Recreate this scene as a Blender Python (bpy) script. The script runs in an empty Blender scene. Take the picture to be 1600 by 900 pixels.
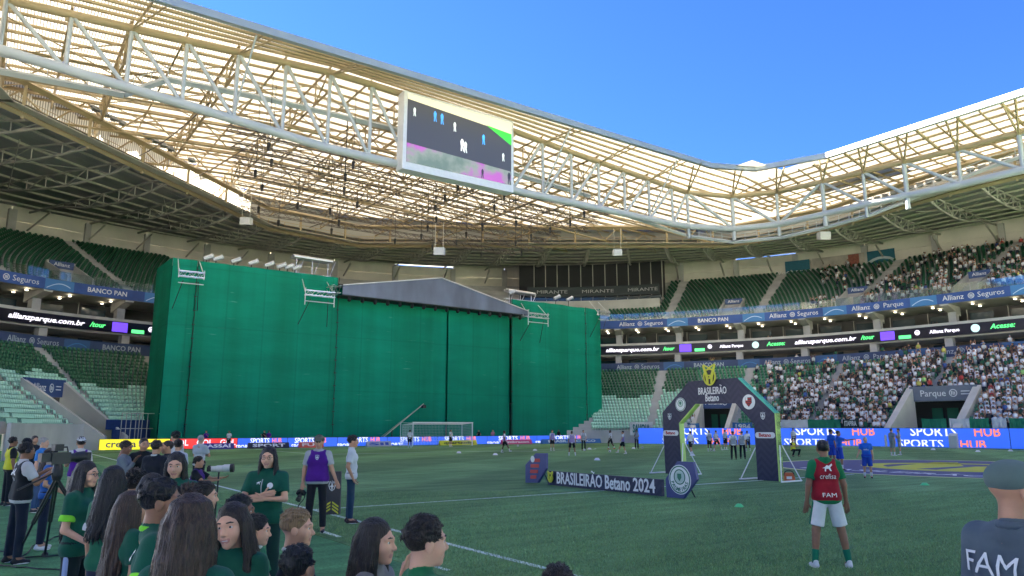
import bpy, bmesh, math, random
import numpy as np
from mathutils import Vector, Matrix, noise as mnoise

# ------------------------------------------------------------------ camera, world, sun, exposure
SC = bpy.context.scene
COL = SC.collection
FPX, HZ, CAMH = 1150.0, 667.0, 2.05          # focal length in photo pixels, horizon row, eye height
PITCH = math.atan((HZ - 450) / FPX)
cam_d = bpy.data.cameras.new('camera'); cam = bpy.data.objects.new('camera', cam_d); COL.objects.link(cam)
cam.location = (0, 0, CAMH); cam.rotation_euler = (math.pi / 2 + PITCH, 0, 0)
cam_d.sensor_width = 36; cam_d.lens = 36 * FPX / 1600; cam_d.clip_start = 0.05; cam_d.clip_end = 5000
SC.camera = cam

PHI = math.radians(35.2)
WV = Vector((math.cos(PHI), math.sin(PHI))); LV = Vector((-WV.y, WV.x))
CV = Vector((-5.0, 19.2)) + 34 * WV           # centre spot of the pitch

SUN_EL = math.radians(31)
_sd = -0.35 * WV + 0.94 * LV; _sd.normalize()
SUN_AZ = math.atan2(_sd.x, _sd.y)             # clockwise from +Y
wld = bpy.data.worlds.new('World'); SC.world = wld; wld.use_nodes = True
wn = wld.node_tree; bg = wn.nodes['Background']
sky = wn.nodes.new('ShaderNodeTexSky'); sky.sky_type = 'NISHITA'; sky.sun_disc = False
sky.sun_elevation = SUN_EL; sky.sun_rotation = SUN_AZ
sky.air_density = 1.25; sky.dust_density = 0.15; sky.ozone_density = 3.2; sky.altitude = 700
_hs = wn.nodes.new('ShaderNodeMix'); _hs.data_type = 'RGBA'; _hs.blend_type = 'MULTIPLY'; _hs.inputs[0].default_value = 1; _hs.inputs[7].default_value = (.072, .131, .276, 1)
wn.links.new(sky.outputs[0], _hs.inputs[6]); wn.links.new(_hs.outputs[2], bg.inputs[0]); bg.inputs[1].default_value = 0.055
sun_d = bpy.data.lights.new('sun', 'SUN'); sun_d.energy = 5.0; sun_d.angle = math.radians(0.53); sun_d.color = (1, .93, .82)
sun = bpy.data.objects.new('sun', sun_d); COL.objects.link(sun)
_to = Vector((_sd.x * math.cos(SUN_EL), _sd.y * math.cos(SUN_EL), math.sin(SUN_EL)))
sun.rotation_euler = (-_to).to_track_quat('-Z', 'Y').to_euler(); sun.location = (-60, 40, 90)
SC.view_settings.view_transform = 'Standard'; SC.view_settings.look = 'None'
SC.view_settings.exposure = 4.45; SC.view_settings.gamma = 1; SC.view_settings.use_curve_mapping = False
SC.cycles.use_denoising = True
SC.cycles.max_bounces = 9; SC.cycles.diffuse_bounces = 7; SC.cycles.transmission_bounces = 4
SC.cycles.sample_clamp_indirect = 6; SC.cycles.caustics_reflective = False; SC.cycles.caustics_refractive = False

# ------------------------------------------------------------------ coordinates
def P(a, b, z=0.0):
    """pitch coordinates (a across, b towards the far goal) to world"""
    v = CV + float(a) * WV + float(b) * LV; z = float(z)
    return Vector((v.x, v.y, z))
def gp(px, py, z=0.0):
    """point at height z seen at photo pixel"""
    u = (px - 800) / FPX; v = (450 - py) / FPX; c, s = math.cos(PITCH), math.sin(PITCH)
    d = Vector((u, c - v * s, s + v * c)); t = (z - CAMH) / d.z
    return Vector((d.x * t, d.y * t, z))
def dp(px, py, dist):
    """point at horizontal depth dist (metres along the view's ground axis) seen at photo pixel"""
    u = (px - 800) / FPX; v = (450 - py) / FPX; c, s = math.cos(PITCH), math.sin(PITCH)
    d = Vector((u, c - v * s, s + v * c)); t = dist / d.y
    return Vector((d.x * t, d.y * t, CAMH + d.z * t))
RZ_A = PHI                     # z-rotation that turns +X to the pitch's a axis
rnd = random.Random(7)
ORD = ['first', 'second', 'third', 'fourth', 'fifth', 'sixth', 'seventh', 'eighth', 'ninth', 'tenth', 'eleventh', 'twelfth', 'thirteenth', 'fourteenth', 'fifteenth', 'sixteenth', 'seventeenth', 'eighteenth', 'nineteenth', 'twentieth'] + ['twenty-' + x for x in ('first', 'second', 'third', 'fourth', 'fifth', 'sixth', 'seventh', 'eighth', 'ninth')] + ['thirtieth'] + ['thirty-' + x for x in ('first', 'second', 'third', 'fourth', 'fifth', 'sixth', 'seventh', 'eighth', 'ninth')]

# ------------------------------------------------------------------ materials
MATS = {}
def mat(name, col, rough=.6, metal=0.0, var=0.0, vscale=3.0, bump=0.0, bscale=20.0, spec=.5, emit=0.0, stretch=None, trans=0.0, sheen=0.0):
    if name in MATS: return MATS[name]
    m = bpy.data.materials.new(name); m.use_nodes = True; nt = m.node_tree; b = nt.nodes['Principled BSDF']
    b.inputs['Base Color'].default_value = (*col, 1); b.inputs['Roughness'].default_value = rough
    b.inputs['Metallic'].default_value = metal; b.inputs['Specular IOR Level'].default_value = spec
    if sheen: b.inputs['Sheen Weight'].default_value = sheen
    tc = nt.nodes.new('ShaderNodeTexCoord')
    def coords(scale):
        mp = nt.nodes.new('ShaderNodeMapping'); nt.links.new(tc.outputs['Object'], mp.inputs[0])
        s = stretch or (1, 1, 1); mp.inputs['Scale'].default_value = (scale * s[0], scale * s[1], scale * s[2]); return mp
    if var:
        n = nt.nodes.new('ShaderNodeTexNoise'); n.inputs['Scale'].default_value = 1; n.inputs['Detail'].default_value = 6
        nt.links.new(coords(vscale).outputs[0], n.inputs['Vector'])
        r = nt.nodes.new('ShaderNodeMapRange'); r.inputs[1].default_value = .3; r.inputs[2].default_value = .7
        r.inputs[3].default_value = 1 - var; r.inputs[4].default_value = 1 + var
        nt.links.new(n.outputs[0], r.inputs[0])
        mx = nt.nodes.new('ShaderNodeMix'); mx.data_type = 'RGBA'; mx.blend_type = 'MULTIPLY'; mx.inputs[0].default_value = 1
        mx.inputs[6].default_value = (*col, 1); nt.links.new(r.outputs[0], mx.inputs[7]); nt.links.new(mx.outputs[2], b.inputs['Base Color'])
    if bump:
        n = nt.nodes.new('ShaderNodeTexNoise'); n.inputs['Scale'].default_value = 1; n.inputs['Detail'].default_value = 4
        nt.links.new(coords(bscale).outputs[0], n.inputs['Vector'])
        bp = nt.nodes.new('ShaderNodeBump'); bp.inputs['Strength'].default_value = bump; bp.inputs['Distance'].default_value = .02
        nt.links.new(n.outputs[0], bp.inputs['Height']); nt.links.new(bp.outputs[0], b.inputs['Normal'])
    if emit:
        b.inputs['Emission Color'].default_value = (*col, 1); b.inputs['Emission Strength'].default_value = emit * .10
    MATS[name] = m; return m
def attr_mat(name, attr='tint', rough=.7, bump=0.0):
    """base colour from a per-face colour attribute (the colour of each single piece)"""
    m = bpy.data.materials.new(name); m.use_nodes = True; nt = m.node_tree; b = nt.nodes['Principled BSDF']
    a = nt.nodes.new('ShaderNodeAttribute'); a.attribute_name = attr
    nt.links.new(a.outputs['Color'], b.inputs['Base Color']); b.inputs['Roughness'].default_value = rough
    MATS[name] = m; return m

STEEL = mat('cream_steel', (.36, .28, .16), .5, var=.12, vscale=.8)
STEELW = mat('white_steel', (.40, .43, .43), .45, var=.08, vscale=.7)
STEELD = mat('deck_steel', (.48, .455, .39), .6, var=.15, vscale=.8)
CONC = mat('concrete', (.48, .47, .44), .85, var=.16, vscale=.5, bump=.15, bscale=6)
CONCL = mat('pale_concrete', (.52, .51, .475), .85, var=.12, vscale=.4, bump=.1, bscale=5)
WHITE = mat('white_paint', (.78, .78, .78), .5, var=.04)
BLACK = mat('black_plastic', (.012, .012, .013), .5)
ALU = mat('aluminium', (.62, .63, .65), .35, .85, var=.1, vscale=4)
DARK = mat('dark_room', (.03, .03, .032), .8)
NAVY = mat('navy_board', (.022, .026, .075), .5, var=.1, vscale=2)
LINE = mat('line_paint', (.62, .70, .66), .8, var=.22, vscale=14)

# ------------------------------------------------------------------ object helpers
def wm(o):
    m = o.matrix_basis.copy()
    return m if o.parent is None else wm(o.parent) @ m
def tag(o, label=None, cat=None, group=None, kind=None):
    if label: o['label'] = label
    if cat: o['category'] = cat
    if group: o['group'] = group
    if kind: o['kind'] = kind
    return o
def empty(name, loc, rz=0, label=None, cat=None, group=None, kind=None):
    o = bpy.data.objects.new(name, None); COL.objects.link(o); o.empty_display_size = .3
    o.location = loc; o.rotation_euler = (0, 0, rz)
    o.matrix_basis = Matrix.Translation(Vector(loc)) @ Matrix.Rotation(rz, 4, 'Z')
    return tag(o, label, cat, group, kind)
def link(name, me, parent=None, m=None):
    o = bpy.data.objects.new(name, me); COL.objects.link(o)
    if parent: o.parent = parent
    if m is not None: o.matrix_basis = m
    return o
class MB:
    """collects shapes in world (or local) coordinates; build() links them as one mesh object"""
    def __init__(s): s.v = []; s.f = []; s.mi = []; s.cur = 0
    def _add(s, vs, fs):
        n = len(s.v); s.v.extend([tuple(x) for x in vs]); s.f.extend([tuple(i + n for i in f) for f in fs]); s.mi.extend([s.cur] * len(fs)); return s
    def box(s, c, sx, sy, sz, rz=0.0, m=None):
        c = Vector(c); R = m if m is not None else Matrix.Rotation(rz, 3, 'Z')
        vs = [c + R @ Vector((x * sx / 2, y * sy / 2, z * sz / 2)) for z in (-1, 1) for y in (-1, 1) for x in (-1, 1)]
        return s._add(vs, [(0, 2, 3, 1), (4, 5, 7, 6), (0, 1, 5, 4), (2, 6, 7, 3), (0, 4, 6, 2), (1, 3, 7, 5)])
    def hexa(s, lo, hi):
        """solid between two quads"""
        n = len(lo); vs = list(lo) + list(hi)
        fs = [tuple(range(n))[::-1], tuple(range(n, 2 * n))] + [(i, (i + 1) % n, n + (i + 1) % n, n + i) for i in range(n)]
        return s._add(vs, fs)
    def prism(s, pts, thick):
        """polygon pts (3D, planar) extruded along vector thick"""
        t = Vector(thick); return s.hexa([Vector(p) for p in pts], [Vector(p) + t for p in pts])
    def tube(s, pts, r, n=6, r2=None, closed=False):
        pts = [Vector(p) for p in pts]; m = len(pts); rings = []
        for i, p in enumerate(pts):
            a = pts[(i - 1) % m] if (closed or i) else p; b = pts[(i + 1) % m] if (closed or i < m - 1) else p
            t = (b - a)
            t = t.normalized() if t.length > 1e-9 else Vector((0, 0, 1))
            u = t.orthogonal().normalized() if abs(t.z) > .98 else Vector((0, 0, 1)).cross(t).normalized()
            w = t.cross(u); rr = r if r2 is None else r + (r2 - r) * i / max(1, m - 1)
            rings.append([p + rr * (math.cos(2 * math.pi * (k + .5) / n) * u + math.sin(2 * math.pi * (k + .5) / n) * w) for k in range(n)])
        vs = [q for rg in rings for q in rg]; fs = []
        for i in range(m if closed else m - 1):
            j = (i + 1) % m
            for k in range(n): fs.append((i * n + k, i * n + (k + 1) % n, j * n + (k + 1) % n, j * n + k))
        if not closed: fs += [tuple(range(n))[::-1], tuple((m - 1) * n + k for k in range(n))]
        return s._add(vs, fs)
    def beam(s, p, q, w, h=None): return s.tube([p, q], (w if h is None else max(w, h)) * .707, 4)
    def lathe(s, prof, c, n=16, ax=None):
        c = Vector(c); fs = []; vs = []
        for (r, z) in prof:
            for k in range(n): vs.append(Vector((r * math.cos(2 * math.pi * k / n), r * math.sin(2 * math.pi * k / n), z)))
        for i in range(len(prof) - 1):
            for k in range(n): fs.append((i * n + k, i * n + (k + 1) % n, (i + 1) * n + (k + 1) % n, (i + 1) * n + k))
        fs += [tuple(range(n))[::-1], tuple((len(prof) - 1) * n + k for k in range(n))]
        R = Matrix.Identity(3) if ax is None else Vector(ax).to_track_quat('Z', 'Y').to_matrix()
        return s._add([c + R @ v for v in vs], fs)
    def mesh(s, name, mats, inv=None):
        me = bpy.data.meshes.new(name)
        vs = s.v if inv is None else [tuple(inv @ Vector(v)) for v in s.v]
        me.from_pydata(vs, [], s.f)
        for m in (mats if isinstance(mats, (list, tuple)) else [mats]): me.materials.append(m)
        if any(s.mi): me.polygons.foreach_set('material_index', s.mi)
        me.update(); return me
    def build(s, name, mats, parent=None, smooth=False, label=None, cat=None, group=None, kind=None):
        inv = wm(parent).inverted() if parent else None
        me = s.mesh(name, mats, inv)
        if smooth: me.polygons.foreach_set('use_smooth', [True] * len(me.polygons))
        return tag(link(name, me, parent), label, cat, group, kind)
def np_mesh(name, V, F, mats, tint=None, smooth=False, mi=None):
    """mesh from numpy arrays; F is (n,3) or (n,4); tint (n,3) per face colour"""
    me = bpy.data.meshes.new(name); k = F.shape[1]
    me.vertices.add(len(V)); me.vertices.foreach_set('co', np.ascontiguousarray(V, np.float32).ravel())
    me.loops.add(F.size); me.loops.foreach_set('vertex_index', np.ascontiguousarray(F, np.int32).ravel())
    me.polygons.add(len(F)); me.polygons.foreach_set('loop_start', np.arange(0, F.size, k, dtype=np.int32))
    for m in (mats if isinstance(mats, (list, tuple)) else [mats]): me.materials.append(m)
    if mi is not None: me.polygons.foreach_set('material_index', np.asarray(mi, np.int32))
    if smooth: me.polygons.foreach_set('use_smooth', np.ones(len(F), bool))
    me.update(calc_edges=True); me.validate()
    if tint is not None:
        at = me.attributes.new('tint', 'FLOAT_COLOR', 'FACE')
        at.data.foreach_set('color', np.concatenate([tint, np.ones((len(tint), 1))], 1).astype(np.float32).ravel())
    return me
# shared unit members: length along Z from 0 to 1, radius 1
def _unit(n, nm):
    mb = MB(); mb.tube([(0, 0, 0), (0, 0, 1)], 1.0, n); return mb
_UNITS = {}
def member(name, p, q, r, m, parent, n=6, smooth=True):
    """a straight member from p to q as its own object; alike ones share mesh data"""
    key = (n, m.name)
    if key not in _UNITS:
        me = _unit(n, name).mesh('member_' + m.name, m)
        if n > 5: me.polygons.foreach_set('use_smooth', [len(p_.vertices) == 4 for p_ in me.polygons])
        _UNITS[key] = me
    p = Vector(p); q = Vector(q); d = q - p
    M = Matrix.Translation(p) @ d.to_track_quat('Z', 'Y').to_matrix().to_4x4() @ Matrix.Diagonal((r, r, d.length, 1))
    if parent: M = wm(parent).inverted() @ M
    return link(name, _UNITS[key], parent, M)
def text_mb(txt, size, mat_, M, parent, name='lettering', depth=.01, bold=.004, squash=1.0, clip=None, shear=0.0, align='CENTER', width=None, label=None):
    """lettering as a mesh; M maps text plane (x right, y up, z out of the surface) to world"""
    tilde = txt.find('Ã'); txt = txt.replace('Ã', 'A')
    cu = bpy.data.curves.new(name, 'FONT'); cu.body = txt; cu.size = size; cu.extrude = depth / 2; cu.offset = bold * size
    cu.align_x = align; cu.align_y = 'CENTER'; cu.resolution_u = 2; cu.shear = shear
    ob = bpy.data.objects.new(name, cu)
    me = bpy.data.meshes.new_from_object(ob)
    bpy.data.objects.remove(ob); bpy.data.curves.remove(cu)
    if tilde >= 0:                                   # the tilde of A, drawn as its own small wave
        def wid(t):
            c2 = bpy.data.curves.new('w', 'FONT'); c2.body = t; c2.size = size; c2.offset = bold * size; o2 = bpy.data.objects.new('w', c2); m2 = bpy.data.meshes.new_from_object(o2)
            x = [v.co.x for v in m2.vertices]; bpy.data.objects.remove(o2); bpy.data.curves.remove(c2); bpy.data.meshes.remove(m2); return min(x), max(x)
        x0 = min(v.co.x for v in me.vertices); y1 = max(v.co.y for v in me.vertices); cx = x0 + (wid(txt[:tilde])[1] + wid(txt[:tilde + 1])[1]) / 2 - wid(txt)[0]; bm = bmesh.new(); bm.from_mesh(me); pr = []
        for k in range(9): x = (k / 8 - .5) * .42 * size; y = y1 + (.13 + .045 * math.sin(k / 8 * 6.28)) * size; pr.append((cx + x, y))
        for (xa, ya), (xb, yb) in zip(pr[:-1], pr[1:]): bm.faces.new([bm.verts.new((xx, yy, depth / 2)) for xx, yy in ((xa, ya - .04 * size), (xb, yb - .04 * size), (xb, yb + .04 * size), (xa, ya + .04 * size))])
        bm.to_mesh(me); bm.free()
    xs = [v.co.x for v in me.vertices] or [0]
    if width: squash = width / max(1e-6, max(xs) - min(xs))
    for v in me.vertices: v.co.x *= squash
    if clip:
        bm = bmesh.new(); bm.from_mesh(me)
        for y, sgn in ((clip[0], -1), (clip[1], 1)):
            bmesh.ops.bisect_plane(bm, geom=bm.verts[:] + bm.edges[:] + bm.faces[:], plane_co=(0, y, 0), plane_no=(0, sgn, 0), clear_outer=True)
        bm.to_mesh(me); bm.free()
    me.materials.clear(); me.materials.append(mat_)
    if parent: M = wm(parent).inverted() @ M
    me.transform(M); me.name = name
    o = link(name, me, parent)
    if label: o['label'] = label
    return o
def frame(origin, right, up):
    """matrix of a text plane"""
    r = Vector(right).normalized(); u = Vector(up).normalized(); n = r.cross(u)
    return Matrix.Translation(Vector(origin)) @ Matrix((r, u, n)).transposed().to_4x4()
# ================================================================== THE SETTING: ground, pitch
def grass_mat(name, c1, c2, stripe=0.0, fine=220, rough=.85, dist=.03, bstr=.6):
    m = bpy.data.materials.new(name); m.use_nodes = True; nt = m.node_tree; b = nt.nodes['Principled BSDF']
    b.inputs['Roughness'].default_value = rough; b.inputs['Specular IOR Level'].default_value = .25
    tc = nt.nodes.new('ShaderNodeTexCoord'); L = nt.links
    def noise(scale, detail=4, sc=(1, 1, 1), rot=0):
        mp = nt.nodes.new('ShaderNodeMapping'); mp.inputs['Scale'].default_value = sc; mp.inputs['Rotation'].default_value = (0, 0, rot)
        L.new(tc.outputs['Object'], mp.inputs[0])
        n = nt.nodes.new('ShaderNodeTexNoise'); n.inputs['Scale'].default_value = scale; n.inputs['Detail'].default_value = detail
        L.new(mp.outputs[0], n.inputs['Vector']); return n
    def mix(fac, a, b_, bt='MIX'):
        mx = nt.nodes.new('ShaderNodeMix'); mx.data_type = 'RGBA'; mx.blend_type = bt
        for sock, val in ((mx.inputs[0], fac), (mx.inputs[6], a), (mx.inputs[7], b_)):
            if hasattr(val, 'is_output'): L.new(val, sock)
            elif isinstance(val, tuple): sock.default_value = (*val, 1)
            else: sock.default_value = val
        return mx.outputs[2]
    def ramp(o, lo, hi, v0=0.0, v1=1.0):
        r = nt.nodes.new('ShaderNodeMapRange'); L.new(o, r.inputs[0])
        for i, v in enumerate((lo, hi, v0, v1)): r.inputs[i + 1].default_value = v
        return r.outputs[0]
    big = noise(.22, 5, (1, 1, 1)); mid = noise(.9, 6, (.35, 2.6, 1), -PHI); fin = noise(fine, 3); tuft = noise(26, 4)
    col = mix(ramp(big.outputs[0], .36, .64), c1, c2)
    col = mix(1.0, col, ramp(mid.outputs[0], .3, .7, .70, 1.30), 'MULTIPLY')
    if stripe:
        sep = nt.nodes.new('ShaderNodeSeparateXYZ'); mp = nt.nodes.new('ShaderNodeMapping'); mp.inputs['Rotation'].default_value = (0, 0, -PHI)
        L.new(tc.outputs['Object'], mp.inputs[0]); L.new(mp.outputs[0], sep.inputs[0])
        sn = nt.nodes.new('ShaderNodeMath'); sn.operation = 'MULTIPLY'; sn.inputs[1].default_value = math.pi / 5.25; L.new(sep.outputs[1], sn.inputs[0])
        s2 = nt.nodes.new('ShaderNodeMath'); s2.operation = 'SINE'; L.new(sn.outputs[0], s2.inputs[0])
        col = mix(1.0, col, ramp(s2.outputs[0], -.25, .25, 1 - stripe, 1 + stripe), 'MULTIPLY')
    col = mix(1.0, col, ramp(tuft.outputs[0], .3, .7, .68, 1.30), 'MULTIPLY')
    col = mix(1.0, col, ramp(fin.outputs[0], .3, .7, .55, 1.4), 'MULTIPLY')
    L.new(col, b.inputs['Base Color'])
    bp = nt.nodes.new('ShaderNodeBump'); bp.inputs['Strength'].default_value = bstr; bp.inputs['Distance'].default_value = dist
    ad = nt.nodes.new('ShaderNodeMath'); L.new(tuft.outputs[0], ad.inputs[0]); L.new(fin.outputs[0], ad.inputs[1])
    L.new(ad.outputs[0], bp.inputs['Height']); L.new(bp.outputs[0], b.inputs['Normal'])
    MATS[name] = m; return m
TURF = grass_mat('pitch_grass', (.130, .256, .094), (.180, .325, .130), stripe=.15)
APRON = grass_mat('artificial_turf', (.075, .225, .085), (.090, .255, .100), fine=300, bstr=.35)

mb = MB(); mb.box((0, 0, -.31), 1600, 1600, .5); mb.build('ground', CONC, kind='structure')
mb = MB(); mb.box((0, 0, 0), 92, 130, .04)
apron = mb.build('turf_apron', APRON, kind='structure'); apron.matrix_basis = Matrix.Translation(P(0, 0, -.03)) @ Matrix.Rotation(RZ_A, 4, 'Z')
mb = MB(); mb.box((0, 0, 0), 71, 108, .012)
pitch = mb.build('pitch', TURF, kind='structure'); pitch.matrix_basis = Matrix.Translation(P(0, 0, -.006)) @ Matrix.Rotation(RZ_A, 4, 'Z')
def strip(mb, p, q, w=.12, z=.004):
    p = Vector(p); q = Vector(q); d = (q - p).normalized(); n = Vector((-d.y, d.x)) * w / 2
    A = [(p + n), (p - n), (q - n), (q + n)]
    mb.prism([P(x.x, x.y, z) for x in A], (0, 0, .003))
def arc(mb, c, r, a0, a1, w=.12, z=.004, n=48):
    for i in range(n):
        t0 = a0 + (a1 - a0) * i / n; t1 = a0 + (a1 - a0) * (i + 1) / n
        q = [P(c[0] + (r + s) * math.cos(t), c[1] + (r + s) * math.sin(t), z) for s, t in ((-w / 2, t0), (w / 2, t0), (w / 2, t1), (-w / 2, t1))]
        mb.prism(q, (0, 0, .003))
lines = empty('pitch_markings', P(0, 0, 0), kind='structure')
def line_part(nm, f):
    mb = MB(); f(mb); return mb.build(nm, LINE, lines)
line_part('touchline', lambda m: strip(m, (-34, -52.5), (-34, 52.5)))
line_part('touchline', lambda m: strip(m, (34, -52.5), (34, 52.5)))
line_part('goal_line', lambda m: strip(m, (-33.94, 52.44), (33.94, 52.44)))
line_part('halfway_line', lambda m: (strip(m, (-33.94, 0), (-9.5, 0)), strip(m, (9.5, 0), (33.94, 0))))
line_part('penalty_area', lambda m: (strip(m, (-20.16, 52.4), (-20.16, 36)), strip(m, (20.16, 52.4), (20.16, 36)), strip(m, (-20.1, 36), (20.1, 36))))
line_part('goal_area', lambda m: (strip(m, (-9.16, 52.4), (-9.16, 47)), strip(m, (9.16, 52.4), (9.16, 47)), strip(m, (-9.1, 47), (9.1, 47))))
line_part('penalty_arc', lambda m: arc(m, (0, 41.5), 9.15, math.radians(-143), math.radians(-37)))
line_part('corner_arc', lambda m: arc(m, (-34, 52.5), 1, math.radians(-85), math.radians(-5)))
for k in range(3):                                           # dashed edge of the technical area
    line_part('technical_area_dash', lambda m: strip(m, (-35.25, -12.9 + 4.05 * k), (-35.25, -12.0 + 4.05 * k), .1))
# the round cover laid over the centre circle
cov = empty('centre_circle_cover', P(0, 0, 0), label='round navy cover with yellow emblem lying on the centre circle', cat='ground cover')
def disc(r, z, col, nm, c=(0, 0), r0=0.0, a0=0, a1=2 * math.pi, n=64):
    mb = MB()
    if r0 == 0 and a1 - a0 > 6.2: mb.prism([P(c[0] + r * math.cos(t), c[1] + r * math.sin(t), z) for t in np.linspace(0, 2 * math.pi, n, endpoint=False)], (0, 0, .004))
    else:
        for i in range(n):
            t0 = a0 + (a1 - a0) * i / n; t1 = a0 + (a1 - a0) * (i + 1) / n
            mb.prism([P(c[0] + q * math.cos(t), c[1] + q * math.sin(t), z) for q, t in ((r0, t0), (r, t0), (r, t1), (r0, t1))], (0, 0, .004))
    return mb.build(nm, col, cov)
COVER = mat('cover_fabric', (.085, .085, .19), .7, var=.08); YEL = mat('emblem_yellow', (.62, .60, .05), .6, var=.06)
disc(9.0, .008, COVER, 'cover_sheet')
disc(9.2, .012, mat('cover_rim', (.60, .62, .28), .7), 'rim', r0=8.85)
disc(4.6, .014, YEL, 'emblem_ring', c=(.3, 0), r0=3.5, n=40)
for sx in (-1, 1):
    mb = MB(); mb.prism([P(.3 + x, y * sx, .014) for x, y in ((-3.4, .5), (-3.1, 2.2), (4.6, 3.4), (5.2, 2.4), (1.2, .3))][::sx], (0, 0, .004)); mb.build('emblem_wing', YEL, cov)
Mx = frame(P(-6.6, 0, .018), LV.to_3d() * -1, WV.to_3d())
text_mb('BRASILEIRÃO', 1.5, WHITE, Mx, cov, depth=.004)

# ================================================================== the bowl
OV = [(58, -45), (58, -12), (58, 16), (53.5, 44), (39, 68), (20, 81), (0, 86), (-22, 83.5), (-41, 77), (-53, 63), (-58.5, 42), (-59, 8), (-58, -45), (-41, -72), (0, -84), (41, -72)]
def catmull(pts, n):
    out = []; m = len(pts); pts = [Vector(p) for p in pts]
    for i in range(m):
        p0, p1, p2, p3 = pts[i - 1], pts[i], pts[(i + 1) % m], pts[(i + 2) % m]
        for k in range(n):
            t = k / n
            out.append(.5 * ((2 * p1) + (p2 - p0) * t + (2 * p0 - 5 * p1 + 4 * p2 - p3) * t * t + (3 * p1 - p0 - 3 * p2 + p3) * t ** 3))
    return out
_raw = catmull(OV, 24); _cum = [0.0]
for i in range(len(_raw)): _cum.append(_cum[-1] + (_raw[(i + 1) % len(_raw)] - _raw[i]).length)
PLEN = _cum[-1]
def at_s(s):
    """position, tangent, outward normal on the bowl's reference curve at arc length s"""
    s = s % PLEN
    lo, hi = 0, len(_raw)
    while hi - lo > 1:
        m = (lo + hi) // 2
        if _cum[m] <= s: lo = m
        else: hi = m
    p, q = _raw[lo], _raw[(lo + 1) % len(_raw)]
    f = (s - _cum[lo]) / (_cum[lo + 1] - _cum[lo])
    r0 = (_raw[(lo + 1) % len(_raw)] - _raw[lo - 1]).normalized(); r1 = (_raw[(lo + 2) % len(_raw)] - _raw[lo]).normalized()
    t = r0.lerp(r1, f).normalized()
    return p.lerp(q, f), t, Vector((t.y, -t.x))
def S(s, q, z):
    p, t, n = at_s(s); v = p + n * q; return P(v.x, v.y, z)
def pix(w):
    c, s_ = math.cos(PITCH), math.sin(PITCH); z = w.z - CAMH; d = w.y * c + z * s_
    return (800 + FPX * w.x / d, 450 - FPX * (z * c - w.y * s_) / d) if d > .1 else (-9999, 9999)
def find_s(a, b): return min((( (_raw[i] - Vector((a, b))).length, _cum[i]) for i in range(len(_raw))))[1]
S_E = find_s(58, -12); S_W = find_s(-58.5, 42); S_NL = find_s(-53, 63)
def s_at_px(px, q=0.0, z=15.0):
    """arc length where the curve is seen at photo column px (search over the visible part)"""
    best = None
    for k in range(700):
        s = S_E + (S_W - S_E) * k / 699; x = pix(S(s, q, z))[0]
        if best is None or abs(x - px) < best[0]: best = (abs(x - px), s)
    return best[1]
def sweep(mb, prof, s0, s1, step=2.0, closed_prof=False, skip=None):
    n = max(2, int((s1 - s0) / step)); m = len(prof); base = len(mb.v)
    for i in range(n + 1):
        s = s0 + (s1 - s0) * i / n
        for q, z in prof: mb.v.append(tuple(S(s, q, z)))
    for i in range(n):
        sm = s0 + (s1 - s0) * (i + .5) / n
        for j in range(m if closed_prof else m - 1):
            if skip and skip(sm, j): continue
            j2 = (j + 1) % m
            mb.f.append((base + i * m + j, base + (i + 1) * m + j, base + (i + 1) * m + j2, base + i * m + j2)); mb.mi.append(mb.cur)
    if closed_prof: mb.f += [tuple(base + j for j in range(m)), tuple(base + n * m + j for j in range(m))[::-1]]; mb.mi += [mb.cur] * 2
def bar(q0, q1, z0, z1): return [(q0, z0), (q1, z0), (q1, z1), (q0, z1)]
def text_path(txt, size, mt, s0, q, z0, parent, bold=.006, shear=0.0, width=None):
    """lettering bent along the bowl, read from the pitch; centred on arc length s0"""
    o = text_mb(txt, size, mt, Matrix.Identity(4), None, bold=bold, shear=shear, width=width)
    inv = wm(parent).inverted()
    for v in o.data.vertices: v.co = inv @ S(s0 - v.co.x, q - v.co.z - .012, z0 + v.co.y)
    o.data.update(); o.parent = parent; return o

# --- lower tier
LROWS, LQ0, LZ0, LDQ, LDZ = 21, -19.0, 1.6, .64, .415
VOM = [(s_at_px(1462, -15, 4), 3.9, 9), (s_at_px(1120, -15, 4), 3.2, 8), (s_at_px(92, -15, 4), 4.4, 9)]     # arc, half width, rows
def in_vom(s, row): return any(abs(s - v[0]) < v[1] and row < v[2] for v in VOM)
low = empty('lower_stand', S(s_at_px(1300), -10, 0), label='lower concrete tier of the stand running round the pitch', cat='grandstand')
prof = [(LQ0, -.1), (LQ0, LZ0)]
for r in range(LROWS):
    q = LQ0 + r * LDQ; z = LZ0 + r * LDZ
    prof += [(q + LDQ, z), (q + LDQ, z + LDZ)]
prof += [(LQ0 + LROWS * LDQ + .6, LZ0 + LROWS * LDZ)]
mb = MB(); sweep(mb, prof, S_E - 10, S_W + 5, 1.6, skip=lambda s, j: in_vom(s, (j - 1) // 2) )
mb.build('steps', CONC, low)
SEAT_D = mat('dark_green_seat', (.030, .140, .066), .45); SEAT_L = mat('mint_seat', (.44, .74, .58), .45); SEAT_M = mat('green_seat', (.055, .25, .13), .45)
def seat_arrays():
    mb = MB()
    mb.hexa([(-.18, -.20, .38), (.18, -.20, .38), (.18, .16, .34), (-.18, .16, .34)], [(-.19, -.21, .43), (.19, -.21, .43), (.19, .17, .39), (-.19, .17, .39)])
    mb.hexa([(-.18, .15, .36), (.18, .15, .36), (.18, .20, .36), (-.18, .20, .36)], [(-.16, .25, .82), (.16, .25, .82), (.16, .29, .81), (-.16, .29, .81)])
    mb.box((0, .02, .17), .08, .08, .36)
    return mb
_sb = seat_arrays(); _sb.v = [(x, y, z * .82) for x, y, z in _sb.v]; SV = np.array(_sb.v); SF = np.array(_sb.f)
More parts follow.
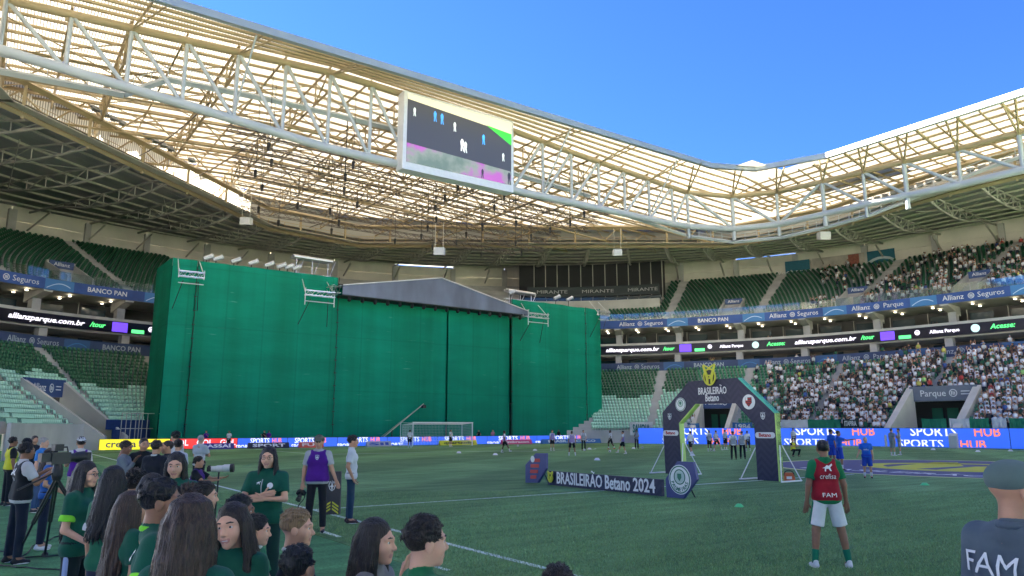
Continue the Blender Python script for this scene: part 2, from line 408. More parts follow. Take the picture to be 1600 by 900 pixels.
def seat_frame(s, q, z):
    """matrix: local -y faces the pitch"""
    p, t, n = at_s(s); c = p + n * q; w = P(c.x, c.y, z)
    x3 = (t.x * WV + t.y * LV); y3 = (n.x * WV + n.y * LV)
    return w, x3, y3
single = {}
def seats(rows, q0, z0, dq, dz, s0, s1, keep, colour, aisle=13.5):
    out = {}
    for r in range(rows):
        n = int((s1 - s0) / .56)
        for i in range(n):
            s = s0 + .56 * (i + (r * .382) % 1)
            if (s % aisle) < 1.35: continue
            w, x3, y3 = seat_frame(s, q0 + (r + .5) * dq, z0 + r * dz)
            px, py = pix(w)
            if not keep(s, r, px, py): continue
            out.setdefault(colour(s, r, px), []).append((w.x, w.y, w.z, x3.x, x3.y, y3.x, y3.y, math.hypot(w.x, w.y)))
    return out
def seat_stuff(arr, name, mt, label):
    A = np.array(arr)
    V = A[:, None, 0:3].copy().repeat(len(SV), 1)
    V[:, :, 0] += SV[None, :, 0] * A[:, None, 3] + SV[None, :, 1] * A[:, None, 5]
    V[:, :, 1] += SV[None, :, 0] * A[:, None, 4] + SV[None, :, 1] * A[:, None, 6]
    V[:, :, 2] += SV[None, :, 2]
    F = (SF[None] + (np.arange(len(A)) * len(SV))[:, None, None]).reshape(-1, 4)
    return tag(link(name, np_mesh(name, V.reshape(-1, 3), F, mt)), label, 'seats', kind='stuff')
VIS0, VIS1 = s_at_px(1640, -8, 6) - 8, s_at_px(-40, -8, 6) + 22
def low_col(s, r, px):
    if px > 1090: return 'm'
    lim = 11.0 + (1.5 if int(s / 13.5) % 2 else -1.2)
    return 'l' if r + .7 * math.sin(s * .9) < lim else 'd'
lows = seats(LROWS, LQ0, LZ0, LDQ, LDZ, VIS0, VIS1, lambda s, r, px, py: not in_vom(s, r) and not (272 < px < 925), low_col)
near = sorted([(x[7], k, x) for k, v in lows.items() if k != 'm' for x in v if x[0] < -20])[:300]
near_set = {id(x) for _, _, x in near}
for k, v in lows.items():
    seat_stuff([x for x in v if id(x) not in near_set], {'d': 'dark_seats', 'l': 'mint_seats', 'm': 'green_seats'}[k], {'d': SEAT_D, 'l': SEAT_L, 'm': SEAT_M}[k],
               {'d': 'rows of dark green plastic seats in the lower tier', 'l': 'rows of pale mint plastic seats in the lower tier', 'm': 'mid green seats under the crowd of the lower tier'}[k])
_sme = {k: _sb.mesh('seat_' + k, m_) for k, m_ in (('d', SEAT_D), ('l', SEAT_L))}
for _, k, x in near:
    M = Matrix(((x[3], x[5], 0, x[0]), (x[4], x[6], 0, x[1]), (0, 0, 1, x[2]), (0, 0, 0, 1)))
    tag(link('stadium_seat', _sme[k], None, M), {'d': 'dark green folding seat in the lower tier beside the corner ramp', 'l': 'pale mint folding seat in the lower tier beside the corner ramp'}[k], 'seat', 'plastic seats of the lower corner tier')

# --- vomitories of the lower tier: sloping concrete walls, a dark passage, a blue sign
SIGN = mat('blue_sign', (.035, .075, .20), .5, var=.06); SIGNG = mat('grey_sign', (.16, .18, .22), .5, var=.06)
GREENW = mat('green_hoarding', (.01, .13, .075), .6, var=.1, vscale=.6)
vlab = ['broad tunnel entrance with sloping concrete walls under the crowd', 'tunnel entrance with concrete side walls seen through the arch', 'empty tunnel entrance with blue sign beside the green screen']
for vi, (sv, hw, rows) in enumerate(VOM):
    t = empty('tunnel_entrance', S(sv, LQ0, 0), label=vlab[vi], cat='tunnel')
    q1 = LQ0 + rows * LDQ; z1 = LZ0 + rows * LDZ
    for sg in (-1, 1):
        s_ = sv + sg * hw; d = .75 * -sg
        mb = MB()
        lo = [S(s_, LQ0 - 2.2, 0), S(s_ + d, LQ0 - 2.2, 0), S(s_ + d, q1 + .3, 0), S(s_, q1 + .3, 0)]
        hi = [S(s_, LQ0 - 2.2, 1.2), S(s_ + d, LQ0 - 2.2, 1.2), S(s_ + d, q1 + .3, z1 + 1.1), S(s_, q1 + .3, z1 + 1.1)]
        mb.hexa(lo, hi); mb.build('side_wall', CONCL, t)
    mb = MB(); sweep(mb, bar(q1 + .02, q1 + .32, z1 - .5, z1 + 1.15), sv - hw + .36, sv + hw - .36, 1, True); mb.build('sign_board', SIGN if vi != 0 else SIGNG, t)
    mb = MB(); sweep(mb, bar(q1 + 3.0, q1 + 3.2, -.1, z1 + .4), sv - hw - 3, sv + hw + 3, 1, True); mb.build('rear_wall', DARK, t)
    for sg in (-1, 1):
        e0, e1 = sv + sg * (hw + .05), sv + sg * (hw + 1.7)
        mb = MB(); mb.hexa([S(e0, LQ0 + .1, -.1), S(e1, LQ0 + .1, -.1), S(e1, q1 + .6, -.1), S(e0, q1 + .6, -.1)], [S(e0, LQ0 + .1, 1.3), S(e1, LQ0 + .1, 1.3), S(e1, q1 + .6, z1 - .15), S(e0, q1 + .6, z1 - .15)]); mb.build('passage_wall', CONC, t)
    mb = MB(); sweep(mb, bar(q1 + .35, q1 + 3.0, z1 - .45, z1 - .25), sv - hw, sv + hw, 1, True); mb.build('lintel', CONC, t)
    for k in range(3):
        mb = MB(); x0 = sv - hw * .55 + k * hw * .42
        sweep(mb, bar(q1 + 2.7, q1 + 2.8, .05, z1 - 1.2), x0, x0 + hw * .3, .6, True); mb.build('door', GREENW, t)
    text_path('Parque' if vi == 0 else 'Allianz', 1.0, WHITE, sv + hw * .25, q1, z1 + .33, t)
    mb = MB()
    for k in range(24):
        a0, a1 = 2 * math.pi * k / 24, 2 * math.pi * (k + 1) / 24; ss = sv - hw * .30
        mb.prism([S(ss - r_ * math.cos(a_), q1 - .02, z1 + .33 + r_ * math.sin(a_)) for r_, a_ in ((.33, a0), (.42, a0), (.42, a1), (.33, a1))], S(ss, q1 - .04, 0) - S(ss, q1 - .02, 0))
    for k in (-1, 0, 1):
        mb.prism([S(sv - hw * .30 + k * .16 + x, q1 - .02, z1 + .33 + y) for x, y in ((-.045, -.2), (.045, -.2), (.045, .17 + .04 * k), (-.045, .17 + .04 * k))], S(sv, q1 - .04, 0) - S(sv, q1 - .02, 0))
    mb.build('round_emblem', WHITE, t)
    for k in range(2):
        mb = MB(); sweep(mb, bar(q1 - .03, q1 + .01, z1 + .45 - .3 * k, z1 + .55 - .3 * k), sv - hw * .72, sv - hw * .5, .5, True); mb.build('sign_rule', WHITE, t)
# pitch-side wall in front of the lower tier, and flags hung over it
mb = MB(); sweep(mb, bar(LQ0 - .25, LQ0 - .02, 0, 2.3), VOM[2][0] + VOM[2][1], S_W + 3, 2, True); mb.build('pitch_side_wall', CONCL, label='concrete wall at the foot of the corner tier', cat='wall')
BLUESEAT = mat('blue_hoarding', (.012, .035, .13), .5, var=.15)
pen = empty('blue_seat_pen', S(s_at_px(215, -20, 1), LQ0 - 1, 0), label='fenced pen of dark blue seats beside the green screen', cat='seating')
sa, sb_ = s_at_px(240, -20, 1), s_at_px(165, -20, 1)
sa, sb_ = min(sa, sb_), max(sa, sb_)
mb = MB(); sweep(mb, [(LQ0 - 2.4, .9), (LQ0 - 1.6, .9), (LQ0 - 1.6, 1.8), (LQ0 - .9, 1.8), (LQ0 - .9, 2.7), (LQ0 - .2, 2.7)], sa, sb_, 1); mb.build('seat_bank', BLUESEAT, pen)
n = 9
for k in range(n):
    s_ = sa + (sb_ - sa) * k / (n - 1)
    member('post', S(s_, LQ0 - 2.5, 0), S(s_, LQ0 - 2.5, 3.3), .035, STEELD, pen)
for z in (1.9, 3.3): 
    mb = MB(); mb.tube([S(sa + (sb_ - sa) * k / 12, LQ0 - 2.5, z) for k in range(13)], .035, 5); mb.build('rail', STEELD, pen)

# --- box levels with the three ribbons
box = empty('box_level', S(s_at_px(1300), 4, 10), label='two recessed levels of boxes between the ribbon boards', cat='grandstand')
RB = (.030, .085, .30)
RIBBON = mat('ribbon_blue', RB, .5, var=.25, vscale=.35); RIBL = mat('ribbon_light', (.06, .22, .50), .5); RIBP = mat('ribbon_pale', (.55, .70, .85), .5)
LEDB = mat('led_black', (.010, .008, .020), .3); LEDW = mat('led_white', (.85, .8, .95), .5, emit=.9); LEDG = mat('led_green', (.10, .85, .22), .5, emit=.8); LEDV = mat('led_violet', (.12, .05, .75), .5, emit=.8)
def swp(nm, mt, parent, prof, s0=S_E - 10, s1=S_W + 8, step=2.0, closed=True, skip=None):
    mb = MB(); sweep(mb, prof, s0, s1, step, closed, skip); return mb.build(nm, mt, parent)
QL = LQ0 + LROWS * LDQ + .6                     # where the lower tier ends
ZL = LZ0 + LROWS * LDZ
swp('floor_slab', CONC, box, bar(QL - .3, 7.5, ZL, ZL + .35))
swp('floor_slab', CONC, box, bar(-.25, 9.5, 13.05, 13.35))
swp('front_beam', CONCL, box, bar(-.6, -.26, 14.62, 14.95))
swp('rear_wall', mat('box_wall', (.16, .14, .115), .8, var=.25, vscale=.3), box, bar(6.5, 6.8, ZL + .3, 13.1))
swp('rear_wall', mat('box_wall2', (.10, .10, .095), .8, var=.3, vscale=.3), box, bar(7.5, 7.8, 13.36, 17.45))
GLASS = mat('dark_glass', (.03, .05, .06), .06, spec=1.0)
BOXSEAT = seats(3, 1.0, 13.4, 1.3, .35, VIS0, VIS1, lambda s, r, px, py: not (235 < px < 945), lambda s, r, px: 'd')
seat_stuff(BOXSEAT['d'], 'box_seats', SEAT_D, 'rows of dark seats on the balconies of the box level')
k = 0; s_ = S_E
lampm = mat('downlight', (1, .86, .62), .5, emit=9)
while s_ < S_W + 3:
    x0, _ = pix(S(s_, 0, 14)); vis = -30 < x0 < 262 or 935 < x0 < 1640
    if vis:
        if k % 2 == 0:
            mb = MB(); sweep(mb, bar(2.2, 3.2, 13.36, 17.2), s_, s_ + .9, .45, True); mb.build('column', CONC, box)
            mb = MB(); sweep(mb, bar(0, 1.0, ZL + .36, 13.04), s_, s_ + .9, .45, True); mb.build('column', CONC, box)
            mb = MB(); mb.hexa([S(s_, -.2, 17.2), S(s_ + 1, -.2, 17.2), S(s_ + 1, 4, 16.2), S(s_, 4, 16.2)], [S(s_, -.2, 17.39), S(s_ + 1, -.2, 17.39), S(s_ + 1, 4, 17.39), S(s_, 4, 17.39)]); mb.build('corbel', CONC, box)
        pane = swp('window_pane', GLASS, box, bar(5.0, 5.06, 13.7, 16.6), s_ + 1.2, s_ + 3.9, 1.4)
        pane = swp('window_pane', GLASS, box, bar(5.0, 5.06, ZL + .8, 12.8), s_ + 1.2, s_ + 3.9, 1.4)
        member('mullion', S(s_ + 4.2, 5.0, 13.36), S(s_ + 4.2, 5.0, 17.2), .06, STEELD, box, 4)
        for qq in (1.0, 3.6):
            mb = MB(); c = S(s_ + 2.2, qq, 17.16); mb.lathe([(.16, 0), (.16, .04)], c, 8); mb.build('downlight', lampm, box)
    s_ += 4.6; k += 1
ub = empty('ribbon_board', S(s_at_px(1300), 0, 17.4), label='bright blue advertising ribbon under the upper tier', cat='ribbon board')
swp('panel', RIBBON, ub, bar(-.30, -.05, 17.42, 18.68))
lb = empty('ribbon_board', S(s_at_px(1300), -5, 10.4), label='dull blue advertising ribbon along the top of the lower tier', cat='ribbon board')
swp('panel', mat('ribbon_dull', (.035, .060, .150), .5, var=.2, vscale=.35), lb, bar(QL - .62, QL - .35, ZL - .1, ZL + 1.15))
led = empty('led_ribbon', S(s_at_px(1300), 0, 13.2), label='black electronic ribbon with scrolling web address between the box levels', cat='screen')
swp('panel', LEDB, led, bar(-.62, -.27, 13.25, 14.6))
words = ['Allianz Parque', 'Allianz Seguros', 'BANCO PAN', 'Allianz Seguros']
s_ = S_E; k = 0
def swoosh(mb, s0, q, z0, h, w):
    """white-blue wave mark"""
    pts = [(i / 10 * w, math.sin(i / 10 * math.pi * .85) * h) for i in range(11)]
    for i in range(10):
        (x0, y0), (x1, y1) = pts[i], pts[i + 1]; th = .11
        mb.prism([S(s0 - x0, q, z0 + y0), S(s0 - x1, q, z0 + y1), S(s0 - x1, q, z0 + y1 + th), S(s0 - x0, q, z0 + y0 + th)], S(s0, q - .03, 0) - S(s0, q, 0))
def ring_logo(s0, q, z0, r, mt, parent):
    mb = MB()
    for i in range(18):
        a0, a1 = 2 * math.pi * i / 18, 2 * math.pi * (i + 1) / 18
        mb.prism([S(s0 - rr * math.cos(a_), q, z0 + rr * math.sin(a_)) for rr, a_ in ((r * .78, a0), (r, a0), (r, a1), (r * .78, a1))], S(s0, q - .03, 0) - S(s0, q, 0))
    for j in (-1, 0, 1): mb.prism([S(s0 + j * r * .36 + x, q, z0 + y) for x, y in ((-r * .1, -r * .5), (r * .1, -r * .5), (r * .1, r * .45), (-r * .1, r * .45))], S(s0, q - .03, 0) - S(s0, q, 0))
    mb.build('round_emblem', mt, parent)
while s_ < S_W + 3:
    x0, _ = pix(S(s_, 0, 14))
    if -120 < x0 < 262 or 925 < x0 < 1680:
        w = words[k % 4]
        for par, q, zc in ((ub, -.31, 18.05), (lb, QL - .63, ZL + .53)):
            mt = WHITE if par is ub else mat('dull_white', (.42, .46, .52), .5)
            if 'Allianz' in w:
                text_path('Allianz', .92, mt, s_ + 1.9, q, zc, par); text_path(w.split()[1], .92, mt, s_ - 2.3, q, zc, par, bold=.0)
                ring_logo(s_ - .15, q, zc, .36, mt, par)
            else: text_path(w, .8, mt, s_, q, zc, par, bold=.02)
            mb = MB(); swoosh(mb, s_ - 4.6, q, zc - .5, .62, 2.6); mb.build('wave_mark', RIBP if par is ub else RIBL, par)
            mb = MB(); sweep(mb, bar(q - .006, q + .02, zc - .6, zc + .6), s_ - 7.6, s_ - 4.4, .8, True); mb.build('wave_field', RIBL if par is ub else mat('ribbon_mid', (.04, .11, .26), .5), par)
    s_ += 11.4; k += 1
s_ = S_E - 3
while s_ < S_W + 3:
    x0, _ = pix(S(s_, 0, 14))
    if -150 < x0 < 262 or 925 < x0 < 1700:
        text_path('Acesse:', .84, LEDG, s_ + 5.6, -.63, 13.93, led, shear=.25, bold=.02)
        text_path('allianzparque.com.br', .82, LEDW, s_ - 1.2, -.63, 13.93, led, shear=.25, bold=.02, width=8.4)
        text_path('/tour', .82, LEDG, s_ - 6.9, -.63, 13.93, led, shear=.25, bold=.02)
        mb = MB(); sweep(mb, bar(-.64, -.61, 13.35, 14.5), s_ - 10.4, s_ - 8.6, .6, True); mb.build('violet_block', LEDV, led)
        mb = MB(); sweep(mb, bar(-.65, -.60, 13.35, 13.8), s_ - 12.4, s_ - 10.9, .5, True); mb.build('green_block', LEDG, led)
        ring_logo(s_ - 13.2, -.63, 14.0, .32, LEDW, led)
        text_path('Allianz Parque', .6, LEDW, s_ - 16.4, -.63, 13.93, led, bold=.02)
        mb = MB()
        for i in range(20):
            a0, a1 = 2 * math.pi * i / 20, 2 * math.pi * (i + 1) / 20
            mb.prism([S(s_ - 19.9 - rr * math.cos(a_), -.63, 13.93 + rr * math.sin(a_)) for rr, a_ in ((.02, a0), (.5, a0), (.5, a1), (.02, a1))], S(s_, -.66, 0) - S(s_, -.63, 0))
        mb.build('club_disc', mat('led_pale', (.45, .70, .68), .5, emit=.6), led)
    s_ += 28.4

# --- upper tier
UROWS, UQ0, UZ0, UDQ, UDZ = 30, .9, 18.7, .84, .36
up = empty('upper_stand', S(s_at_px(1300), 12, 18), label='upper concrete tier under the roof with dark green seats', cat='grandstand')
prof = [(-.05, 17.4), (-.05, 18.7), (UQ0, 18.7)]
for r in range(UROWS): prof += [(UQ0 + (r + 1) * UDQ, UZ0 + r * UDZ), (UQ0 + (r + 1) * UDQ, UZ0 + (r + 1) * UDZ)]
prof += [(27.5, UZ0 + UROWS * UDZ)]
mb = MB(); sweep(mb, prof, 0, PLEN, 2.5); mb.build('steps', CONC, up)
mb = MB(); sweep(mb, [(-.05, 17.4), (9.6, 17.4), (27.4, 28.6)], 0, PLEN, 3); mb.build('soffit', CONC, up)
S_M0, S_M1 = s_at_px(1040, 15, 24), s_at_px(835, 15, 24)
UV0, UV1 = s_at_px(1660, 10, 22), s_at_px(-60, 10, 22)
UVOM = [(s_at_px(x, 4, 20), 1.5) for x in (1145, 1335, 1525, 105)]
def keep_up(s, r, px, py):
    if 268 < px < 950: return False
    if S_M0 < s < S_M1 + 30 and r > 7 and px < 1060: return False
    return not any(abs(s - v[0]) < v[1] + .2 and r < 7 for v in UVOM)
ups = seats(UROWS, UQ0, UZ0, UDQ, UDZ, UV0, UV1, keep_up, lambda s, r, px: 'd')
seat_stuff(ups['d'], 'upper_seats', SEAT_D, 'rows of dark green seats filling the upper tier')
for vi, (sv, hw) in enumerate(UVOM):
    t = empty('upper_exit', S(sv, UQ0, 18.7), label=['stair exit with small blue sign above the arch', 'stair exit with small blue sign among upper tier spectators', 'rightmost stair exit with blue sign in the upper tier', 'stair exit with blue sign in the empty upper corner tier'][vi], cat='exit')
    for sg in (-1, 1):
        mb = MB(); s2 = sv + sg * hw
        mb.hexa([S(s2, .4, 18.7), S(s2 - sg * .2, .4, 18.7), S(s2 - sg * .2, 6.6, 18.7), S(s2, 6.6, 18.7)], [S(s2, .4, 19.5), S(s2 - sg * .2, .4, 19.5), S(s2 - sg * .2, 6.6, 22.1), S(s2, 6.6, 22.1)]); mb.build('side_wall', CONCL, t)
    mb = MB(); sweep(mb, bar(6.2, 6.5, 18.7, 22.2), sv - hw, sv + hw, 1, True); mb.build('rear_wall', CONC, t)
    mb = MB(); sweep(mb, bar(6.0, 6.19, 21.3, 22.2), sv - hw + .25, sv + hw - .25, 1, True); mb.build('sign_board', SIGN, t)
    text_path('Allianz', .62, WHITE, sv, 5.99, 21.75, t)
    mb = MB(); sweep(mb, bar(6.1, 6.19, 18.75, 20.9), sv - .7, sv + .7, .7, True); mb.build('doorway', DARK, t)
# glass balustrade panels above the blue ribbon
GL2 = bpy.data.materials.new('clear_glass'); GL2.use_nodes = True
_n = GL2.node_tree; _n.nodes.remove(_n.nodes['Principled BSDF']); _t = _n.nodes.new('ShaderNodeBsdfTransparent'); _g = _n.nodes.new('ShaderNodeBsdfGlossy'); _m = _n.nodes.new('ShaderNodeMixShader')
_t.inputs[0].default_value = (.82, .9, .88, 1); _g.inputs['Roughness'].default_value = .05; _m.inputs[0].default_value = .16
_n.links.new(_t.outputs[0], _m.inputs[1]); _n.links.new(_g.outputs[0], _m.inputs[2]); _n.links.new(_m.outputs[0], _n.nodes['Material Output'].inputs[0])
bal = empty('glass_balustrade', S(s_at_px(1300), 0, 18.7), label='clear glass balustrade along the front of the upper tier', cat='balustrade')
s_ = UV0
while s_ < UV1:
    x0, _ = pix(S(s_, 0, 19))
    if x0 < 262 or x0 > 935:
        mb = MB(); mb.hexa([S(s_ + .05, -.1, 18.72), S(s_ + 2.35, -.1, 18.72), S(s_ + 2.35, -.08, 18.72), S(s_ + .05, -.08, 18.72)], [S(s_ + .05, -.1, 19.75), S(s_ + 2.35, -.1, 19.75), S(s_ + 2.35, -.08, 19.75), S(s_ + .05, -.08, 19.75)])
        mb.build('glass_pane', GL2, bal)
    s_ += 2.4
# --- back wall of the upper tier, its panels, columns and posters
WALLB = mat('wall_panel', (.72, .68, .58), .8, var=.12, vscale=.3)
bw = empty('upper_rear_wall', S(s_at_px(700), 27, 29), label='pale panelled wall behind the upper tier under the roof', cat='wall')
ZW0, ZW1 = UZ0 + UROWS * UDZ, 33.4
s_ = 0; k = 0
slots = [s_at_px(x, 27, 31) for x in (1180, 640)]
while s_ < PLEN - .1:
    w = min(7.8, PLEN - s_)
    x0, _ = pix(S(s_ + w / 2, 27, 31)); far = not (-100 < x0 < 1700)
    gap = any(abs(s_ + w / 2 - g) < 4 for g in slots) and not far
    for z0, z1 in ((ZW0, ZW0 + 1.75), (ZW0 + 1.8, ZW1 - .3 if gap else ZW1)):
        mb = MB(); sweep(mb, bar(26.9, 27.3, z0, z1), s_ + (0 if far else .03), s_ + w - (0 if far else .03), 2.6, True); mb.build('panel', WALLB, bw)
    if not far:
        mb = MB(); mb.hexa([S(s_ - .35, 26.2, ZW0), S(s_ + .35, 26.2, ZW0), S(s_ + .35, 26.85, ZW0), S(s_ - .35, 26.85, ZW0)], [S(s_ - .35, 26.2, ZW1 - .6), S(s_ + .35, 26.2, ZW1 - .6), S(s_ + .35, 26.85, ZW1 - .6), S(s_ - .35, 26.85, ZW1 - .6)]); mb.build('column', CONC, bw)
    s_ += 7.8; k += 1
# restaurant front high in the end stand
mir = empty('restaurant_front', S((S_M0 + S_M1) / 2, 12, 24), label='dark glazed restaurant front above the end of the green screen', cat='restaurant')
swp('parapet', CONCL, mir, bar(7.6, 8.0, 20.4, 23.4), S_M0, S_M1 + 30, 2)
swp('rear_wall', DARK, mir, bar(16, 16.3, 23.2, 31.6), S_M0, S_M1 + 2, 2)
swp('floor', CONC, mir, bar(8.0, 16, 23.0, 23.3), S_M0, S_M1 + 30, 2)
swp('sign_band', mat('mirante_band', (.018, .03, .026), .4), mir, bar(12.0, 12.2, 24.9, 26.7), S_M0 + .5, S_M1 + 1, 2)
for j in range(3): text_path('MIRANTE', .85, mat('sign_white', (.42, .42, .40), .5), S_M0 + (S_M1 - S_M0) * (.16 + .35 * j), 11.99, 25.8, mir, width=4.4, bold=0)
for j in range(12):
    s2 = S_M0 + (S_M1 - S_M0) * j / 11
    member('mullion', S(s2, 12.3, 23.3), S(s2, 12.3, 31), .08, STEELD, mir, 4)
    mb = MB(); sweep(mb, bar(9.4, 9.5, 23.35, 24.3), s2, s2 + 1.6, .8, True); mb.build('glass_pane', GLASS, mir)
for j in range(9):
    s2 = S_M0 + (S_M1 - S_M0) * (j + .5) / 9; mb = MB(); mb.lathe([(.05, -.28), (.22, -.2), (.22, .1), (.05, .2)], S(s2, 10.5, 24.0), 8); mb.build('table_lamp', WHITE, mir)
# posters on the rear wall
TEAL = mat('teal_poster', (.015, .13, .19), .6, var=.1); POST = mat('poster_cream', (.42, .38, .33), .7, var=.3, vscale=.6); POSTR = mat('poster_red', (.30, .10, .07), .7, var=.2)
def poster(x0, x1, lab, mt, q=26.0, z0=25.4, z1=31.6):
    s0, s1 = sorted((s_at_px(x0, q, 28), s_at_px(x1, q, 28)))
    t = empty('poster', S((s0 + s1) / 2, q, z0), label=lab, cat='poster'); swp('sheet', mt, t, bar(q, q + .12, z0, z1), s0, s1, 1.5); return t, s0, s1
t, s0, s1 = poster(1227, 1268, 'teal poster with white slogan on the upper rear wall', TEAL)
for j, w in enumerate(('Você pronto', 'para viver', 'o melhor')): text_path(w, 1.0, WHITE, (s0 + s1) / 2, 25.98, 29.6 - 1.2 * j, t, bold=0)
t, s0, s1 = poster(1270, 1354, 'pale poster of raised dark hands between the teal posters', POST)
HANDM = mat('poster_ink', (.02, .015, .015), .7)
for j, (f, h) in enumerate(((.12, 3.0), (.62, 4.2), (.4, 1.8), (.8, 2.2))):
    mb = MB(); sc = s0 + (s1 - s0) * (1 - f)
    def pq(x, z): return S(sc - x, 25.99, 25.5 + z)
    def bar2(x0, z0, x1, z1, w):
        d = Vector((x1 - x0, z1 - z0)).normalized(); nx, nz = -d.y * w, d.x * w
        mb.prism([pq(x0 + nx, z0 + nz), pq(x0 - nx, z0 - nz), pq(x1 - nx * .7, z1 - nz * .7), pq(x1 + nx * .7, z1 + nz * .7)], S(sc, 25.96, 0) - S(sc, 25.99, 0))
    bar2(0, 0, 0, h * .62, .28); bar2(0, h * .6, 0, h * .8, .42)
    for a_ in (-.5, -.2, .1, .4): bar2(a_ * .7, h * .78, a_ * 1.5, h * 1.05, .09)
    bar2(.35, h * .66, .85, h * .8, .09); mb.build('printed_hand', HANDM, t)
mb = MB(); sweep(mb, bar(25.97, 25.99, 27.0, 31.5), s0 + (s1 - s0) * .1, s0 + (s1 - s0) * .3, 1, True); mb.build('printed_band', POSTR, t)
t, s0, s1 = poster(1357, 1402, 'teal poster with round white emblem on the upper rear wall', TEAL); ring_logo((s0 + s1) / 2, 25.97, 28.6, 1.9, mat('poster_white', (.45, .52, .55), .6), t)
# ================================================================== THE ROOF
def poly_ray(poly, ang):
    """distance from the origin to a closed polygon along direction ang"""
    d = Vector((math.cos(ang), math.sin(ang))); best = 0
    for i in range(len(poly)):
        p, q = Vector(poly[i]), Vector(poly[(i + 1) % len(poly)]); e = q - p; den = d.x * e.y - d.y * e.x
        if abs(den) < 1e-9: continue
        t = (p.x * e.y - p.y * e.x) / den; u = (p.x * d.y - p.y * d.x) / den
        if t > 0 and -1e-6 <= u <= 1 + 1e-6: best = max(best, t)
    return best
DECK_IN = [(50, -46), (50, 20), (53, 38), (49.5, 52), (26.5, 68.4), (3, 84.5), (-11.4, 82.6), (-43, 55), (-50, 40), (-50, -46), (-40, -56), (40, -56)]
EDGE = [(38.8, -36), (38.8, 28.5), (35.6, 36.4), (30, 39), (-36, 39), (-47, 31), (-47, -40), (-38, -52), (36, -52)]  # unseen west and south edges set back to let in more sky light
deck = empty('lower_roof', P(0, 60, 30), label='dark corrugated roof deck over the upper tier with steel trusses', cat='roof')
DECKM = mat('deck_sheet', (.34, .342, .325), .7, var=.1, vscale=.2)
ND = 150; dk = []
for i in range(ND):
    s = PLEN * i / ND; p, t, n = at_s(s); ang = math.atan2(p.y, p.x); r = poly_ray(DECK_IN, ang)
    dk.append((Vector((r * math.cos(ang), r * math.sin(ang))), p + n * 27.6))
def deck_pt(i, f, dz=0.0):
    a, b = dk[i % ND]; v = a.lerp(b, f); return P(v.x, v.y, 30.4 + 3.0 * f + dz)
def vis_i(i):
    x = [pix(deck_pt(i, f))[0] for f in (0, .5, 1)]; y = deck_pt(i, .5).y
    return y > 20 and max(x) > -250 and min(x) < 1850
# corrugated sheets, one per bay and ring, ribs as real folds where seen
NR = 9
for i in range(ND):
    if vis_i(i) and vis_i(i + 1):
        for j in range(3):
            mb = MB(); f0, f1 = j / 3, (j + 1) / 3; nn = 12; base = 0
            for m_ in range(nn + 1):
                f = f0 + (f1 - f0) * m_ / nn; dz = .09 if m_ % 2 else 0
                mb.v += [tuple(deck_pt(i, f, dz)), tuple(deck_pt(i + 1, f, dz))]
            mb.f = [(2 * m_, 2 * m_ + 1, 2 * m_ + 3, 2 * m_ + 2) for m_ in range(nn)]; mb.mi = [0] * nn
            mb.build('deck_sheet', DECKM, deck)
mb = MB()
for i in range(ND):
    if not (vis_i(i) and vis_i(i + 1)): mb._add([deck_pt(i, 0), deck_pt(i + 1, 0), deck_pt(i + 1, 1), deck_pt(i, 1)], [(0, 1, 2, 3)])
mb.build('hidden_side_deck', DECKM, deck)
PUR = mat('deck_purlin', (.54, .51, .43), .6, var=.1)
for j in range(1, 9):
    f = j / 9; run = []
    for i in range(ND + 1):
        if vis_i(i): run.append(deck_pt(i, f, -.22))
    # visible bays are contiguous
    if len(run) > 2:
        mb = MB(); mb.tube(run, .17, 4); mb.build('purlin', PUR, deck)
vis = [i for i in range(ND) if vis_i(i)]
for i in vis[::2]:
    t = MB(); top = [deck_pt(i, f, -.4) for f in (0, 1)]; drop = lambda f: -.5 - 1.55 * math.sin(math.pi * min(1, f * 1.15 + .12))
    N = 10; pts_t = [deck_pt(i, k / N, -.42) for k in range(N + 1)]; pts_b = [deck_pt(i, k / N, drop(k / N)) for k in range(N + 1)]
    t.tube(pts_t, .12, 4); t.tube(pts_b, .14, 5)
    for k in range(N):
        t.beam(pts_t[k], pts_b[k], .10); t.beam(pts_b[k] if k % 2 else pts_t[k], pts_t[k + 1] if k % 2 else pts_b[k + 1], .10)
    t.build('truss_rafter', STEELD, deck)
    # raking strut down to the rear wall column
    member('strut', deck_pt(i, .80, -1.2), deck_pt(i, .985, -3.2), .16, STEELD, deck, 4)
for a_, b_ in zip(vis[::6], vis[3::6]):
    member('cross_brace', deck_pt(a_, .15, -.9), deck_pt(b_, .6, -.9), .06, STEELD, deck, 4); member('cross_brace', deck_pt(b_, .15, -1.05), deck_pt(a_, .6, -1.05), .06, STEELD, deck, 4)

